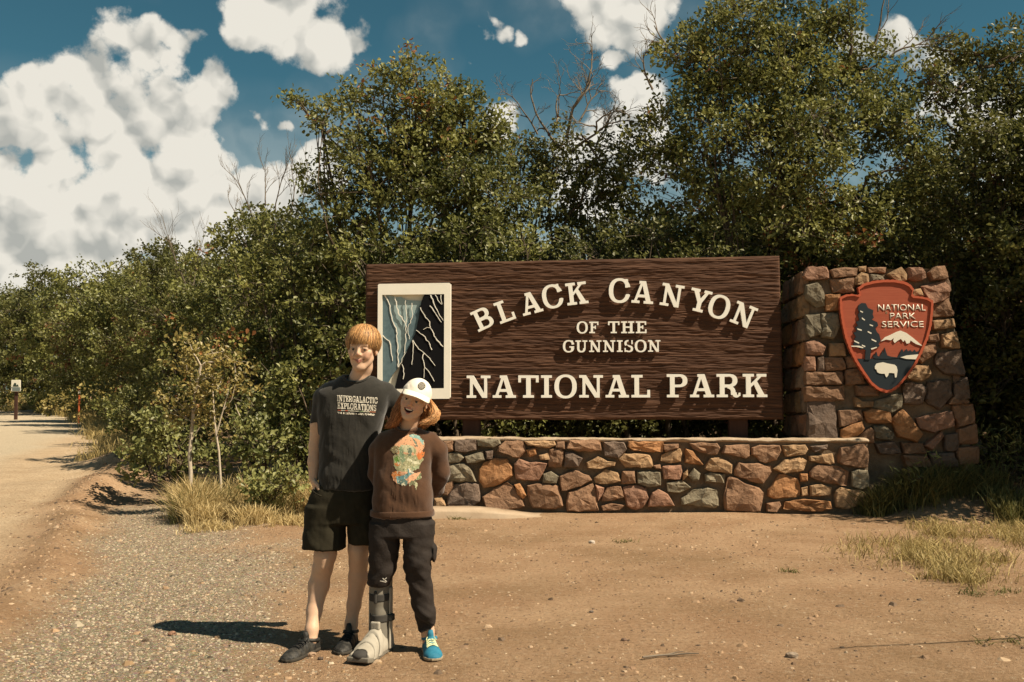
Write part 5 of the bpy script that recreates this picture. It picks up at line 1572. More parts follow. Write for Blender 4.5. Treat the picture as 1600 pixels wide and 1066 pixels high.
# ---- the taller boy
def build_boy():
    Yb = 5.25
    P = lambda x, y, dy=0.0: atY(x, y, Yb + dy)
    root = thing('person', (P(515, 1000).x, Yb, 0), 'taller person with straight ginger blond hair in charcoal tee and olive shorts', 'person', 'two people posing in front of the sign')
    fr = head_frame(P(566.5, 545.5, -.02), math.radians(2.5), math.radians(-5), math.radians(4), .965)
    fld = Field((P(470, 600).x, Yb - .55, -.01), (P(640, 600).x, Yb + .36, 1.74), .0042)
    head_sdf(fld, fr, 'boy')
    # neck and trunk
    fld.chain([fr(0, -.028, -.05), fr(0, -.022, -.10), P(561, 592, .02), P(560, 606, .03)], [.048, .047, .049, .058], .02)
    fld.chain([P(560, 612, .04), P(517, 626, .04)], [.045, .042], .03); fld.chain([P(560, 612, .04), P(608, 626, .05)], [.045, .042], .03)
    fld.loft([(P(0, 800).z, P(543, 0).x, Yb + .03, .135, .095), (P(0, 740).z, P(547, 0).x, Yb + .03, .128, .085), (P(0, 660).z, P(551, 0).x, Yb + .03, .150, .095), (P(0, 622).z, P(558, 0).x, Yb + .03, .150, .07)], .03)
    # arms
    fld.chain([P(510, 630, .04), P(497, 664, .05), P(493, 697, .06), P(491, 722, .045), P(490, 748, .02)], [.044, .040, .035, .033, .024], .012)
    hand(fld, P(490, 750, .018), P(499, 792, -.02) - P(490, 750, .018), Vector((.35, -.9, 0)), Vector((1, 0, 0)), .165, .10)
    fld.chain([P(608, 636, .07), P(620, 668, .13), P(618, 720, .20), P(604, 748, .20)], [.034, .032, .030, .024], .012)
    hand(fld, P(603, 749, .20), Vector((-.7, .1, -.6)), Vector((0, -.3, .9)), Vector((0, -1, 0)), .165, .3)
    # legs
    fld.chain([P(519, 800, .02), P(508, 868, -.01), P(504, 888, .0), P(498, 915, .015), P(491, 955, -.03), P(487, 984, -.085), P(485.5, 1000, -.10)], [.075, .055, .050, .0525, .038, .0315, .034], .02)
    fld.cap(P(507.5, 872, -.045), P(506.5, 884, -.045), .022, .02, .03)
    fld.chain([P(564, 800, .03), P(560, 858, .02), P(560, 878, .03), P(559.5, 902, .05), P(553, 945, .06), P(549, 974, .05), P(548, 990, .04)], [.072, .052, .047, .0485, .035, .031, .034], .02)
    fld.cap(P(560, 862, -.012), P(560, 872, -.012), .022, .02, .03)
    # feet inside the shoes
    aL, aR = P(486, 1000, -.10), P(548, 990, .05)
    me, V = fld.mesh('person_body')
    C = skin_colors(V, fr, (.56, .365, .245), (.46, .19, .14), (.55, .27, .185), 'boy')
    vcol(me, 'Col', C)
    add_obj('body', me, M_SKIN, root)
    eyes(fr, root, (.05, .07, .09))
    brow(fr, root, (.22, .11, .045))
    # hair: dense shell plus strands combed from the crown
    hf = Field(fr.o - Vector((.14, .15, .12)), fr.o + Vector((.14, .16, .17)), .0035)
    sl, X, Y, Z = hf.block(hf.lo, hf.lo + 1)
    r, f, u = fr.arr(X, Y, Z)
    sh = eld(r, f, u, (0, -.018, .038), (.0850, .1030, .0890))
    edge = .036 + .010 * np.sin(r * 70 + 1) + .10 * np.clip(np.abs(r) - .035, 0, 1)
    face = np.maximum(np.maximum(u - np.where(np.abs(r) > .058, -.004, edge - .006 + .05 * r), .012 - f), np.abs(r) - .084)
    sh = np.maximum(sh, -face)
    side = np.maximum(np.maximum(sh, u * 0 - 1), -.072 - u + .35 * np.clip(f + .03, 0, .08))
    hf.put(sl, (side * fr.s).astype(np.float32), 0)
    me1, V1 = hf.mesh('hair_shell', disp=lambda X, Y, Z: .0016 * np.sin(260 * (X - fr.o.x) + 3 * vnoise(X * 30, Y * 30, Z * 30, 2)))
    vcol(me1, 'Col', np.tile(np.array([.24, .105, .036]), (len(V1), 1)))
    rb = Ribbons(); rng = random.Random(4)
    C0 = Vector((0, -.018, .038)); Rd = Vector((.0915, .1095, .0955))
    for k in range(2400):
        ph = rng.uniform(-math.pi, math.pi)
        a = abs(ph)
        if a < .72: uend = .030 + rng.uniform(-.010, .018) + .010 * math.sin(ph * 5 + .6) - .012 * ph      # fringe
        elif a < 1.25: uend = .012 + rng.uniform(-.012, .014)
        elif a < 1.9: uend = -.010 + rng.uniform(-.016, .01)
        else: uend = -.062 + rng.uniform(-.015, .01)
        th0 = rng.uniform(.02, .9) if rng.random() < .7 else .03
        th1 = math.acos(max(-.98, min(.98, (uend - C0.z) / Rd.z)))
        if th1 < th0 + .3: th0 = max(.02, th1 - .5)
        lift = rng.uniform(.955, 1.06); dr = rng.gauss(0, .10); wv = rng.uniform(0, 6); m = 7; pts, nr = [], []
        for i in range(m):
            q = i / (m - 1); th = th0 + (th1 - th0) * q
            pp = ph + .30 * (1 - q) * math.cos(ph) - .10 * q * math.sin(ph * 1.0) + dr * q + .05 * math.sin(q * 4 + wv)
            dv = Vector((math.sin(th) * math.sin(pp), math.sin(th) * math.cos(pp), math.cos(th)))
            l = lift + .035 * math.sin(q * math.pi) + (.02 * q if a < .9 else -.05 * q * q)
            pts.append(fr(C0.x + dv.x * Rd.x * l, C0.y + dv.y * Rd.y * l, C0.z + dv.z * Rd.z * l)); nr.append(fr.R * dv.x + fr.F * dv.y + fr.U * dv.z)
        g = rng.uniform(.45, 1.3) if rng.random() < .8 else .3; h = rng.random()
        col = (np.array([.40, .185, .062]) * (1 - h) + np.array([.54, .31, .125]) * h) * g
        rb.add(pts, rng.uniform(.0010, .0022), .0002, nr, col)
    add_obj('hair', join_cols('hair_boy', [me1, rb.mesh('hair_strands')]), M_HAIR, root)
    # tee
    tz = lambda y: P(0, y).z; X_ = lambda x: P(x, 0).x; k = Yb / F
    tf = Field((P(474, 0).x, Yb - .24, tz(775)), (P(646, 0).x, Yb + .30, tz(585)), .0050)
    rows = [(587, 560.5, 22, .058, .045), (593, 560.5, 38, .076, .04), (602, 559.5, 54, .094, .035), (614, 558, 61, .110, .03), (645, 553, 53, .122, .03), (690, 551, 45, .120, .03), (730, 549, 45, .122, .03), (766, 547, 47, .125, .03)]
    tf.loft([(tz(y), X_(cx), Yb + dy, hw * k, hd) for y, cx, hw, hd, dy in rows], .0)
    tf.chain([P(521, 612, .04), P(507, 625, .045), P(496, 667, .05)], [.058, .058, .044], .018)
    tf.chain([P(602, 614, .05), P(616, 630, .08), P(625, 664, .12)], [.058, .057, .050], .02)
    # neck opening follows the collar
    sl, X, Y, Z = tf.block(tf.lo, tf.lo + 2)
    cuff = (X - X_(496)) * .24 + (tz(661) - Z) + 0 * Y
    tf.cut(sl, np.where(X < X_(503), -np.abs(cuff) * 0 - cuff, .5).astype(np.float32), .0)
    dT = tf.D[sl].copy()
    tf.cut(sl, ell_d(X - X_(561), Y - (Yb - .02), Z - (tz(583)), np.array([.070, .088, .046])).astype(np.float32), .006)
    col_me = curve_mesh(tf, 'collar', dT + .001, ell_d(X - X_(561), Y - (Yb - .02), Z - tz(583), np.array([.070, .088, .046])) - .004, .0075, tf.lo, tf.h)
    tee, Vt = tf.mesh('tee', disp=shirt_folds(.0050, 5, tz(766), tz(600), X_(550)))
    tee_o = add_obj('tshirt', tee, M_TEE, root)
    # the print, lettered in the shirt's own lines
    sT = dict(s=.17, t=.10, sb=.08)
    fields = []
    def textline(txt, x0, x1, ytop0, ytop1, h):
        ws = [glyph(c, **sT).w if c != ' ' else .5 for c in txt]; tot = sum(ws) + .10 * (len(txt) - 1); x = 0
        for c, w in zip(txt, ws):
            a = x / tot; b = (x + w) / tot
            fields.append((x0 + (x1 - x0) * a, x0 + (x1 - x0) * b, ytop0 + (ytop1 - ytop0) * (a + b) / 2, h, glyph(c, **sT)))
            x += w + .10
    textline('INTERGALACTIC', 526.8, 589.8, 617.6, 621.4, 9.3)
    textline('EXPLORATIONS', 527.3, 587.8, 629.0, 633.2, 9.3)
    cream = (.66, .61, .50)
    def colfn(x, y):
        for a, b, yt, h, g in fields:
            if a - .2 <= x <= b + .2 and yt - .4 <= y <= yt + h + .4:
                gx = (x - a) / (b - a) * g.w; gy = (yt + h - y) / h
                if g.field(np.array(gx), np.array(gy)) < .012: return cream
        yl = 640.6 + (x - 527) / 60 * 2.9
        if 527.5 < x < 587 and yl < y < yl + 1.1:
            t = (x - 527.5) / 59.5
            return (.45, .10, .05) if t < .09 else (.50, .47, .38) if t < .2 else (.45, .12, .07) if t < .27 else (.55, .52, .42) if t < .55 else (.24, .30, .17) if t < .68 else (.5, .47, .36) if t < .84 else (.55, .24, .14)
        ys = 643.6 + (x - 527) / 60 * 3.2
        if 527 < x < 586.5 and ys < y < ys + 3.0:
            # a line of tiny script, too small to read
            if 538.6 < x < 540 or 554.2 < x < 555.6 or 557.4 < x < 559.4 or 569.2 < x < 570.4 or 573.6 < x < 574.8: return None
            if 555.6 <= x <= 557.4: return cream if ys + 1 < y < ys + 2.2 else None
            v = float(vnoise(x * 1.35, y * .9, 0, 7)); 
            return cream if v > -.12 else None
        return None
    patch(root, 'shirt_lettering', tee, None, 525.5, 591, 616, 651, .42, colfn)
    add_obj('collar', col_me, M_TEE, tee_o)
    # shorts
    sf = Field((X_(470), Yb - .24, tz(865)), (X_(606), Yb + .26, tz(752)), .0050)
    sf.loft([(tz(y), X_(cx), Yb + .03, hw * k, hd) for y, cx, hw, hd in ((756, 546, 47, .105), (775, 544, 54, .118), (800, 541, 56, .122), (818, 540, 57, .122))], .0)
    sf.loft([(tz(y), X_(cx), Yb + dy, hw * k, hd) for y, cx, hw, hd, dy in ((790, 517, 33, .110, .025), (820, 516, 32.5, .106, .02), (858, 514.5, 34.0, .104, .0))], .02)
    sf.loft([(tz(y), X_(cx), Yb + dy, hw * k, hd) for y, cx, hw, hd, dy in ((790, 568, 29, .108, .035), (820, 573, 26, .106, .035), (851, 575, 25.5, .104, .03))], .006)
    sh, _ = sf.mesh('shorts', disp=shirt_folds(.0042, 9, tz(858), tz(760), X_(540)))
    so_ = add_obj('shorts', sh, M_SHORTS, root)
    # hanging pocket edge by the hand
    tb = Tubes(); tb.add([P(487.5, 766, -.03), P(494, 772, -.085), P(503, 776, -.105)], .004, 5)
    add_obj('pocket', tb.mesh('pocket'), M_SHORTS, so_)
    # shoes
    shoe('left_shoe', root, Vector((aL.x + .022, aL.y + .06, 0)), Vector((aL.x - .10, aL.y - .235, 0)), aL, M_SHOE, M_SOLE, L=.292, h=.078)
    shoe('right_shoe', root, Vector((aR.x + .005, aR.y + .06, 0)), Vector((aR.x - .018, aR.y - .24, 0)), aR, M_SHOE, M_SOLE, L=.285, h=.085)
build_boy()

# ---- the shorter girl
def build_girl():
    Yg = 5.10
    P = lambda x, y, dy=0.0: atY(x, y, Yg + dy)
    k = Yg / F
    tz = lambda y: P(0, y).z; X_ = lambda x: P(x, 0).x
    root = thing('person', (P(632, 1005).x, Yg, 0), 'shorter person in cream cap and brown sweatshirt wearing a grey walking boot', 'person', 'two people posing in front of the sign')
    fr = head_frame(P(648, 625.5, -.02), math.radians(17), math.radians(-7), math.radians(2), .88)
    fld = Field((X_(566), Yg - .42, -.01), (X_(716), Yg + .34, 1.46), .0042)
    head_sdf(fld, fr, 'girl')
    fld.chain([fr(-.0, -.03, -.05), P(641, 658, .03), P(637.5, 672, .04), P(636, 682, .045)], [.046, .042, .042, .055], .018)
    fld.loft([(tz(820), X_(632), Yg + .03, .130, .090), (tz(740), X_(633), Yg + .03, .120, .085), (tz(690), X_(636), Yg + .04, .130, .07)], .03)
    # arms folded behind the back
    fld.chain([P(676, 698, .05), P(687, 735, .09), P(678, 765, .17), P(656, 778, .20)], [.034, .032, .030, .022], .012)
    fld.chain([P(600, 698, .05), P(589, 742, .09), P(600, 772, .17), P(622, 780, .20)], [.034, .032, .030, .022], .012)
    hand(fld, P(655, 779, .205), Vector((-1, .1, -.1)), Vector((0, 0, 1)), Vector((0, 1, 0)), .15, .2)
    hand(fld, P(624, 781, .235), Vector((1, .1, -.1)), Vector((0, 0, 1)), Vector((0, 1, 0)), .15, .2)
    # legs
    fld.chain([P(606, 830, .03), P(604, 880, .01), P(597, 905, .03), P(592, 925, .07), P(591, 985, .06)], [.06, .042, .034, .032, .03], .015)
    fld.chain([P(658, 830, .03), P(656, 885, .01), P(661, 935, .04), P(668, 985, .05), P(670, 1000, .05)], [.065, .05, .043, .031, .034], .02)
    me, V = fld.mesh('person_body')
    vcol(me, 'Col', skin_colors(V, fr, (.56, .36, .24), (.48, .18, .14), (.56, .26, .175), 'girl'))
    add_obj('body', me, M_SKIN, root)
    eyes(fr, root, (.06, .08, .09)); brow(fr, root, (.30, .14, .06))
    # teeth: a curved upper row
    V, Q = [], []
    n = 14
    for i in range(n + 1):
        x = -.0205 + .041 * i / n; fz = .0815 - 14 * x * x
        for uu in (-.0515, -.0600): V.append(fr(x, fz + (.0008 if i % 2 else 0), uu + 5 * x * x * (1.0 if uu > -.055 else 1.5)))
    for i in range(n): Q.append((2 * i, 2 * i + 1, 2 * i + 3, 2 * i + 2))
    add_obj('teeth', poly_mesh('teeth', V, Q, True), M_TEETH, root)
    # hair: two wavy bunches below the cap
    rb = Ribbons(); rng = random.Random(8)
    def lock(guide, spread, n, w, cols, wave):
        g = [Vector(q) for q in guide]; m = 12
        for a in range(n):
            ang = rng.uniform(0, 2 * math.pi); rr_ = spread * math.sqrt(rng.random()); ph = rng.uniform(0, 6); fq = rng.uniform(1.5, 3)
            off = Vector((math.cos(ang), math.sin(ang) * .8, rng.uniform(-.4, .4))) * rr_
            end = rng.uniform(.75, 1.08); pts = []; nr = []
            for i in range(m):
                q = i / (m - 1) * end * (len(g) - 1); j = min(int(q), len(g) - 2); t = q - j
                p0, p1 = g[max(j - 1, 0)], g[j]; p2, p3 = g[j + 1], g[min(j + 2, len(g) - 1)]
                c = .5 * ((2 * p1) + (p2 - p0) * t + (2 * p0 - 5 * p1 + 4 * p2 - p3) * t * t + (3 * p1 - p0 - 3 * p2 + p3) * t ** 3)
                fl = i / (m - 1); sc = .45 + .85 * math.sin(min(1, fl * 1.25) * math.pi * .62)
                c = c + off * sc + Vector((math.sin(ph + fq * fl * 5.5), math.cos(ph + fq * fl * 4.6), .4 * math.sin(ph * 2 + fl * 7))) * wave * fl
                pts.append(c); nr.append(Vector((off.x, off.y - spread * .6, off.z)).normalized())
            h = rng.random(); gg = rng.uniform(.4, 1.35)
            rb.add(pts, w * rng.uniform(.6, 1.3), .0006, nr, (np.array(cols[0]) * (1 - h) + np.array(cols[1]) * h) * gg)
    reds = ((.30, .105, .035), (.50, .22, .075))
    lock([fr(-.070, .0, .040), P(626, 628, -.005), P(622, 642, -.02), P(618, 655, -.03), P(610, 666, -.035)], .019, 520, .0015, reds, .013)
    lock([fr(-.066, -.03, .02), P(624, 640, .03), P(618, 656, .02), P(610, 668, .02)], .019, 340, .0015, reds, .013)
    golds = ((.42, .17, .055), (.62, .36, .15))
    lock([fr(.076, -.010, .030), P(675, 636, .00), P(679, 646, -.005), P(675, 656, -.015), P(664, 661, -.025)], .020, 480, .0015, golds, .012)
    lock([fr(.070, -.03, .02), P(674, 640, .03), P(675, 654, .03), P(668, 663, .02)], .020, 300, .0015, reds, .012)
    lock([fr(0, -.085, .02), P(650, 655, .09), P(640, 668, .10)], .06, 260, .003, reds, .006)
    hf = Field(fr.o - Vector((.16, .14, .16)), fr.o + Vector((.14, .16, .12)), .004)
    for pts, rad in (([fr(-.066, -.012, .03), P(623, 640, .015), P(613, 657, .0)], [.018, .018, .012]), ([fr(.070, -.02, .02), P(675, 643, .01), P(671, 656, .0)], [.018, .020, .014]), ([fr(0, -.06, .03), fr(0, -.07, -.06)], [.06, .05])):
        hf.chain(pts, rad, .01)
    mh, Vh = hf.mesh('hair_core', disp=lambda X, Y, Z: .003 * np.sin(X * 220 + 4 * vnoise(X * 25, Y * 25, Z * 25, 2)))
    vcol(mh, 'Col', np.tile(np.array([.17, .062, .024]), (len(Vh), 1)))
    add_obj('hair', join_cols('hair_girl', [mh, rb.mesh('hair_strands')]), M_HAIR, root)
    # cap
    cf = head_frame(fr.o, math.radians(21), math.radians(6), math.radians(3), .88)
    cfld = Field(fr.o - Vector((.13, .16, .05)), fr.o + Vector((.15, .16, .15)), .0035)
    sl, X, Y, Z = cfld.block(cfld.lo, cfld.lo + 1); r, f, u = cf.arr(X, Y, Z)
    d = eld(r, f, u, (0, -.014, .030), (.0875, .1085, .1010)); d = np.maximum(d, .034 - .10 * (f + .02) * 0 - u + .12 * np.clip(f, -.1, .1) * -1 * .12)
    d = np.maximum(d, -np.minimum(1, eld(r, f, u, (0, -.014, .022), (.082, .103, .093))))
    seam = .0012 * np.exp(-(np.abs(np.sin(np.arctan2(r, f + .014) * 3)) / .05) ** 2)
    wr = .0012 * np.sin(u * 130 + r * 40 + 3 * vnoise(r * 25, f * 25, u * 25, 2)) * smooth(.0, -.05, r) * smooth(.10, .06, u)
    cfld.put(sl, ((d + seam + wr) * cf.s).astype(np.float32), 0)
    mc, _ = cfld.mesh('cap')
    co = add_obj('cap', mc, M_CAP, root)
    V, Q = [], []
    na, nb = 22, 8
    for s_ in (0, 1):
        for i in range(na + 1):
            a = (-1 + 2 * i / na) * 1.18
            for j in range(nb + 1):
                b = j / nb
                rin = Vector((.0865 * math.sin(a), .1075 * math.cos(a) - .014)); ext = .068 * math.cos(a / 1.18 * math.pi / 2) ** .55 if abs(a) < 1.179 else 0
                rr2 = rin + Vector((math.sin(a) * .35, 1)).normalized() * ext * b
                uu = .056 - .30 * ext * b - 3.6 * (rr2.x) ** 2 * (.45 + .55 * b) - (.0035 if s_ else 0)
                V.append(cf(rr2.x, rr2.y, uu))
    m = (na + 1) * (nb + 1)
    for i in range(na):
        for j in range(nb):
            q = [i * (nb + 1) + j, (i + 1) * (nb + 1) + j, (i + 1) * (nb + 1) + j + 1, i * (nb + 1) + j + 1]
            Q.append(q); Q.append([x + m for x in q[::-1]])
    for i in range(na):
        a, b = i * (nb + 1) + nb, (i + 1) * (nb + 1) + nb; Q.append((a, b, b + m, a + m))
    add_obj('brim', recalc(poly_mesh('cap_brim', V, Q, True)), M_CAP, co)
    def emb(x, y):
        dx, dy = (x - 659.0) / 6.1, (y - 603.0) / 5.9
        rr_ = math.hypot(dx, dy)
        if rr_ > 1: return None
        if rr_ > .86: return (.05, .045, .04)
        w = math.sin((dx * .8 + dy) * 13 + 2.4 * math.sin(dx * 3.1)) 
        return (.06, .052, .045) if w > .1 else (.30, .27, .22)
    patch(root, 'cap_emblem', mc, None, 652.5, 665.5, 596.5, 609.5, .5, emb, off=.0025).parent
    # sweatshirt
    sf = Field((X_(566), Yg - .24, tz(818)), (X_(712), Yg + .33, tz(658)), .0048)
    rows = [(669, 637, 19, .055, .045), (675, 637, 34, .072, .045), (684, 637, 45, .088, .04), (698, 634.5, 46, .102, .035), (730, 632.5, 44, .110, .03), (770, 632, 46.5, .118, .03), (809, 632.5, 49.5, .122, .03)]
    sf.loft([(tz(y), X_(cx), Yg + dy, hw * k, hd) for y, cx, hw, hd, dy in rows], .0)
    sf.chain([P(672, 689, .045), P(684, 704, .055), P(687.5, 738, .085), P(680, 764, .15), P(664, 774, .185)], [.050, .050, .046, .044, .036], .022)
    sf.chain([P(603, 689, .045), P(593, 704, .055), P(589, 742, .085), P(600, 768, .15), P(616, 776, .185)], [.052, .052, .045, .044, .036], .016)
    sl, X, Y, Z = sf.block(sf.lo, sf.lo + 2)
    dS = sf.D[sl].copy()
    sf.cut(sl, ell_d(X - X_(638), Y - (Yg - .01), Z - (tz(660) - .002), np.array([.062, .085, .040])).astype(np.float32), .006)
    col_me = curve_mesh(sf, 'collar', dS + .001, ell_d(X - X_(638), Y - (Yg - .01), Z - (tz(660) - .002), np.array([.062, .085, .040])) - .004, .0075, sf.lo, sf.h)
    hem_me = curve_mesh(sf, 'waistband', dS + .002, np.maximum(np.abs(Z - tz(802)) - .012, 0) + 0 * X + 0 * Y, .0045, sf.lo, sf.h)
    sw, _ = sf.mesh('sweatshirt', disp=shirt_folds(.0046, 2, tz(809), tz(680), X_(634)))
    swo = add_obj('sweatshirt', sw, M_SWEAT, root)
    # graphic print: prehistoric animals in a landscape
    def zz(*pts): return [(570 + x / 5.92, 640 + y / 5.92) for x, y in pts]
    art = [  # painter's order: (polygon, colour)
     (zz((285,310),(330,270),(400,235),(470,225),(520,260),(555,310),(540,380),(530,430),(480,440),(420,430),(350,440),(290,400),(270,350)), (.56, .30, .17)),
     (zz((250,590),(300,565),(380,575),(470,585),(515,575),(500,620),(450,660),(380,690),(300,690),(260,650)), (.58, .32, .19)),
     (zz((262,430),(300,410),(420,420),(530,430),(545,470),(500,520),(470,560),(400,580),(300,570),(268,520)), (.30, .29, .16)),
     (zz((410,235),(450,225),(500,240),(545,290),(550,330),(520,310),(500,275),(455,265),(420,255)), (.20, .33, .29)),
     (zz((440,262),(458,270),(480,310),(492,350),(480,345),(462,310)), (.10, .14, .11)),
     (zz((330,330),(400,325),(450,345),(470,375),(450,400),(420,380),(390,400),(360,395)), (.42, .40, .25)),
     (zz((315,345),(345,340),(360,400),(380,470),(350,520),(330,470),(318,420)), (.20, .26, .15)),
     (zz((395,360),(430,350),(440,390),(425,440),(405,430)), (.12, .15, .10)),
     (zz((455,350),(475,370),(470,420),(520,450),(540,470),(500,475),(455,440)), (.26, .27, .14)),
     (zz((480,420),(500,390),(515,410),(530,375),(545,400),(555,385),(548,430),(510,465),(490,460)), (.50, .16, .05)),
     (zz((268,455),(300,430),(325,450),(315,490),(280,500)), (.14, .26, .06)),
     (zz((275,495),(310,490),(330,510),(300,525),(275,515)), (.45, .16, .05)),
     (zz((245,350),(290,330),(320,350),(310,400),(270,410),(240,380)), (.20, .16, .08)),
     (zz((400,440),(440,470),(500,485),(520,500),(460,505),(420,480),(390,470)), (.55, .53, .36)),
     (zz((420,530),(470,525),(505,520),(500,545),(450,560)), (.26, .30, .17)),
     (zz((350,490),(372,480),(390,510),(380,570),(350,560)), (.34, .32, .18)),
     (zz((245,600),(280,570),(330,580),(335,620),(300,650),(262,640)), (.48, .17, .05)),
     (zz((290,620),(340,610),(380,600),(400,575),(395,545),(420,555),(455,580),(440,600),(415,610),(390,640),(345,660),(300,680)), (.12, .24, .25)),
     (zz((400,545),(412,540),(430,570),(458,578),(450,595),(420,588)), (.56, .50, .38)),
     (zz((300,680),(330,655),(370,640),(400,670),(390,700),(340,700)), (.10, .16, .14)),
     (zz((335,690),(355,680),(375,690),(370,710),(360,698),(345,706)), (.50, .47, .33)),
     (zz((405,690),(430,660),(470,655),(490,690),(475,745),(465,700),(440,690),(415,710)), (.13, .13, .07)),
     (zz((470,650),(500,600),(520,590),(525,630),(500,650)), (.16, .18, .09)),
     (zz((462,670),(485,672),(482,720),(474,745),(465,710)), (.42, .40, .24)),
    ]
    def inpoly(x, y, p):
        r_ = False; n_ = len(p)
        for i in range(n_):
            (x1, y1), (x2, y2) = p[i], p[i - 1]
            if (y1 > y) != (y2 > y) and x < (x2 - x1) * (y - y1) / (y2 - y1) + x1: r_ = not r_
        return r_
    def artfn(x, y):
        wx = x + .8 * float(vnoise(x * .5, y * .5, 0, 4)); wy = y + .8 * float(vnoise(x * .5, y * .5, 3, 6))
        c = None
        for p, col in art:
            if inpoly(wx, wy, p): c = col
        if c is None:
            return None
        n_ = float(vnoise(x * .8, y * .8, 1, 9))
        if n_ > .62 and c[0] < .5: return (.50, .47, .32)
        if n_ < -.66: return (.12, .12, .07)
        return c
    patch(root, 'shirt_print', sw, None, 607, 668, 676, 768, .55, artfn)
    add_obj('collar', col_me, M_SWEAT, swo); add_obj('waistband', hem_me, M_SWEAT, swo)
    # trousers
    pf = Field((X_(570), Yg - .24, tz(996)), (X_(700), Yg + .26, tz(796)), .0048)
    pf.loft([(tz(y), X_(cx), Yg + .03, hw * k, .115) for y, cx, hw in ((800, 632, 46.5), (820, 632, 49.5), (838, 631.5, 51))], 0)
    pf.loft([(tz(y), X_(cx), Yg + dy, hw * k, hd) for y, cx, hw, hd, dy in ((815, 606, 25.5, .105, .03), (845, 604, 24, .098, .025), (870, 603.5, 23, .09, .02), (890, 602, 21.5, .085, .02), (905, 600, 18.5, .078, .025), (918, 596, 17.5, .072, .03))], .012)
    pf.loft([(tz(y), X_(cx), Yg + dy, hw * k, hd) for y, cx, hw, hd, dy in ((815, 658, 25.5, .105, .03), (845, 657.5, 22.5, .098, .025), (880, 656.5, 21, .09, .01), (905, 658.5, 19.5, .082, .02), (935, 662, 17.5, .075, .035), (965, 666.5, 15, .066, .045), (990, 669.5, 14.5, .062, .05))], .012)
    def pfold(X, Y, Z):
        z0 = np.clip((tz(830) - Z) / (tz(830) - tz(990)), 0, 1)
        s = np.sign(X - X_(632)); ax = np.abs(X - X_(632))
        w = .05 * vnoise(X * 6, Y * 6, Z * 5, 13)
        a = vnoise(X * 7 + 3 * s, Y * 9, (Z + .5 * ax + w) * 34, 3) * (.35 + 1.2 * z0)
        c = vnoise(X * 10 - 2 * s, Y * 7, (Z - .7 * ax + w) * 21, 5) * (.5 + .6 * z0)
        b = .8 * vnoise(X * 11, Y * 9, Z * 9, 8)
        return .0080 * (a + c + b)
    pf.ell(P(678.5, 866, .02), (.014, .05, .048), .014)
    pm, _ = pf.mesh('trousers', disp=pfold)
    po = add_obj('trousers', pm, M_PANTS, root)
    tb = Tubes()
    for a, b in (((598, 904), (604, 909)), ((604, 903), (598, 908)), ((603, 910), (594, 908))):
        tb.add([P(a[0], a[1], -.065), P((a[0] + b[0]) / 2, (a[1] + b[1]) / 2, -.072), P(b[0], b[1], -.060)], .0022, 5)
    add_obj('drawstring', tb.mesh('drawstring'), mat('pale_cord', (.45, .42, .36), rough=.8), po)
    # right (blue) shoe
    aB = P(670, 1000, .05)
    shoe('blue_shoe', root, Vector((aB.x - .008, aB.y + .055, 0)), Vector((aB.x + .045, aB.y - .19, 0)), aB, M_BLUESHOE, M_TANSOLE, L=.25, w=.047, h=.085, toe_h=.045, laces=M_LACE)
    # orthopaedic walking boot
    heel = Vector((P(597, 1000).x, 5.20, 0)); toe = Vector((P(568, 1030).x, 4.895, 0)); d = (toe - heel).normalized(); s_ = Vector((-d.y, d.x, 0)); L = (toe - heel).length
    bf = Frame(heel, d, s_, Vector((0, 0, 1)))
    bo = thing('tmp', heel, None, None); bpy.data.objects.remove(bo)
    def bfield(fn, name, m, parent, h=.0042, disp=None, lo=None, hi=None):
        lo = lo or (heel.x - .16, heel.y - .42, -.004); hi = hi or (heel.x + .13, heel.y + .14, .42)
        fl = Field(lo, hi, h); sl, X, Y, Z = fl.block(lo, hi); a, b, c = bf.arr(X, Y, Z)
        fl.put(sl, fn(a, b, c).astype(np.float32), 0)
        return add_obj(name, fl.mesh(name, disp=disp)[0], m, parent)
    def box(a, b, c, lo, hi, r):
        q = [np.maximum(lo[i] + r - v, v - (hi[i] - r)) for i, v in enumerate((a, b, c))]
        m0 = [np.maximum(x, 0) for x in q]
        return np.sqrt(m0[0] ** 2 + m0[1] ** 2 + m0[2] ** 2) + np.minimum(np.maximum(np.maximum(q[0], q[1]), q[2]), 0) - r
    def shaft(a, b, c, g=0.0):
        # leans a little; ellipse section, from the ankle to mid calf
        lean = .055 - .01 * (c / .4); wd = .046 + .008 * smooth(.1, .36, c) + g; dp = .062 + .010 * smooth(.1, .36, c) + g
        return (np.sqrt(((a - lean) / dp) ** 2 + (b / wd) ** 2) - 1) * .045
    def sole_fn(a, b, c):
        rock = .012 * (np.clip((a - L * .72) / (L * .28), 0, 1)) ** 2 + .006 * np.clip((.03 - a) / .05, 0, 1)
        w = .050 + .008 * smooth(.05, .2, a)
        q = np.maximum(np.abs(b) - w, np.maximum(c - .026 - rock, .001 + rock - c)); return np.maximum(q, np.maximum(-.02 - a, a - L)) 
    boot = bfield(shaft_solid := (lambda a, b, c: np.maximum(np.maximum(shaft(a, b, c), c - .365), .05 - c)), 'walking_boot', M_BOOTS, root, disp=lambda X, Y, Z: .0012 * vnoise(X * 30, Y * 30, Z * 30, 4))
    bfield(sole_fn, 'sole', M_BOOTS, boot)
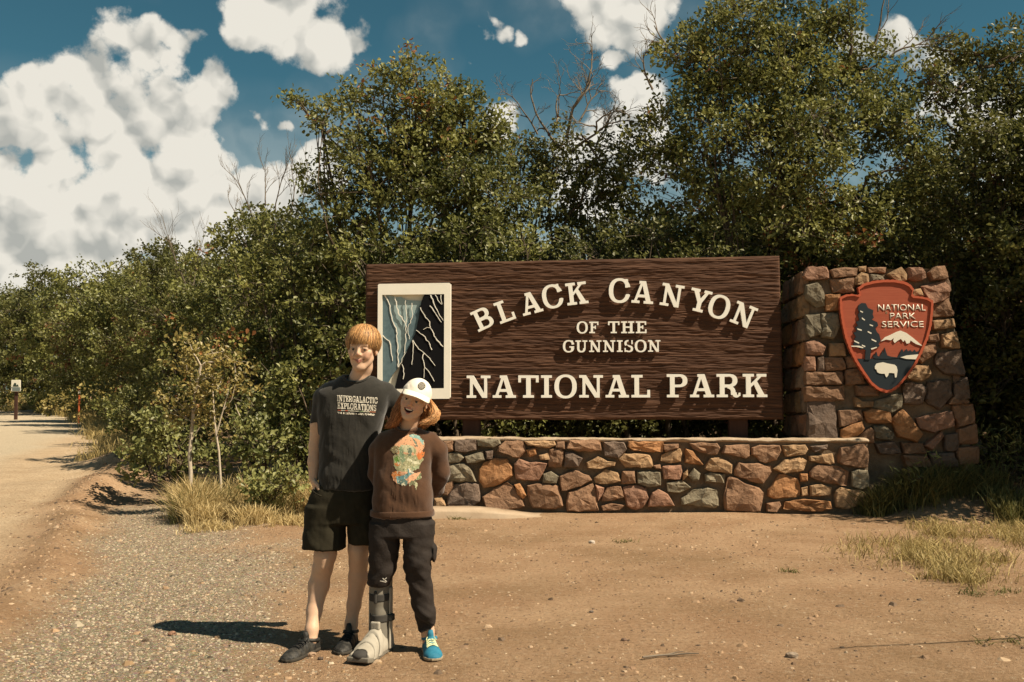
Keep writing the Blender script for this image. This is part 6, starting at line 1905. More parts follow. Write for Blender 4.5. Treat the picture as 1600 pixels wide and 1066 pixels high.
    def upper(a, b, c):
        hgt = np.interp(np.clip(a / L, -.1, 1.1).ravel(), [-.1, .1, .35, .6, .85, 1.0], [.12, .14, .125, .092, .072, .05]).reshape(a.shape)
        wd = .050 + .006 * smooth(.05, .2, a)
        q = (np.sqrt((b / wd) ** 2 + (np.maximum(c - .03, 0) / (hgt - .03)) ** 2) - 1) * .045
        q = np.maximum(q, .020 - c); q = np.maximum(q, np.maximum(-.012 - a, a - L * .93))
        toe_open = eld(a, b, c, (L * .97, 0.0, .048), (.050, .042, .026))
        return np.maximum(q, -toe_open)
    bfield(upper, 'padded_liner', M_BOOTG, boot, disp=lambda X, Y, Z: .003 * vnoise(X * 28, Y * 28, Z * 28, 6))
    def toecap(a, b, c): return np.maximum(eld(a, b, c, (L * .86, 0, .038), (.050, .044, .026)), .020 - c)
    bfield(toecap, 'toe_lining', M_BOOTD, boot)
    for z0, z1 in ((.262, .300), (.158, .196)):
        st = bfield(lambda a, b, c, z0=z0, z1=z1: np.maximum(np.maximum(shaft(a, b, c, .004), c - z1), z0 - c), 'strap', M_BOOTD, boot)
    # straps over the instep, with buckles
    for a0, hz in ((.13, .118), (.19, .098)):
        bfield(lambda a, b, c, a0=a0: np.maximum(np.maximum(upper(a, b, c) - .006, np.abs(a + c * .55 - a0 - .06) - .018), -upper(a, b, c) - .002), 'instep_strap', M_BOOTG, boot)
    bfield(lambda a, b, c: box(a, b, c, (.105, -.022, .125), (.128, .026, .165), .005), 'buckle', M_BOOTG, boot)
    bfield(lambda a, b, c: box(a, b, c, (.112, -.006, .255), (.128, .010, .318), .004), 'valve_cover', M_BOOTD, boot)
    bfield(lambda a, b, c: box(a, b, c, (.035, .045, .160), (.075, .074, .196), .005), 'strap_end', M_BOOTD, boot)
    bfield(lambda a, b, c: eld(a, b, c, (.05, -.064, .345), (.016, .014, .016)), 'pump_bulb', M_BOOTD, boot)
    def rail(a, b, c): return np.minimum(box(a, b, c, (.03, .050, .02), (.068, .060, .33), .004), box(a, b, c, (.03, -.060, .02), (.068, -.050, .33), .004))
    bfield(rail, 'side_strut', M_BOOTG, boot)
build_girl()

# ------------------------------------------------------------------ oaks, shrubs, grass
def leaf_mat(name, c1, c2, c3, rough=.46, trans=.34, spec=.40):
    m = bpy.data.materials.new(name); m.use_nodes = True
    nt = m.node_tree; N, L = nt.nodes, nt.links
    b = N['Principled BSDF']; out = N['Material Output']
    b.inputs['Roughness'].default_value = rough; b.inputs['Specular IOR Level'].default_value = spec
    a = N.new('ShaderNodeAttribute'); a.attribute_name = 'tint'
    r = N.new('ShaderNodeValToRGB'); L.new(a.outputs['Fac'], r.inputs[0])
    e = r.color_ramp.elements
    e[0].position = 0; e[0].color = c1 + (1,); e[1].position = .93; e[1].color = c2 + (1,)
    x = e.new(.97); x.color = c3 + (1,)
    L.new(r.outputs[0], b.inputs['Base Color'])
    t = N.new('ShaderNodeBsdfTranslucent'); ms = N.new('ShaderNodeMixShader'); ms.inputs[0].default_value = trans
    L.new(r.outputs[0], t.inputs[0]); L.new(b.outputs[0], ms.inputs[1]); L.new(t.outputs[0], ms.inputs[2]); L.new(ms.outputs[0], out.inputs[0])
    return m
M_LEAF = leaf_mat('oak_leaves', (.070, .082, .021), (.285, .282, .082), (.24, .10, .035))
M_LEAF_Y = leaf_mat('yellowing_leaves', (.16, .14, .04), (.42, .33, .11), (.30, .10, .035))
M_LEAF_G = leaf_mat('green_shrub_leaves', (.11, .125, .036), (.33, .325, .115), (.16, .12, .03))
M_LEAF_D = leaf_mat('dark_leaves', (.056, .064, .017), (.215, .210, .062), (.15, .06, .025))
M_BARK = mat('oak_bark', (.055, .040, .028), (.15, .115, .080), scale=14, rough=.95, spec=.1, stretch=(3, 3, .6), bump=.6, bscale=30, bdist=.01)
M_TWIG = mat('grey_twigs', (.10, .078, .056), (.22, .18, .135), scale=6, rough=.9, spec=.15)
M_PALEBARK = mat('pale_sapling_bark', (.36, .30, .22), (.52, .44, .34), scale=20, rough=.85, stretch=(1, 1, 4))

def leaves_mesh(name, pos, axis, nrm, length, width, tint):
    n = len(pos)
    nz = lambda v: v / (np.linalg.norm(v, axis=1, keepdims=True) + 1e-9)
    a = nz(axis); s = nz(np.cross(nrm, a)); u = np.cross(a, s)
    L, W = length[:, None], width[:, None]
    base = pos; tip = pos + a * L - u * L * .10
    rm = pos + a * L * .38 + s * W * .42 + u * W * .20; rt = pos + a * L * .74 + s * W * .5 + u * W * .12
    lm = pos + a * L * .38 - s * W * .42 + u * W * .20; lt = pos + a * L * .74 - s * W * .5 + u * W * .12
    V = np.stack([base, rm, rt, tip, lt, lm], 1).reshape(-1, 3)
    o = (np.arange(n) * 6)[:, None]
    Q = np.concatenate([o + np.array([[0, 1, 2, 3]]), o + np.array([[0, 3, 4, 5]])], 1).reshape(-1, 4)
    me = np_mesh(name, V, Q, False)
    at = me.attributes.new('tint', 'FLOAT', 'FACE')
    at.data.foreach_set('value', np.repeat(tint, 2).astype(np.float32))
    return me

DENSE, PER, LEAFS = 1.0, 2.5, .88
def unit(rng, n):
    v = rng.standard_normal((n, 3)); return v / np.linalg.norm(v, axis=1, keepdims=True)

def curve3(a, b, c, m):
    t = np.linspace(0, 1, m)[:, None]
    return (1 - t) ** 2 * a + 2 * t * (1 - t) * b + t * t * c

def foliage(blobs, base, seed, spacing=.20, per=11, leaf=.075, sig=.068, trunk_r=.05, nstem=None, tint_shift=0.0, shell=.42, twig=True, zmin=.05, droop=.0, aspect=.60):
    """blobs: (centre, radii). Returns trunk tubes, twig tubes and leaf arrays of one plant."""
    rng = np.random.default_rng(seed)
    trunk, twigs = Tubes(), Tubes()
    LP, LA, LN, LL, LW, LT = [], [], [], [], [], []
    base = np.array(base, float); limbs = []
    for bi, (c, r) in enumerate(blobs):
        c = np.array(c, float); r = np.array(r, float)
        vol = 4.19 * r[0] * r[1] * r[2]
        n = max(10, int(vol / spacing ** 3 * DENSE)); hole = rng.normal(0, 3, 3); bt = rng.normal(0, .10)
        d = unit(rng, n); rad = rng.uniform(0, 1, n) ** shell
        lump = 1 + .22 * vnoise(d[:, 0] * 2.2 + seed, d[:, 1] * 2.2, d[:, 2] * 2.2, bi) + .10 * rng.standard_normal(n)
        P = c + d * (rad * lump)[:, None] * r
        P = P[P[:, 2] > ground_z(P[:, 0], P[:, 1]) + zmin]
        keep = vnoise(P[:, 0] * 1.9 / (spacing * 4.6) + hole[0], P[:, 1] * 1.9 / (spacing * 4.6), P[:, 2] * 2.2 / (spacing * 4.6), seed) > -.30 + .22 * rng.standard_normal(len(P)); P = P[keep]
        n = len(P)
        if n < 3: continue
        # limb from the root to the middle of this part of the crown
        rr0 = trunk_r * rng.uniform(.6, 1.05)
        b0 = base + np.array([rng.normal(0, trunk_r * 1.6), rng.normal(0, trunk_r * 1.6), -.05])
        b0[2] = float(ground_z(b0[0], b0[1])) - .05
        if len(limbs) >= 3:
            # later parts of the crown fork off a limb that is already there
            q = np.concatenate([l[2:7] for l in limbs]); q = q[q[:, 2] < c[2] - .15]
            if len(q):
                b0 = q[((q - c) ** 2).sum(1).argmin()]; rr0 *= .55
        mid = b0 * .45 + c * .55 + np.array([rng.normal(0, .22), rng.normal(0, .22), 0]); mid[2] = b0[2] + (c[2] - b0[2]) * rng.uniform(.35, .7)
        limb = curve3(b0, mid, c, 9); limb[1:-1] += rng.normal(0, .045, (7, 3)); limbs.append(limb)
        trunk.add(limb, np.linspace(rr0, rr0 * .30, 9), 6)
        # branches
        nb = min(n, max(4, n // 10))
        node = P[rng.choice(n, nb, replace=False)]
        node = c + (node - c) * rng.uniform(.55, .95, nb)[:, None]
        paths = []
        for q in node:
            k = rng.integers(4, 9) if len(limb) > 5 else 3
            s0 = limb[k]
            m_ = (s0 + q) / 2 + rng.normal(0, .12, 3) * np.linalg.norm(q - s0)
            p = curve3(s0, m_, q, 5)
            trunk.add(p, np.linspace(rr0 * .30, .006, 5), 4); paths.append(p[1:])
        nodes = np.concatenate(paths + [limb[5:]])
        # every leaf cluster hangs on a twig from the nearest branch point
        D = ((P[:, None, :] - nodes[None]) ** 2).sum(2); near = nodes[D.argmin(1)]
        if twig:
            for q, s0 in zip(P, near):
                m_ = (s0 + q) / 2 + rng.normal(0, .05, 3)
                twigs.add([s0, m_, q + (q - m_) * .25], [.0042, .0032, .0015], 3)
        out = P - near; out = out / (np.linalg.norm(out, axis=1, keepdims=True) + 1e-6)
        per_ = per * PER; k = rng.integers(int(per_ * .6), int(per_ * 1.4) + 1, n)
        idx = np.repeat(np.arange(n), k); m = len(idx)
        ax = out[idx] * .5 + unit(rng, m) * .9 + np.array([0, 0, .15 - droop])
        LP.append(P[idx] + rng.normal(0, sig, (m, 3)) * np.array([1, 1, .8])); LA.append(ax)
        LN.append(np.array([.36, -.30, .66]) + unit(rng, m) * .72)
        sz = leaf * LEAFS * rng.uniform(.55, 1.25, m)
        LL.append(sz); LW.append(sz * aspect * rng.uniform(.8, 1.2, m))
        clus = rng.uniform(0, 1, n)
        LT.append(np.clip(.68 * clus[idx] ** 1.2 + .32 * rng.uniform(0, 1, m) + tint_shift + bt, 0, 1))
    cat = np.concatenate
    return trunk, twigs, [cat(LP), cat(LA), cat(LN), cat(LL), cat(LW), cat(LT)]

def px_blobs(bl, Y, rng=None, depth=.85):
    out = []
    rg = random.Random(int(Y * 100))
    for b in bl:
        px, py, rx, ry = b[:4]; dy = b[4] if len(b) > 4 else rg.uniform(-.35, .35)
        c = atY(px, py, Y + dy); k = (Y + dy) / F
        out.append(((c.x, c.y, c.z), (rx * k, (rx + ry) * .5 * k * depth, ry * k)))
    return out

def bare_branches(tb, start, direction, length, radius, rng, depth=0, gnarl=.35, spread=.75, up=.12):
    p = np.array(start, float); d = np.array(direction, float); d /= np.linalg.norm(d)
    n = 6; pts = [p.copy()]; kids = []
    for i in range(n):
        d = d + rng.normal(0, gnarl * .4, 3) + np.array([0, 0, up * .4]); d /= np.linalg.norm(d)
        p = p + d * length / n; pts.append(p.copy())
        if i >= 1 and depth < 4 and rng.random() < (.75 if depth < 3 else .5):
            kids.append((p.copy(), d.copy(), i))
    tb.add(pts, np.linspace(radius, radius * .45, n + 1), 5 if depth < 2 else 3)
    for q, dd, i in kids:
        a = rng.normal(0, 1, 3); a -= dd * (a @ dd); a /= np.linalg.norm(a)
        bare_branches(tb, q, dd + a * spread, length * rng.uniform(.42, .68), max(.0022, radius * .55), rng, depth + 1, gnarl, spread, up)

def plant(name, label, cat, group, base, blobs, seed, lmat, bark=None, extra=None, crown_name='crown', **kw):
    base = Vector(base); base.z = float(ground_z(base.x, base.y))
    root = thing(name, base, label, cat, group)
    trunk, twigs, lv = foliage(blobs, base, seed, **kw)
    if extra:
        dead = Tubes(); extra(dead, np.random.default_rng(seed + 1))
        add_obj('bare_branches', dead.mesh('bare_branches'), M_TWIG, root, kind='stuff')
    add_obj('trunk', trunk.mesh('trunk'), bark or M_BARK, root)
    if twigs.n: add_obj('twigs', twigs.mesh('twigs'), M_TWIG, root, kind='stuff')
    add_obj(crown_name, leaves_mesh('leaves', *lv), lmat, root)
    global LEAF_COUNT; LEAF_COUNT += len(lv[0])
    return root
LEAF_COUNT = 0
def gb(px, Y): 
    c = atY(px, 700, Y); return (c.x, Y, 0)

G_OAK = 'oaks crowding behind the sign'
G_FAR = 'oaks along the far roadside'
def build_oaks():
    plant('oak_tree', 'tall olive oak behind the sign panel with one branch reaching out over the road side', 'tree', G_OAK, gb(675, 13.3),
          px_blobs([(650,150,80,75), (560,195,75,60), (500,180,42,26), (690,225,105,80), (595,290,120,85), (765,215,52,50), (740,310,110,85), (648,95,34,30), (462,158,24,14), (545,150,40,30), (700,125,40,30), (720,175,60,40)], 13.3),
          21, M_LEAF, spacing=.198, per=10)
    def dead_top(tb, rng):
        for px, py, dx, L, r in ((880,235,-.55,1.15,.030), (885,215,.25,1.2,.032), (890,240,.75,1.15,.030), (870,200,-.1,.95,.024), (930,235,.5,.9,.022), (840,210,-.8,.7,.018), (905,190,.1,.8,.02)):
            bare_branches(tb, atY(px, py, 13.8), (dx, rng.normal(0, .25), .75), L * .74, r * .8, rng, 0, .45, .8, .05)
    plant('oak_tree', 'oak with a gnarled dead leafless top above the middle of the sign', 'tree', G_OAK, gb(890, 13.8),
          px_blobs([(865,250,62,52), (905,320,95,80), (805,262,55,55), (935,255,52,52), (975,235,36,55), (890,210,36,32)], 13.8), 33, M_LEAF_D, extra=dead_top, spacing=.215, per=10)
    def twig_top(tb, rng):
        for px, py, dx, L in ((1330,70,.2,.9), (1360,80,.7,.9), (1300,50,-.1,.7), (1390,90,.9,.6), (1050,90,-.3,.5), (1020,140,-.5,.5)):
            bare_branches(tb, atY(px, py, 12.9), (dx, rng.normal(0, .2), .8), L, .016, rng, 1, .3, .6, .1)
    plant('oak_tree', 'largest oak towering above the end of the sign and the pillar', 'tree', G_OAK, gb(1200, 13.0),
          px_blobs([(1190,115,130,90), (1090,120,75,75), (1255,55,95,65), (1160,35,80,50), (1055,215,75,80), (1200,245,150,105), (1330,180,90,85), (1375,300,85,80), (1080,325,105,80), (1275,345,135,75), (1060,70,40,40), (1130,0,60,50), (1240,-10,70,40), (1000,260,40,60), (1395,175,50,60), (1420,245,50,55), (1345,115,55,50), (1310,30,50,40), (1430,215,50,60), (1385,90,40,40)], 13.0),
          41, M_LEAF, extra=twig_top, spacing=.200, per=10)
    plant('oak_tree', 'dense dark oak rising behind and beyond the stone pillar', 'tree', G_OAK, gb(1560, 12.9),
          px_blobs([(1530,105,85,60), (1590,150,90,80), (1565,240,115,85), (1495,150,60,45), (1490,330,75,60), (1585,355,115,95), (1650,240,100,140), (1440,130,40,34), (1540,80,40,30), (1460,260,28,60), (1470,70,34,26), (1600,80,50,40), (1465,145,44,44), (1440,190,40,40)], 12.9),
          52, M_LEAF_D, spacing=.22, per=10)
    plant('oak_tree', 'low bushy oak filling the gap behind the tall pillar', 'tree', G_OAK, gb(1450, 13.2),
          px_blobs([(1420,380,90,60), (1500,440,90,90), (1580,500,90,110), (1540,600,80,90), (1640,600,80,130), (1440,480,60,60)], 12.9), 58, M_LEAF_D, spacing=.26, per=10)
    plant('oak_shrub', 'broad scrub oak directly behind the carved canyon panel', 'shrub', G_OAK, gb(720, 12.8),
          px_blobs([(640,390,90,60), (730,385,90,55), (820,400,80,50), (680,500,110,100), (760,640,90,80), (850,620,90,90)], 12.7), 63, M_LEAF, spacing=.25, per=10)
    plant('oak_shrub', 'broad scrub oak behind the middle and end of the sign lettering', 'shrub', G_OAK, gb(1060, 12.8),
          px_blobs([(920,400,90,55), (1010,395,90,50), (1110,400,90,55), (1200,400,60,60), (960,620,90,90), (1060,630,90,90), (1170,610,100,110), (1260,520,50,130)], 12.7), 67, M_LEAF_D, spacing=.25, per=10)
    plant('oak_tree', 'leafy oak behind the taller person with foliage down to the ground', 'tree', G_OAK, gb(490, 13.2),
          px_blobs([(455,395,80,75), (520,400,85,85), (410,455,75,75), (550,490,80,100), (470,545,95,105), (420,620,75,75), (530,610,85,100), (590,420,60,80), (360,560,60,70), (505,330,50,45), (560,350,60,60)], 13.1), 71, M_LEAF, spacing=.225, per=10)
    def tw8(tb, rng):
        for px, py, dx, L in ((395,330,-.2,1.0), (430,320,.05,1.1), (450,330,.3,1.0), (470,320,.4,.9), (380,350,-.5,.8), (415,310,-.1,.9)):
            bare_branches(tb, atY(px, py + 12, 16.2), (dx, rng.normal(0, .2), .95), L * .7, .012, rng, 1, .22, .5, .12)
    plant('oak_tree', 'oak with thin dead shoots sprouting from its top, left of the tall olive oak', 'tree', G_OAK, gb(410, 16.2),
          px_blobs([(430,350,60,45), (385,385,60,55), (350,430,60,60), (420,430,70,60), (470,400,50,60), (340,510,60,70), (390,520,60,80)], 16.2), 83, M_LEAF, extra=tw8, spacing=.27, per=11, leaf=.085)
    def tw9(tb, rng):
        for px, py, dx, L in ((290,445,-.15,1.0), (300,450,.35,.8)):
            bare_branches(tb, atY(px, py, 18.8), (dx, 0, 1), L, .013, rng, 1, .2, .45, .15)
    plant('oak_tree', 'rounded oak with a single bare snag poking from its crown', 'tree', G_FAR, gb(290, 18.8),
          px_blobs([(305,455,70,50), (260,500,65,60), (320,540,75,75), (245,570,55,60), (290,610,70,50), (350,450,50,50)], 18.8), 91, M_LEAF, extra=tw9, spacing=.30, per=11, leaf=.095)
    plant('oak_tree', 'olive oak beside the road in front of the far trees', 'tree', G_FAR, gb(205, 40),
          px_blobs([(205,455,60,42), (165,500,60,55), (225,530,65,60), (180,570,60,50), (140,480,40,40), (240,480,50,50), (205,605,60,34), (165,605,50,30)], 40), 101, M_LEAF, spacing=.54, per=11, leaf=.18, sig=.17)
    plant('oak_tree', 'oak with the highest rounded crown of the far roadside trees', 'tree', G_FAR, gb(125, 60),
          px_blobs([(135,445,52,36), (95,480,50,45), (150,510,50,50), (80,540,50,50), (125,565,50,45), (170,460,40,34), (125,600,50,26), (80,595,50,30)], 60), 111, M_LEAF, spacing=.72, per=11, leaf=.25, sig=.24)
    plant('oak_tree', 'spreading far oak behind the small roadside notice', 'tree', G_FAR, gb(50, 80),
          px_blobs([(45,490,52,36), (15,500,46,40), (65,535,50,45), (10,560,50,45), (45,580,50,40), (85,500,40,40), (40,605,50,22)], 80), 121, M_LEAF_D, spacing=.92, per=11, leaf=.31, sig=.29)
    plant('oak_tree', 'farthest oak at the bend where the road leaves view', 'tree', G_FAR, gb(0, 88),
          px_blobs([(10,470,40,22), (-30,480,60,34), (20,510,50,40), (-40,540,70,50), (10,570,50,40), (-10,605,60,22), (-60,590,60,40), (-90,520,60,60)], 88), 131, M_LEAF_D, spacing=1.0, per=11, leaf=.34, sig=.32)
    # the grove goes on behind and beside: copies of one filler oak
    bl = [((0, 0, 3.0), (1.6, 1.4, 1.2)), ((-1.2, .2, 2.2), (1.2, 1.1, 1.1)), ((1.2, -.1, 2.3), (1.3, 1.1, 1.1)), ((.2, -.3, 1.4), (1.7, 1.3, 1.0)), ((.5, .2, 3.9), (.9, .8, .7)), ((-1.5, .3, 1.0), (1.0, .9, .8)), ((1.6, .2, 1.0), (1.0, .9, .8))]
    X0, Y0 = -1.2, 17.5
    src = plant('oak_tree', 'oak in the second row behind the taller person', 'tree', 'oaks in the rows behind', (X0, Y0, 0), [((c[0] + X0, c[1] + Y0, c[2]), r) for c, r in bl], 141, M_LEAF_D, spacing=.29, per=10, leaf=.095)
    spots = [(1.8, 17.2, 1.3, 1.0, 'oak in the second row behind the dead-topped oak'), (4.6, 17.4, 2.4, 1.1, 'oak in the second row behind the end of the sign'), (7.4, 16.8, .6, 1.2, 'oak in the second row beyond the stone pillar'),
             (-3.6, 19.5, 3.5, 1.05, 'oak in the second row behind the thin dead shoots'), (-6.6, 24.5, 5.1, 1.2, 'oak in the second row behind the bare snag'), (-11.2, 33.0, 2.2, 1.4, 'oak in the second row behind the roadside oak'), (-17.5, 46.0, .3, 1.7, 'oak in the second row behind the rounded far crown'),
             (-13.5, 40.0, 1.1, 1.3, 'low oak filling under the highest far crown'), (-25.5, 72.5, 4.0, 1.5, 'low oak filling behind the roadside notice'), (-25.5, 66, 2.9, 1.6, 'low oak filling beyond the roadside notice'), (-8.5, 29.5, 1.9, 1.1, 'low oak filling under the roadside oak'), (-30, 66, 3.3, 2.2, 'low oak filling the end of the far row'),
             (2.0, 14.7, 3.9, .92, 'dense low oak in the shade right behind the largest oak'), (4.2, 14.6, 1.2, .95, 'dense low oak in the shade between the largest oak and the pillar'), (-.9, 14.8, .5, .92, 'dense low oak right behind the dead-topped oak'),
             (0.2, 15.7, 2.8, .92, 'low oak packed behind the middle of the sign'), (3.1, 15.5, .2, .95, 'low oak packed behind the last letters of the sign'), (6.1, 15.3, 4.9, .95, 'low oak packed behind the tall pillar'), (-2.6, 16.0, 1.7, .9, 'low oak packed behind the carved canyon panel'),
             (-66, 92, 3.7, 2.5, 'oak across the road outside the far bend'), (-78, 86, 1.9, 2.6, 'oak across the road second from the far bend'), (-90, 76, .4, 2.5, 'oak across the road third from the far bend'), (-98, 62, 5.2, 2.7, 'oak across the road fourth from the far bend'), (-72, 100, 2.2, 2.8, 'tall oak behind the far bend across the road'),
             (-46, 92, .7, 2.5, 'oak behind the far bend where the road vanishes'), (-56, 90, 2.7, 2.4, 'oak past the far bend at the road end'),
             (-26, 66, 1.5, 2.0, 'oak in the second row behind the farthest bend'), (10.2, 15.0, 4.4, 1.2, 'oak in the second row beyond the dense dark oak'),
             (7.35, 11.0, 2.0, 1.02, 'oak on the bank beside the pillar that shades its foot'), (9.3, 9.2, .9, 1.0, 'oak standing out beyond the grassy bank'), (8.2, 13.3, 5.5, 1.15, 'oak behind the shaded bank beside the pillar')]
    for x, y, rz, sc, lab in spots:
        r = src.copy(); COL.objects.link(r); r.location = (x, y, float(ground_z(x, y))); r.rotation_euler = (0, 0, rz); r.scale = (sc, sc, sc); r['label'] = lab
        for ch in src.children:
            if ch.name.split('.')[0] in ('trunk', 'twigs', 'crown'):
                c = ch.copy(); COL.objects.link(c); c.parent = r
    plant('oak_tree', 'young oak out on the bank throwing dappled shade on the pillar', 'tree', 'oaks in the rows behind', (6.9, 10.0, 0),
          [((6.35, 9.95, 3.2), (.85, .8, .65)), ((7.2, 10.2, 3.0), (1.0, .9, .85)), ((6.25, 10.1, 2.2), (.75, .7, .75)), ((5.95, 9.6, 2.9), (.4, .5, .4)), ((7.4, 9.9, 1.8), (.9, .9, .8)), ((6.6, 9.7, 3.4), (.45, .5, .3))], 149, M_LEAF, spacing=.24, per=8)
build_oaks()

G_SHR = 'shrubs at the edge of the gravel'
def build_shrubs():
    # slender sapling with a pale lit stem
    Y = 11.05
    p = lambda x, y, d=0: atY(x, y, Y + d)
    root = thing('sapling', p(298, 735), 'slender pale stemmed sapling with thin yellowing leaves before the oaks', 'tree', G_SHR)
    tb = Tubes()
    def st(pts, r0, r1): tb.add([p(*q) for q in pts], np.linspace(r0, r1, len(pts)), 6)
    st([(299,802),(297,770),(298,738),(296,712),(298,690),(301,660),(303,630),(307,605),(311,585),(314,572)], .026, .015)
    st([(314,572),(322,566),(336,566),(348,560),(358,556)], .013, .004); st([(314,572),(308,560),(302,552),(296,535)], .011, .003); st([(311,585),(330,592),(342,590)], .008, .003)
    st([(303,630),(290,640),(280,630),(270,622)], .008, .003); st([(301,660),(285,650),(272,640)], .007, .003); st([(303,640),(318,625),(326,610)], .007, .003); st([(298,690),(312,668),(326,660)], .007, .003)
    st([(347,802),(345,755),(342,705),(338,680),(335,655),(333,620),(332,600)], .016, .007); st([(338,680),(346,650),(356,615),(358,590)], .010, .004); st([(350,640),(362,625),(368,600)], .007, .003); st([(375,650),(370,640),(368,632)], .007, .004)
    add_obj('trunk', tb.mesh('trunk'), M_PALEBARK, root)
    t2, tw, lv = foliage(px_blobs([(300,545,28,26), (340,560,38,22), (372,585,24,30), (325,600,30,20), (278,620,26,24), (345,620,34,30), (300,575,30,20), (285,650,24,20), (330,655,30,26)], Y), p(298, 735), 5, spacing=.22, per=9, leaf=.062, sig=.075, trunk_r=.008)
    add_obj('twigs', tw.mesh('twigs'), M_PALEBARK, root, kind='stuff'); add_obj('crown', leaves_mesh('leaves', *lv), M_LEAF_Y, root)
    plant('shrub', 'leafy bright green shrub between the sapling and the taller person', 'shrub', G_SHR, gb(420, 11.9),
          px_blobs([(400,640,50,45), (445,650,50,50), (410,690,60,40), (460,705,45,40), (430,600,40,40), (380,700,50,35)], 12.0), 7, M_LEAF_G, spacing=.20, per=10, leaf=.075, trunk_r=.025)
    plant('shrub', 'yellowish shrub right behind the taller person at his elbow', 'shrub', G_SHR, gb(490, 12.2),
          px_blobs([(470,600,45,50), (500,640,50,60), (470,690,45,50), (530,560,40,50), (520,700,50,50)], 12.2), 8, M_LEAF, spacing=.21, per=10, leaf=.072, trunk_r=.03)
    plant('shrub', 'shrub leaning out over the gravel beside the sapling with broad pale leaves', 'shrub', G_SHR, gb(285, 12.3),
          px_blobs([(250,680,42,34), (220,710,34,22), (280,700,45,35), (235,655,30,26), (270,735,40,24), (325,715,45,35), (210,735,24,12)], 12.3), 9, M_LEAF_G, spacing=.21, per=9, leaf=.085, trunk_r=.022, droop=.15)
    plant('shrub', 'dark shrub under the oaks behind the leaning gravel side shrub', 'shrub', G_SHR, gb(270, 15.0),
          px_blobs([(260,610,50,50), (230,650,40,40), (300,650,50,40), (200,640,30,30), (330,600,40,50), (280,680,60,30)], 15.0), 10, M_LEAF_D, spacing=.25, per=10, leaf=.08, trunk_r=.03)
    plant('shrub', 'small low shrub with pale green leaves standing in the dry grass', 'shrub', G_SHR, gb(425, 10.7),
          px_blobs([(425,760,38,22), (455,745,26,20), (400,755,24,16)], 10.7), 12, M_LEAF_G, spacing=.16, per=9, leaf=.07, trunk_r=.012, zmin=.02)
    for i, (x, Y, bl, lab, mt) in enumerate((
        (215, 20.5, [(215,640,42,32), (190,655,30,22), (240,650,34,30)], 'olive bush on the road verge nearest the leaning shrub', M_LEAF),
        (165, 38, [(168,618,30,22), (185,640,30,20), (150,640,24,18)], 'sunlit yellow green bush midway along the road verge', M_LEAF_Y),
        (110, 57, [(112,626,30,18), (130,638,26,14), (85,632,24,14)], 'yellow green bush near the orange stake', M_LEAF_Y),
        (5, 80, [(5,624,26,10), (-20,628,30,12)], 'golden bush beside the small roadside notice', M_LEAF_Y),
        (60, 71, [(62,626,26,10), (48,629,20,8)], 'green bush between the roadside notice and the orange stake', M_LEAF))):
        plant('bush', lab, 'bush', 'bushes along the road verge', gb(x, Y), px_blobs(bl, Y), 200 + i, mt, spacing=.012 * Y + .02, per=10, leaf=.0042 * Y + .01, sig=.005 * Y, trunk_r=.03)
    labs = ['low bush at the very end of the far road', 'low bush just below the roadside notice', 'low yellow bush one step along from the roadside notice', 'low bush just beyond the orange stake', 'low bush midway between the notice and the orange stake',
            'low bush just before the orange stake', 'low bush where the road verge starts to curve', 'low bush under the roadside oak', 'low bush under the snag topped oak', 'low yellow bush by the widest windrow', 'low bush behind the orange stake']
    for i, (x, Y) in enumerate(((-15, 84), (25, 77), (85, 66), (140, 49), (100, 62), (175, 37), (200, 29), (222, 23.5), (240, 20.5), (160, 42), (130, 52))):
        yy = 615 + (1.314 - .45 - .35) * F / Y
        plant('bush', labs[i], 'bush', 'low bushes under the far oaks', gb(x, Y), px_blobs([(x, yy, 26, 13 + 120 / Y), (x + 14, yy + 3, 20, 10 + 100 / Y), (x - 12, yy + 2, 18, 10 + 80 / Y)], Y), 260 + i, (M_LEAF, M_LEAF_Y, M_LEAF)[i % 3], spacing=.012 * Y + .02, per=9, leaf=.0042 * Y + .01, sig=.005 * Y, trunk_r=.02)
    # weeds beyond the pillar
    for i, (x, Y, bl, lab) in enumerate(((1425, 10.75, [(1420,735,40,22), (1460,728,30,24), (1385,745,22,14)], 'leafy weed growing against the foot of the stone pillar'), (1570, 11.3, [(1560,700,40,40), (1600,720,40,40), (1530,720,30,26)], 'dark weedy bush in the shade past the pillar'))):
        plant('weed', lab, 'weed', None, gb(x, Y), px_blobs(bl, Y), 230 + i, M_LEAF_G, spacing=.19, per=7, leaf=.10, trunk_r=.012, zmin=.0, aspect=.22)
build_shrubs()

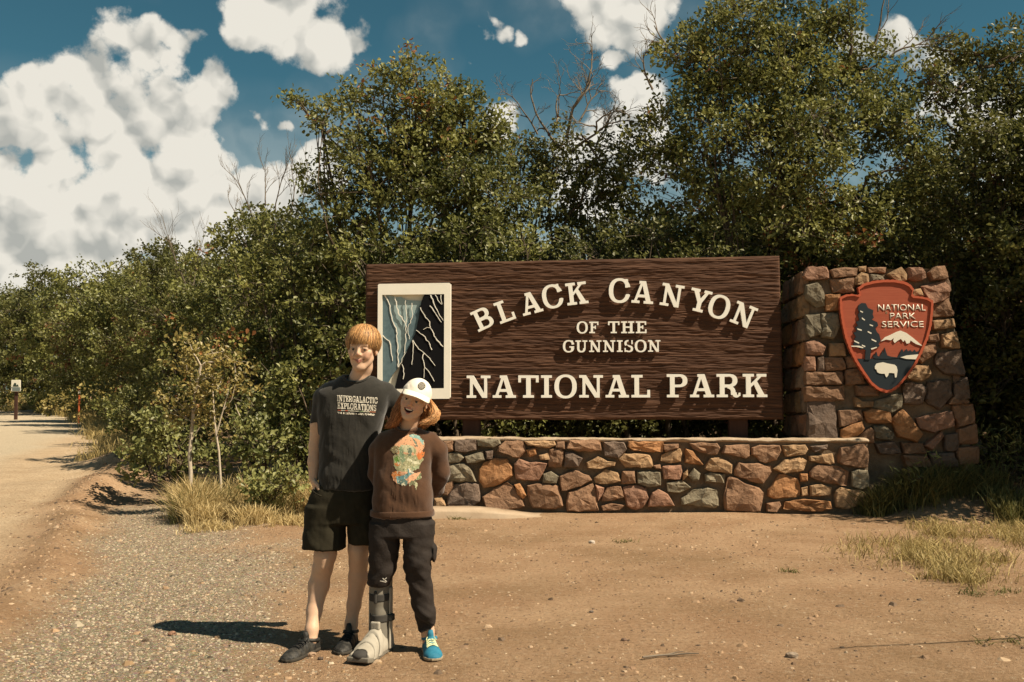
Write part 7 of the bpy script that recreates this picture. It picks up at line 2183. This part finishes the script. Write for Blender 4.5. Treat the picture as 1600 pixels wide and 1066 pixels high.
# ---- grass
def grass_mat(name, c1, c2): return leaf_mat(name, c1, c2, c2, rough=.6, trans=.3, spec=.25)
M_DRY = grass_mat('dry_grass', (.34, .25, .10), (.72, .57, .29)); M_GRN = grass_mat('green_grass', (.07, .075, .02), (.24, .21, .075)); M_MIX = grass_mat('mixed_grass', (.20, .155, .055), (.54, .42, .18))
def blades(name, P, hgt, width, bend, m, seed, label, head=False):
    rng = np.random.default_rng(seed); n = len(P)
    a = rng.uniform(0, 2 * np.pi, n); d = np.stack([np.cos(a), np.sin(a), np.zeros(n)], -1)
    f = rng.uniform(0, 2 * np.pi, n); s = np.stack([np.cos(f), np.sin(f), np.zeros(n)], -1)
    h = hgt[:, None]; b = (bend * rng.uniform(.3, 1.6, n))[:, None]; up = np.array([0, 0, 1.0])
    w = (width * rng.uniform(.6, 1.3, n))[:, None]
    V = []
    prof = [(0, .8), (.45, .85), (.82, .6 if not head else 1.25), (1.0, .12)]
    for t, ww in prof:
        c = P + up * h * (t - .35 * b * t * t) + d * h * b * t ** 1.8
        V += [c - s * w * ww, c + s * w * ww]
    V = np.stack(V, 1).reshape(-1, 3); o = (np.arange(n) * 8)[:, None]
    Q = np.concatenate([o + np.array([[2 * k, 2 * k + 1, 2 * k + 3, 2 * k + 2]]) for k in range(3)], 1).reshape(-1, 4)
    me = np_mesh(name, V, Q, False)
    at = me.attributes.new('tint', 'FLOAT', 'FACE'); at.data.foreach_set('value', np.repeat(rng.uniform(0, .9, n), 3).astype(np.float32))
    add_obj(name, me, m, kind='stuff', label=label)
def tufts(rng, n, cx, cy, rx, ry, ntuft, spread, gauss=False):
    """points gathered in tufts inside an ellipse"""
    a = rng.uniform(0, 2 * np.pi, ntuft); r = np.sqrt(rng.uniform(0, 1, ntuft))
    T = np.stack([cx + rx * r * np.cos(a), cy + ry * r * np.sin(a)], -1)
    if gauss: T = np.stack([cx + rx * .55 * rng.standard_normal(ntuft), cy + ry * .55 * rng.standard_normal(ntuft)], -1)
    k = rng.integers(0, ntuft, n); q = T[k] + rng.normal(0, spread, (n, 2))
    return np.stack([q[:, 0], q[:, 1], ground_z(q[:, 0], q[:, 1]) - .01], -1)
def build_grass():
    rng = np.random.default_rng(17)
    def reg(pts): return np.concatenate(pts)
    P = reg([tufts(rng, 3800, -2.8, 10.95, .50, .38, 46, .05, True), tufts(rng, 2000, -3.3, 10.6, .26, .5, 20, .05, True), tufts(rng, 2200, -2.1, 11.1, .36, .30, 22, .05, True), tufts(rng, 1600, -2.7, 10.2, .5, .3, 26, .04, True)])
    k = np.isfinite(P[:, 0]) & (P[:, 1] > 9.75); P = P[k]
    hv = np.clip(.5 + .8 * fbm(P[:, 0] * 2.3, P[:, 1] * 2.3, 0, 77, 3), .12, 1.1) * smooth(9.5, 10.7, P[:, 1])
    h = (.09 + .50 * hv) * rng.uniform(.55, 1.15, len(P))
    blades('dry_grass', P, h, .0024, .55, M_DRY, 1, 'tall golden dry grass at the foot of the shrubs beside the gravel', True)
    P = reg([tufts(rng, 900, -2.5, 11.0, .7, .4, 16, .05, True), tufts(rng, 500, -3.3, 10.7, .3, .4, 10, .05, True)])
    blades('green_weeds', P, rng.uniform(.15, .5, len(P)), .004, .6, M_GRN, 11, 'green weed blades mixed through the tall dry grass')
    P = reg([tufts(rng, 900, -2.1, 10.1, .25, .2, 20, .05), tufts(rng, 500, -3.0, 9.75, .3, .15, 14, .05)])
    blades('low_dry_grass', P, rng.uniform(.04, .13, len(P)), .004, .6, M_DRY, 2, 'short straw coloured grass where the tall dry grass meets the dirt')
    P = reg([tufts(rng, 1500, 3.45, 8.05, .40, .72, 44, .07), tufts(rng, 900, 3.3, 8.0, .65, 1.0, 70, .10), tufts(rng, 1300, 4.35, 9.5, .6, .55, 44, .08), tufts(rng, 1500, 4.9, 8.9, .6, .8, 50, .12), tufts(rng, 500, 3.1, 7.0, .2, .2, 10, .05)])
    blades('bank_grass', P, rng.uniform(.04, .17, len(P)), .0036, .75, M_MIX, 3, 'thin yellow green grass on the bank beyond the wall')
    P = reg([tufts(rng, 2600, 4.25, 10.75, .40, .16, 30, .06), tufts(rng, 900, 5.0, 10.9, .4, .2, 20, .07)])
    blades('pillar_grass', P, rng.uniform(.14, .42, len(P)), .005, .6, M_GRN, 4, 'long green grass around the foot of the stone pillar')
    P = reg([tufts(rng, 900, 5.25, 10.2, .35, .35, 24, .06), tufts(rng, 700, 5.6, 9.9, .4, .3, 20, .06)])
    blades('dark_grass', P, rng.uniform(.10, .30, len(P)), .004, .4, M_GRN, 5, 'upright seeding grass in the shade past the bank', True)
    P = reg([tufts(rng, 80, -.55, 10.5, .08, .04, 4, .03), tufts(rng, 60, 1.0, 8.9, .1, .05, 4, .03), tufts(rng, 60, 2.05, 7.4, .1, .05, 4, .03), tufts(rng, 140, 3.2, 6.6, .25, .12, 9, .04), tufts(rng, 80, 3.5, 5.6, .2, .1, 6, .03), tufts(rng, 70, 2.6, 5.3, .2, .1, 6, .03)])
    blades('weed_tufts', P, rng.uniform(.02, .07, len(P)), .004, 1.0, M_GRN, 6, 'small green weed tufts dotted over the bare dirt')
    pts = []
    vy = np.array([v[0] for v in VERGE], float); vx = np.array([v[1] for v in VERGE], float)
    for f in np.arange(.3, len(VERGE) - 1.25, .085):
        i = int(f); q = f - i; y = vy[i] + (vy[i + 1] - vy[i]) * q; x = vx[i] + (vx[i + 1] - vx[i]) * q
        pts.append(tufts(rng, int(220 + 5 * y), x + .3 + .006 * y, y + .3, .9 + .014 * y, 1.2 + .006 * y, 14, .16))
    P = reg(pts)
    blades('verge_grass', P, rng.uniform(.2, .55, len(P)) * np.clip(P[:, 1] / 40, .6, 1.3), .0002 * P[:, 1] + .0005, .5, M_MIX, 7, 'tall yellow green grass along the road verge by the trees', True)
build_grass()

# ---- small things
def build_small():
    # little roadside notice
    Y = 50; c = atY(25, 603, Y); g = float(ground_z(c.x, Y)); k = Y / F
    r = thing('roadside_notice', (c.x, Y, g), 'small white square notice on a dark post by the far bend', 'sign')
    fr = lambda u, v, n: Vector((c.x + u, Y - n, c.z + v))
    add_obj('post', box_mesh('notice_post', (-.09, g - c.z - .1, -.16), (.05, -.1, -.04), .01, fr), M_POST, r)
    add_obj('panel', box_mesh('notice_panel', (-7.5 * k, -9 * k, -.03), (7.3 * k, 9.2 * k, .03), .02, fr), M_EWHITE, r)
    dk = mat('notice_dark', (.03, .05, .035), rough=.7); gr = mat('notice_grey', (.16, .19, .18), rough=.7)
    add_obj('picture', contours_mesh('notice_picture', [[[(-4.5 * k, -1 * k), (4.8 * k, -1 * k), (3 * k, 2.5 * k), (1.2 * k, .5 * k), (.4 * k, 4 * k), (-1.5 * k, 4.8 * k), (-3 * k, 3 * k)]]], .01, fr, back=.031), dk, r)
    add_obj('caption', contours_mesh('notice_caption', [[[(-7 * k, -3 * k), (-7 * k, -2.2 * k), (7 * k, -2.2 * k), (7 * k, -8.4 * k), (-5 * k, -8.4 * k), (-5 * k, -3 * k)]]], .01, fr, back=.031), gr, r)
    # orange marker stake
    Y = 44; c = atY(124, 616, Y); g = float(ground_z(c.x, Y)); k = Y / F
    r = thing('marker_stake', (c.x, Y, g), 'thin orange marker stake standing among the verge bushes', 'stake')
    mo = mat('stake_orange', (.50, .12, .04), rough=.7)
    fr2 = lambda u, v, n: Vector((c.x + u, Y - n, g + v))
    H = c.z + 11 * k - g
    add_obj('post', box_mesh('stake_post', (-.035, -.1, -.03), (.035, H, .03), .01, fr2), mo, r)
    add_obj('band', box_mesh('stake_band', (-.042, H * .82, -.035), (.042, H * .90, .035), .005, fr2), M_EWHITE, r)
    # individual stones and a stick on the dirt
    rng = random.Random(3)
    def rock(px, py, size, col, lab):
        p = on_ground(px, py); z = float(ground_z(p.x, p.y))
        bm = bmesh.new(); bmesh.ops.create_icosphere(bm, subdivisions=2, radius=1)
        for v in bm.verts:
            n = 1 + .28 * float(vnoise(v.co.x * 1.6 + px, v.co.y * 1.6, v.co.z * 1.6, 3)); v.co = Vector((v.co.x * n * size, v.co.y * n * size * .8, v.co.z * n * size * .6))
            v.co += Vector((p.x, p.y, z + size * .3))
        me = bpy.data.meshes.new('rock'); bm.to_mesh(me); bm.free()
        o = add_obj('rock', me, M_STONE, label=lab, cat='rock', group='loose rocks on the dirt'); o.color = col + (1,)
    rock(1237, 1026, .030, (.30, .24, .18), 'rounded tan rock alone on the dirt in front of the wall')
    rock(975, 1001, .017, (.20, .13, .09), 'small dark rock just above the lying stick')
    rock(924, 957, .014, (.24, .20, .17), 'pebble between the blue shoe and the wall')
    rock(269, 989, .024, (.36, .21, .14), 'reddish rock lying in the shadow of the taller person')
    rock(228, 997, .020, (.13, .10, .07), 'dark rock just below the shadow tip of the taller person')
    rock(925, 849, .030, (.45, .40, .34), 'pale flat rock near the worn kerb')
    rock(487, 1025, .022, (.40, .28, .19), 'pinkish rock beside the black shoe'); rock(501, 1030, .015, (.12, .09, .07), 'dark chip of rock by the black shoe')
    tb = Tubes(); P = [on_ground(x, y, .012) for x, y in ((1004, 1027), (1030, 1024), (1052, 1023), (1075, 1021), (1092, 1021))]
    tb.add(P, [.006, .006, .005, .0045, .003], 5, cap=True); tb.add([on_ground(1040, 1023.5, .012), on_ground(1058, 1019, .02), on_ground(1068, 1018, .016)], [.004, .003, .002], 4)
    add_obj('stick', tb.mesh('stick'), M_TWIG, label='thin dry forked stick lying on the bare dirt', cat='stick')
    a, b = Vector((4.1, 5.73, 0)), Vector((3.15, 4.49, 2.05))
    tb = Tubes(); pts = [a.lerp(b, i / 9) + Vector((rng.uniform(-.012, .012), rng.uniform(-.012, .012), 0)) for i in range(10)]
    tb.add(pts, np.linspace(.013, .006, 10), 5); tb.add([pts[5], pts[5] + Vector((.10, .02, .16)), pts[5] + Vector((.14, .06, .34))], [.006, .004, .002], 4)
    add_obj('dead_stem', tb.mesh('dead_stem'), M_TWIG, label='tall thin dead stem leaning out beyond the grassy bank', cat='dead stem')
build_small()
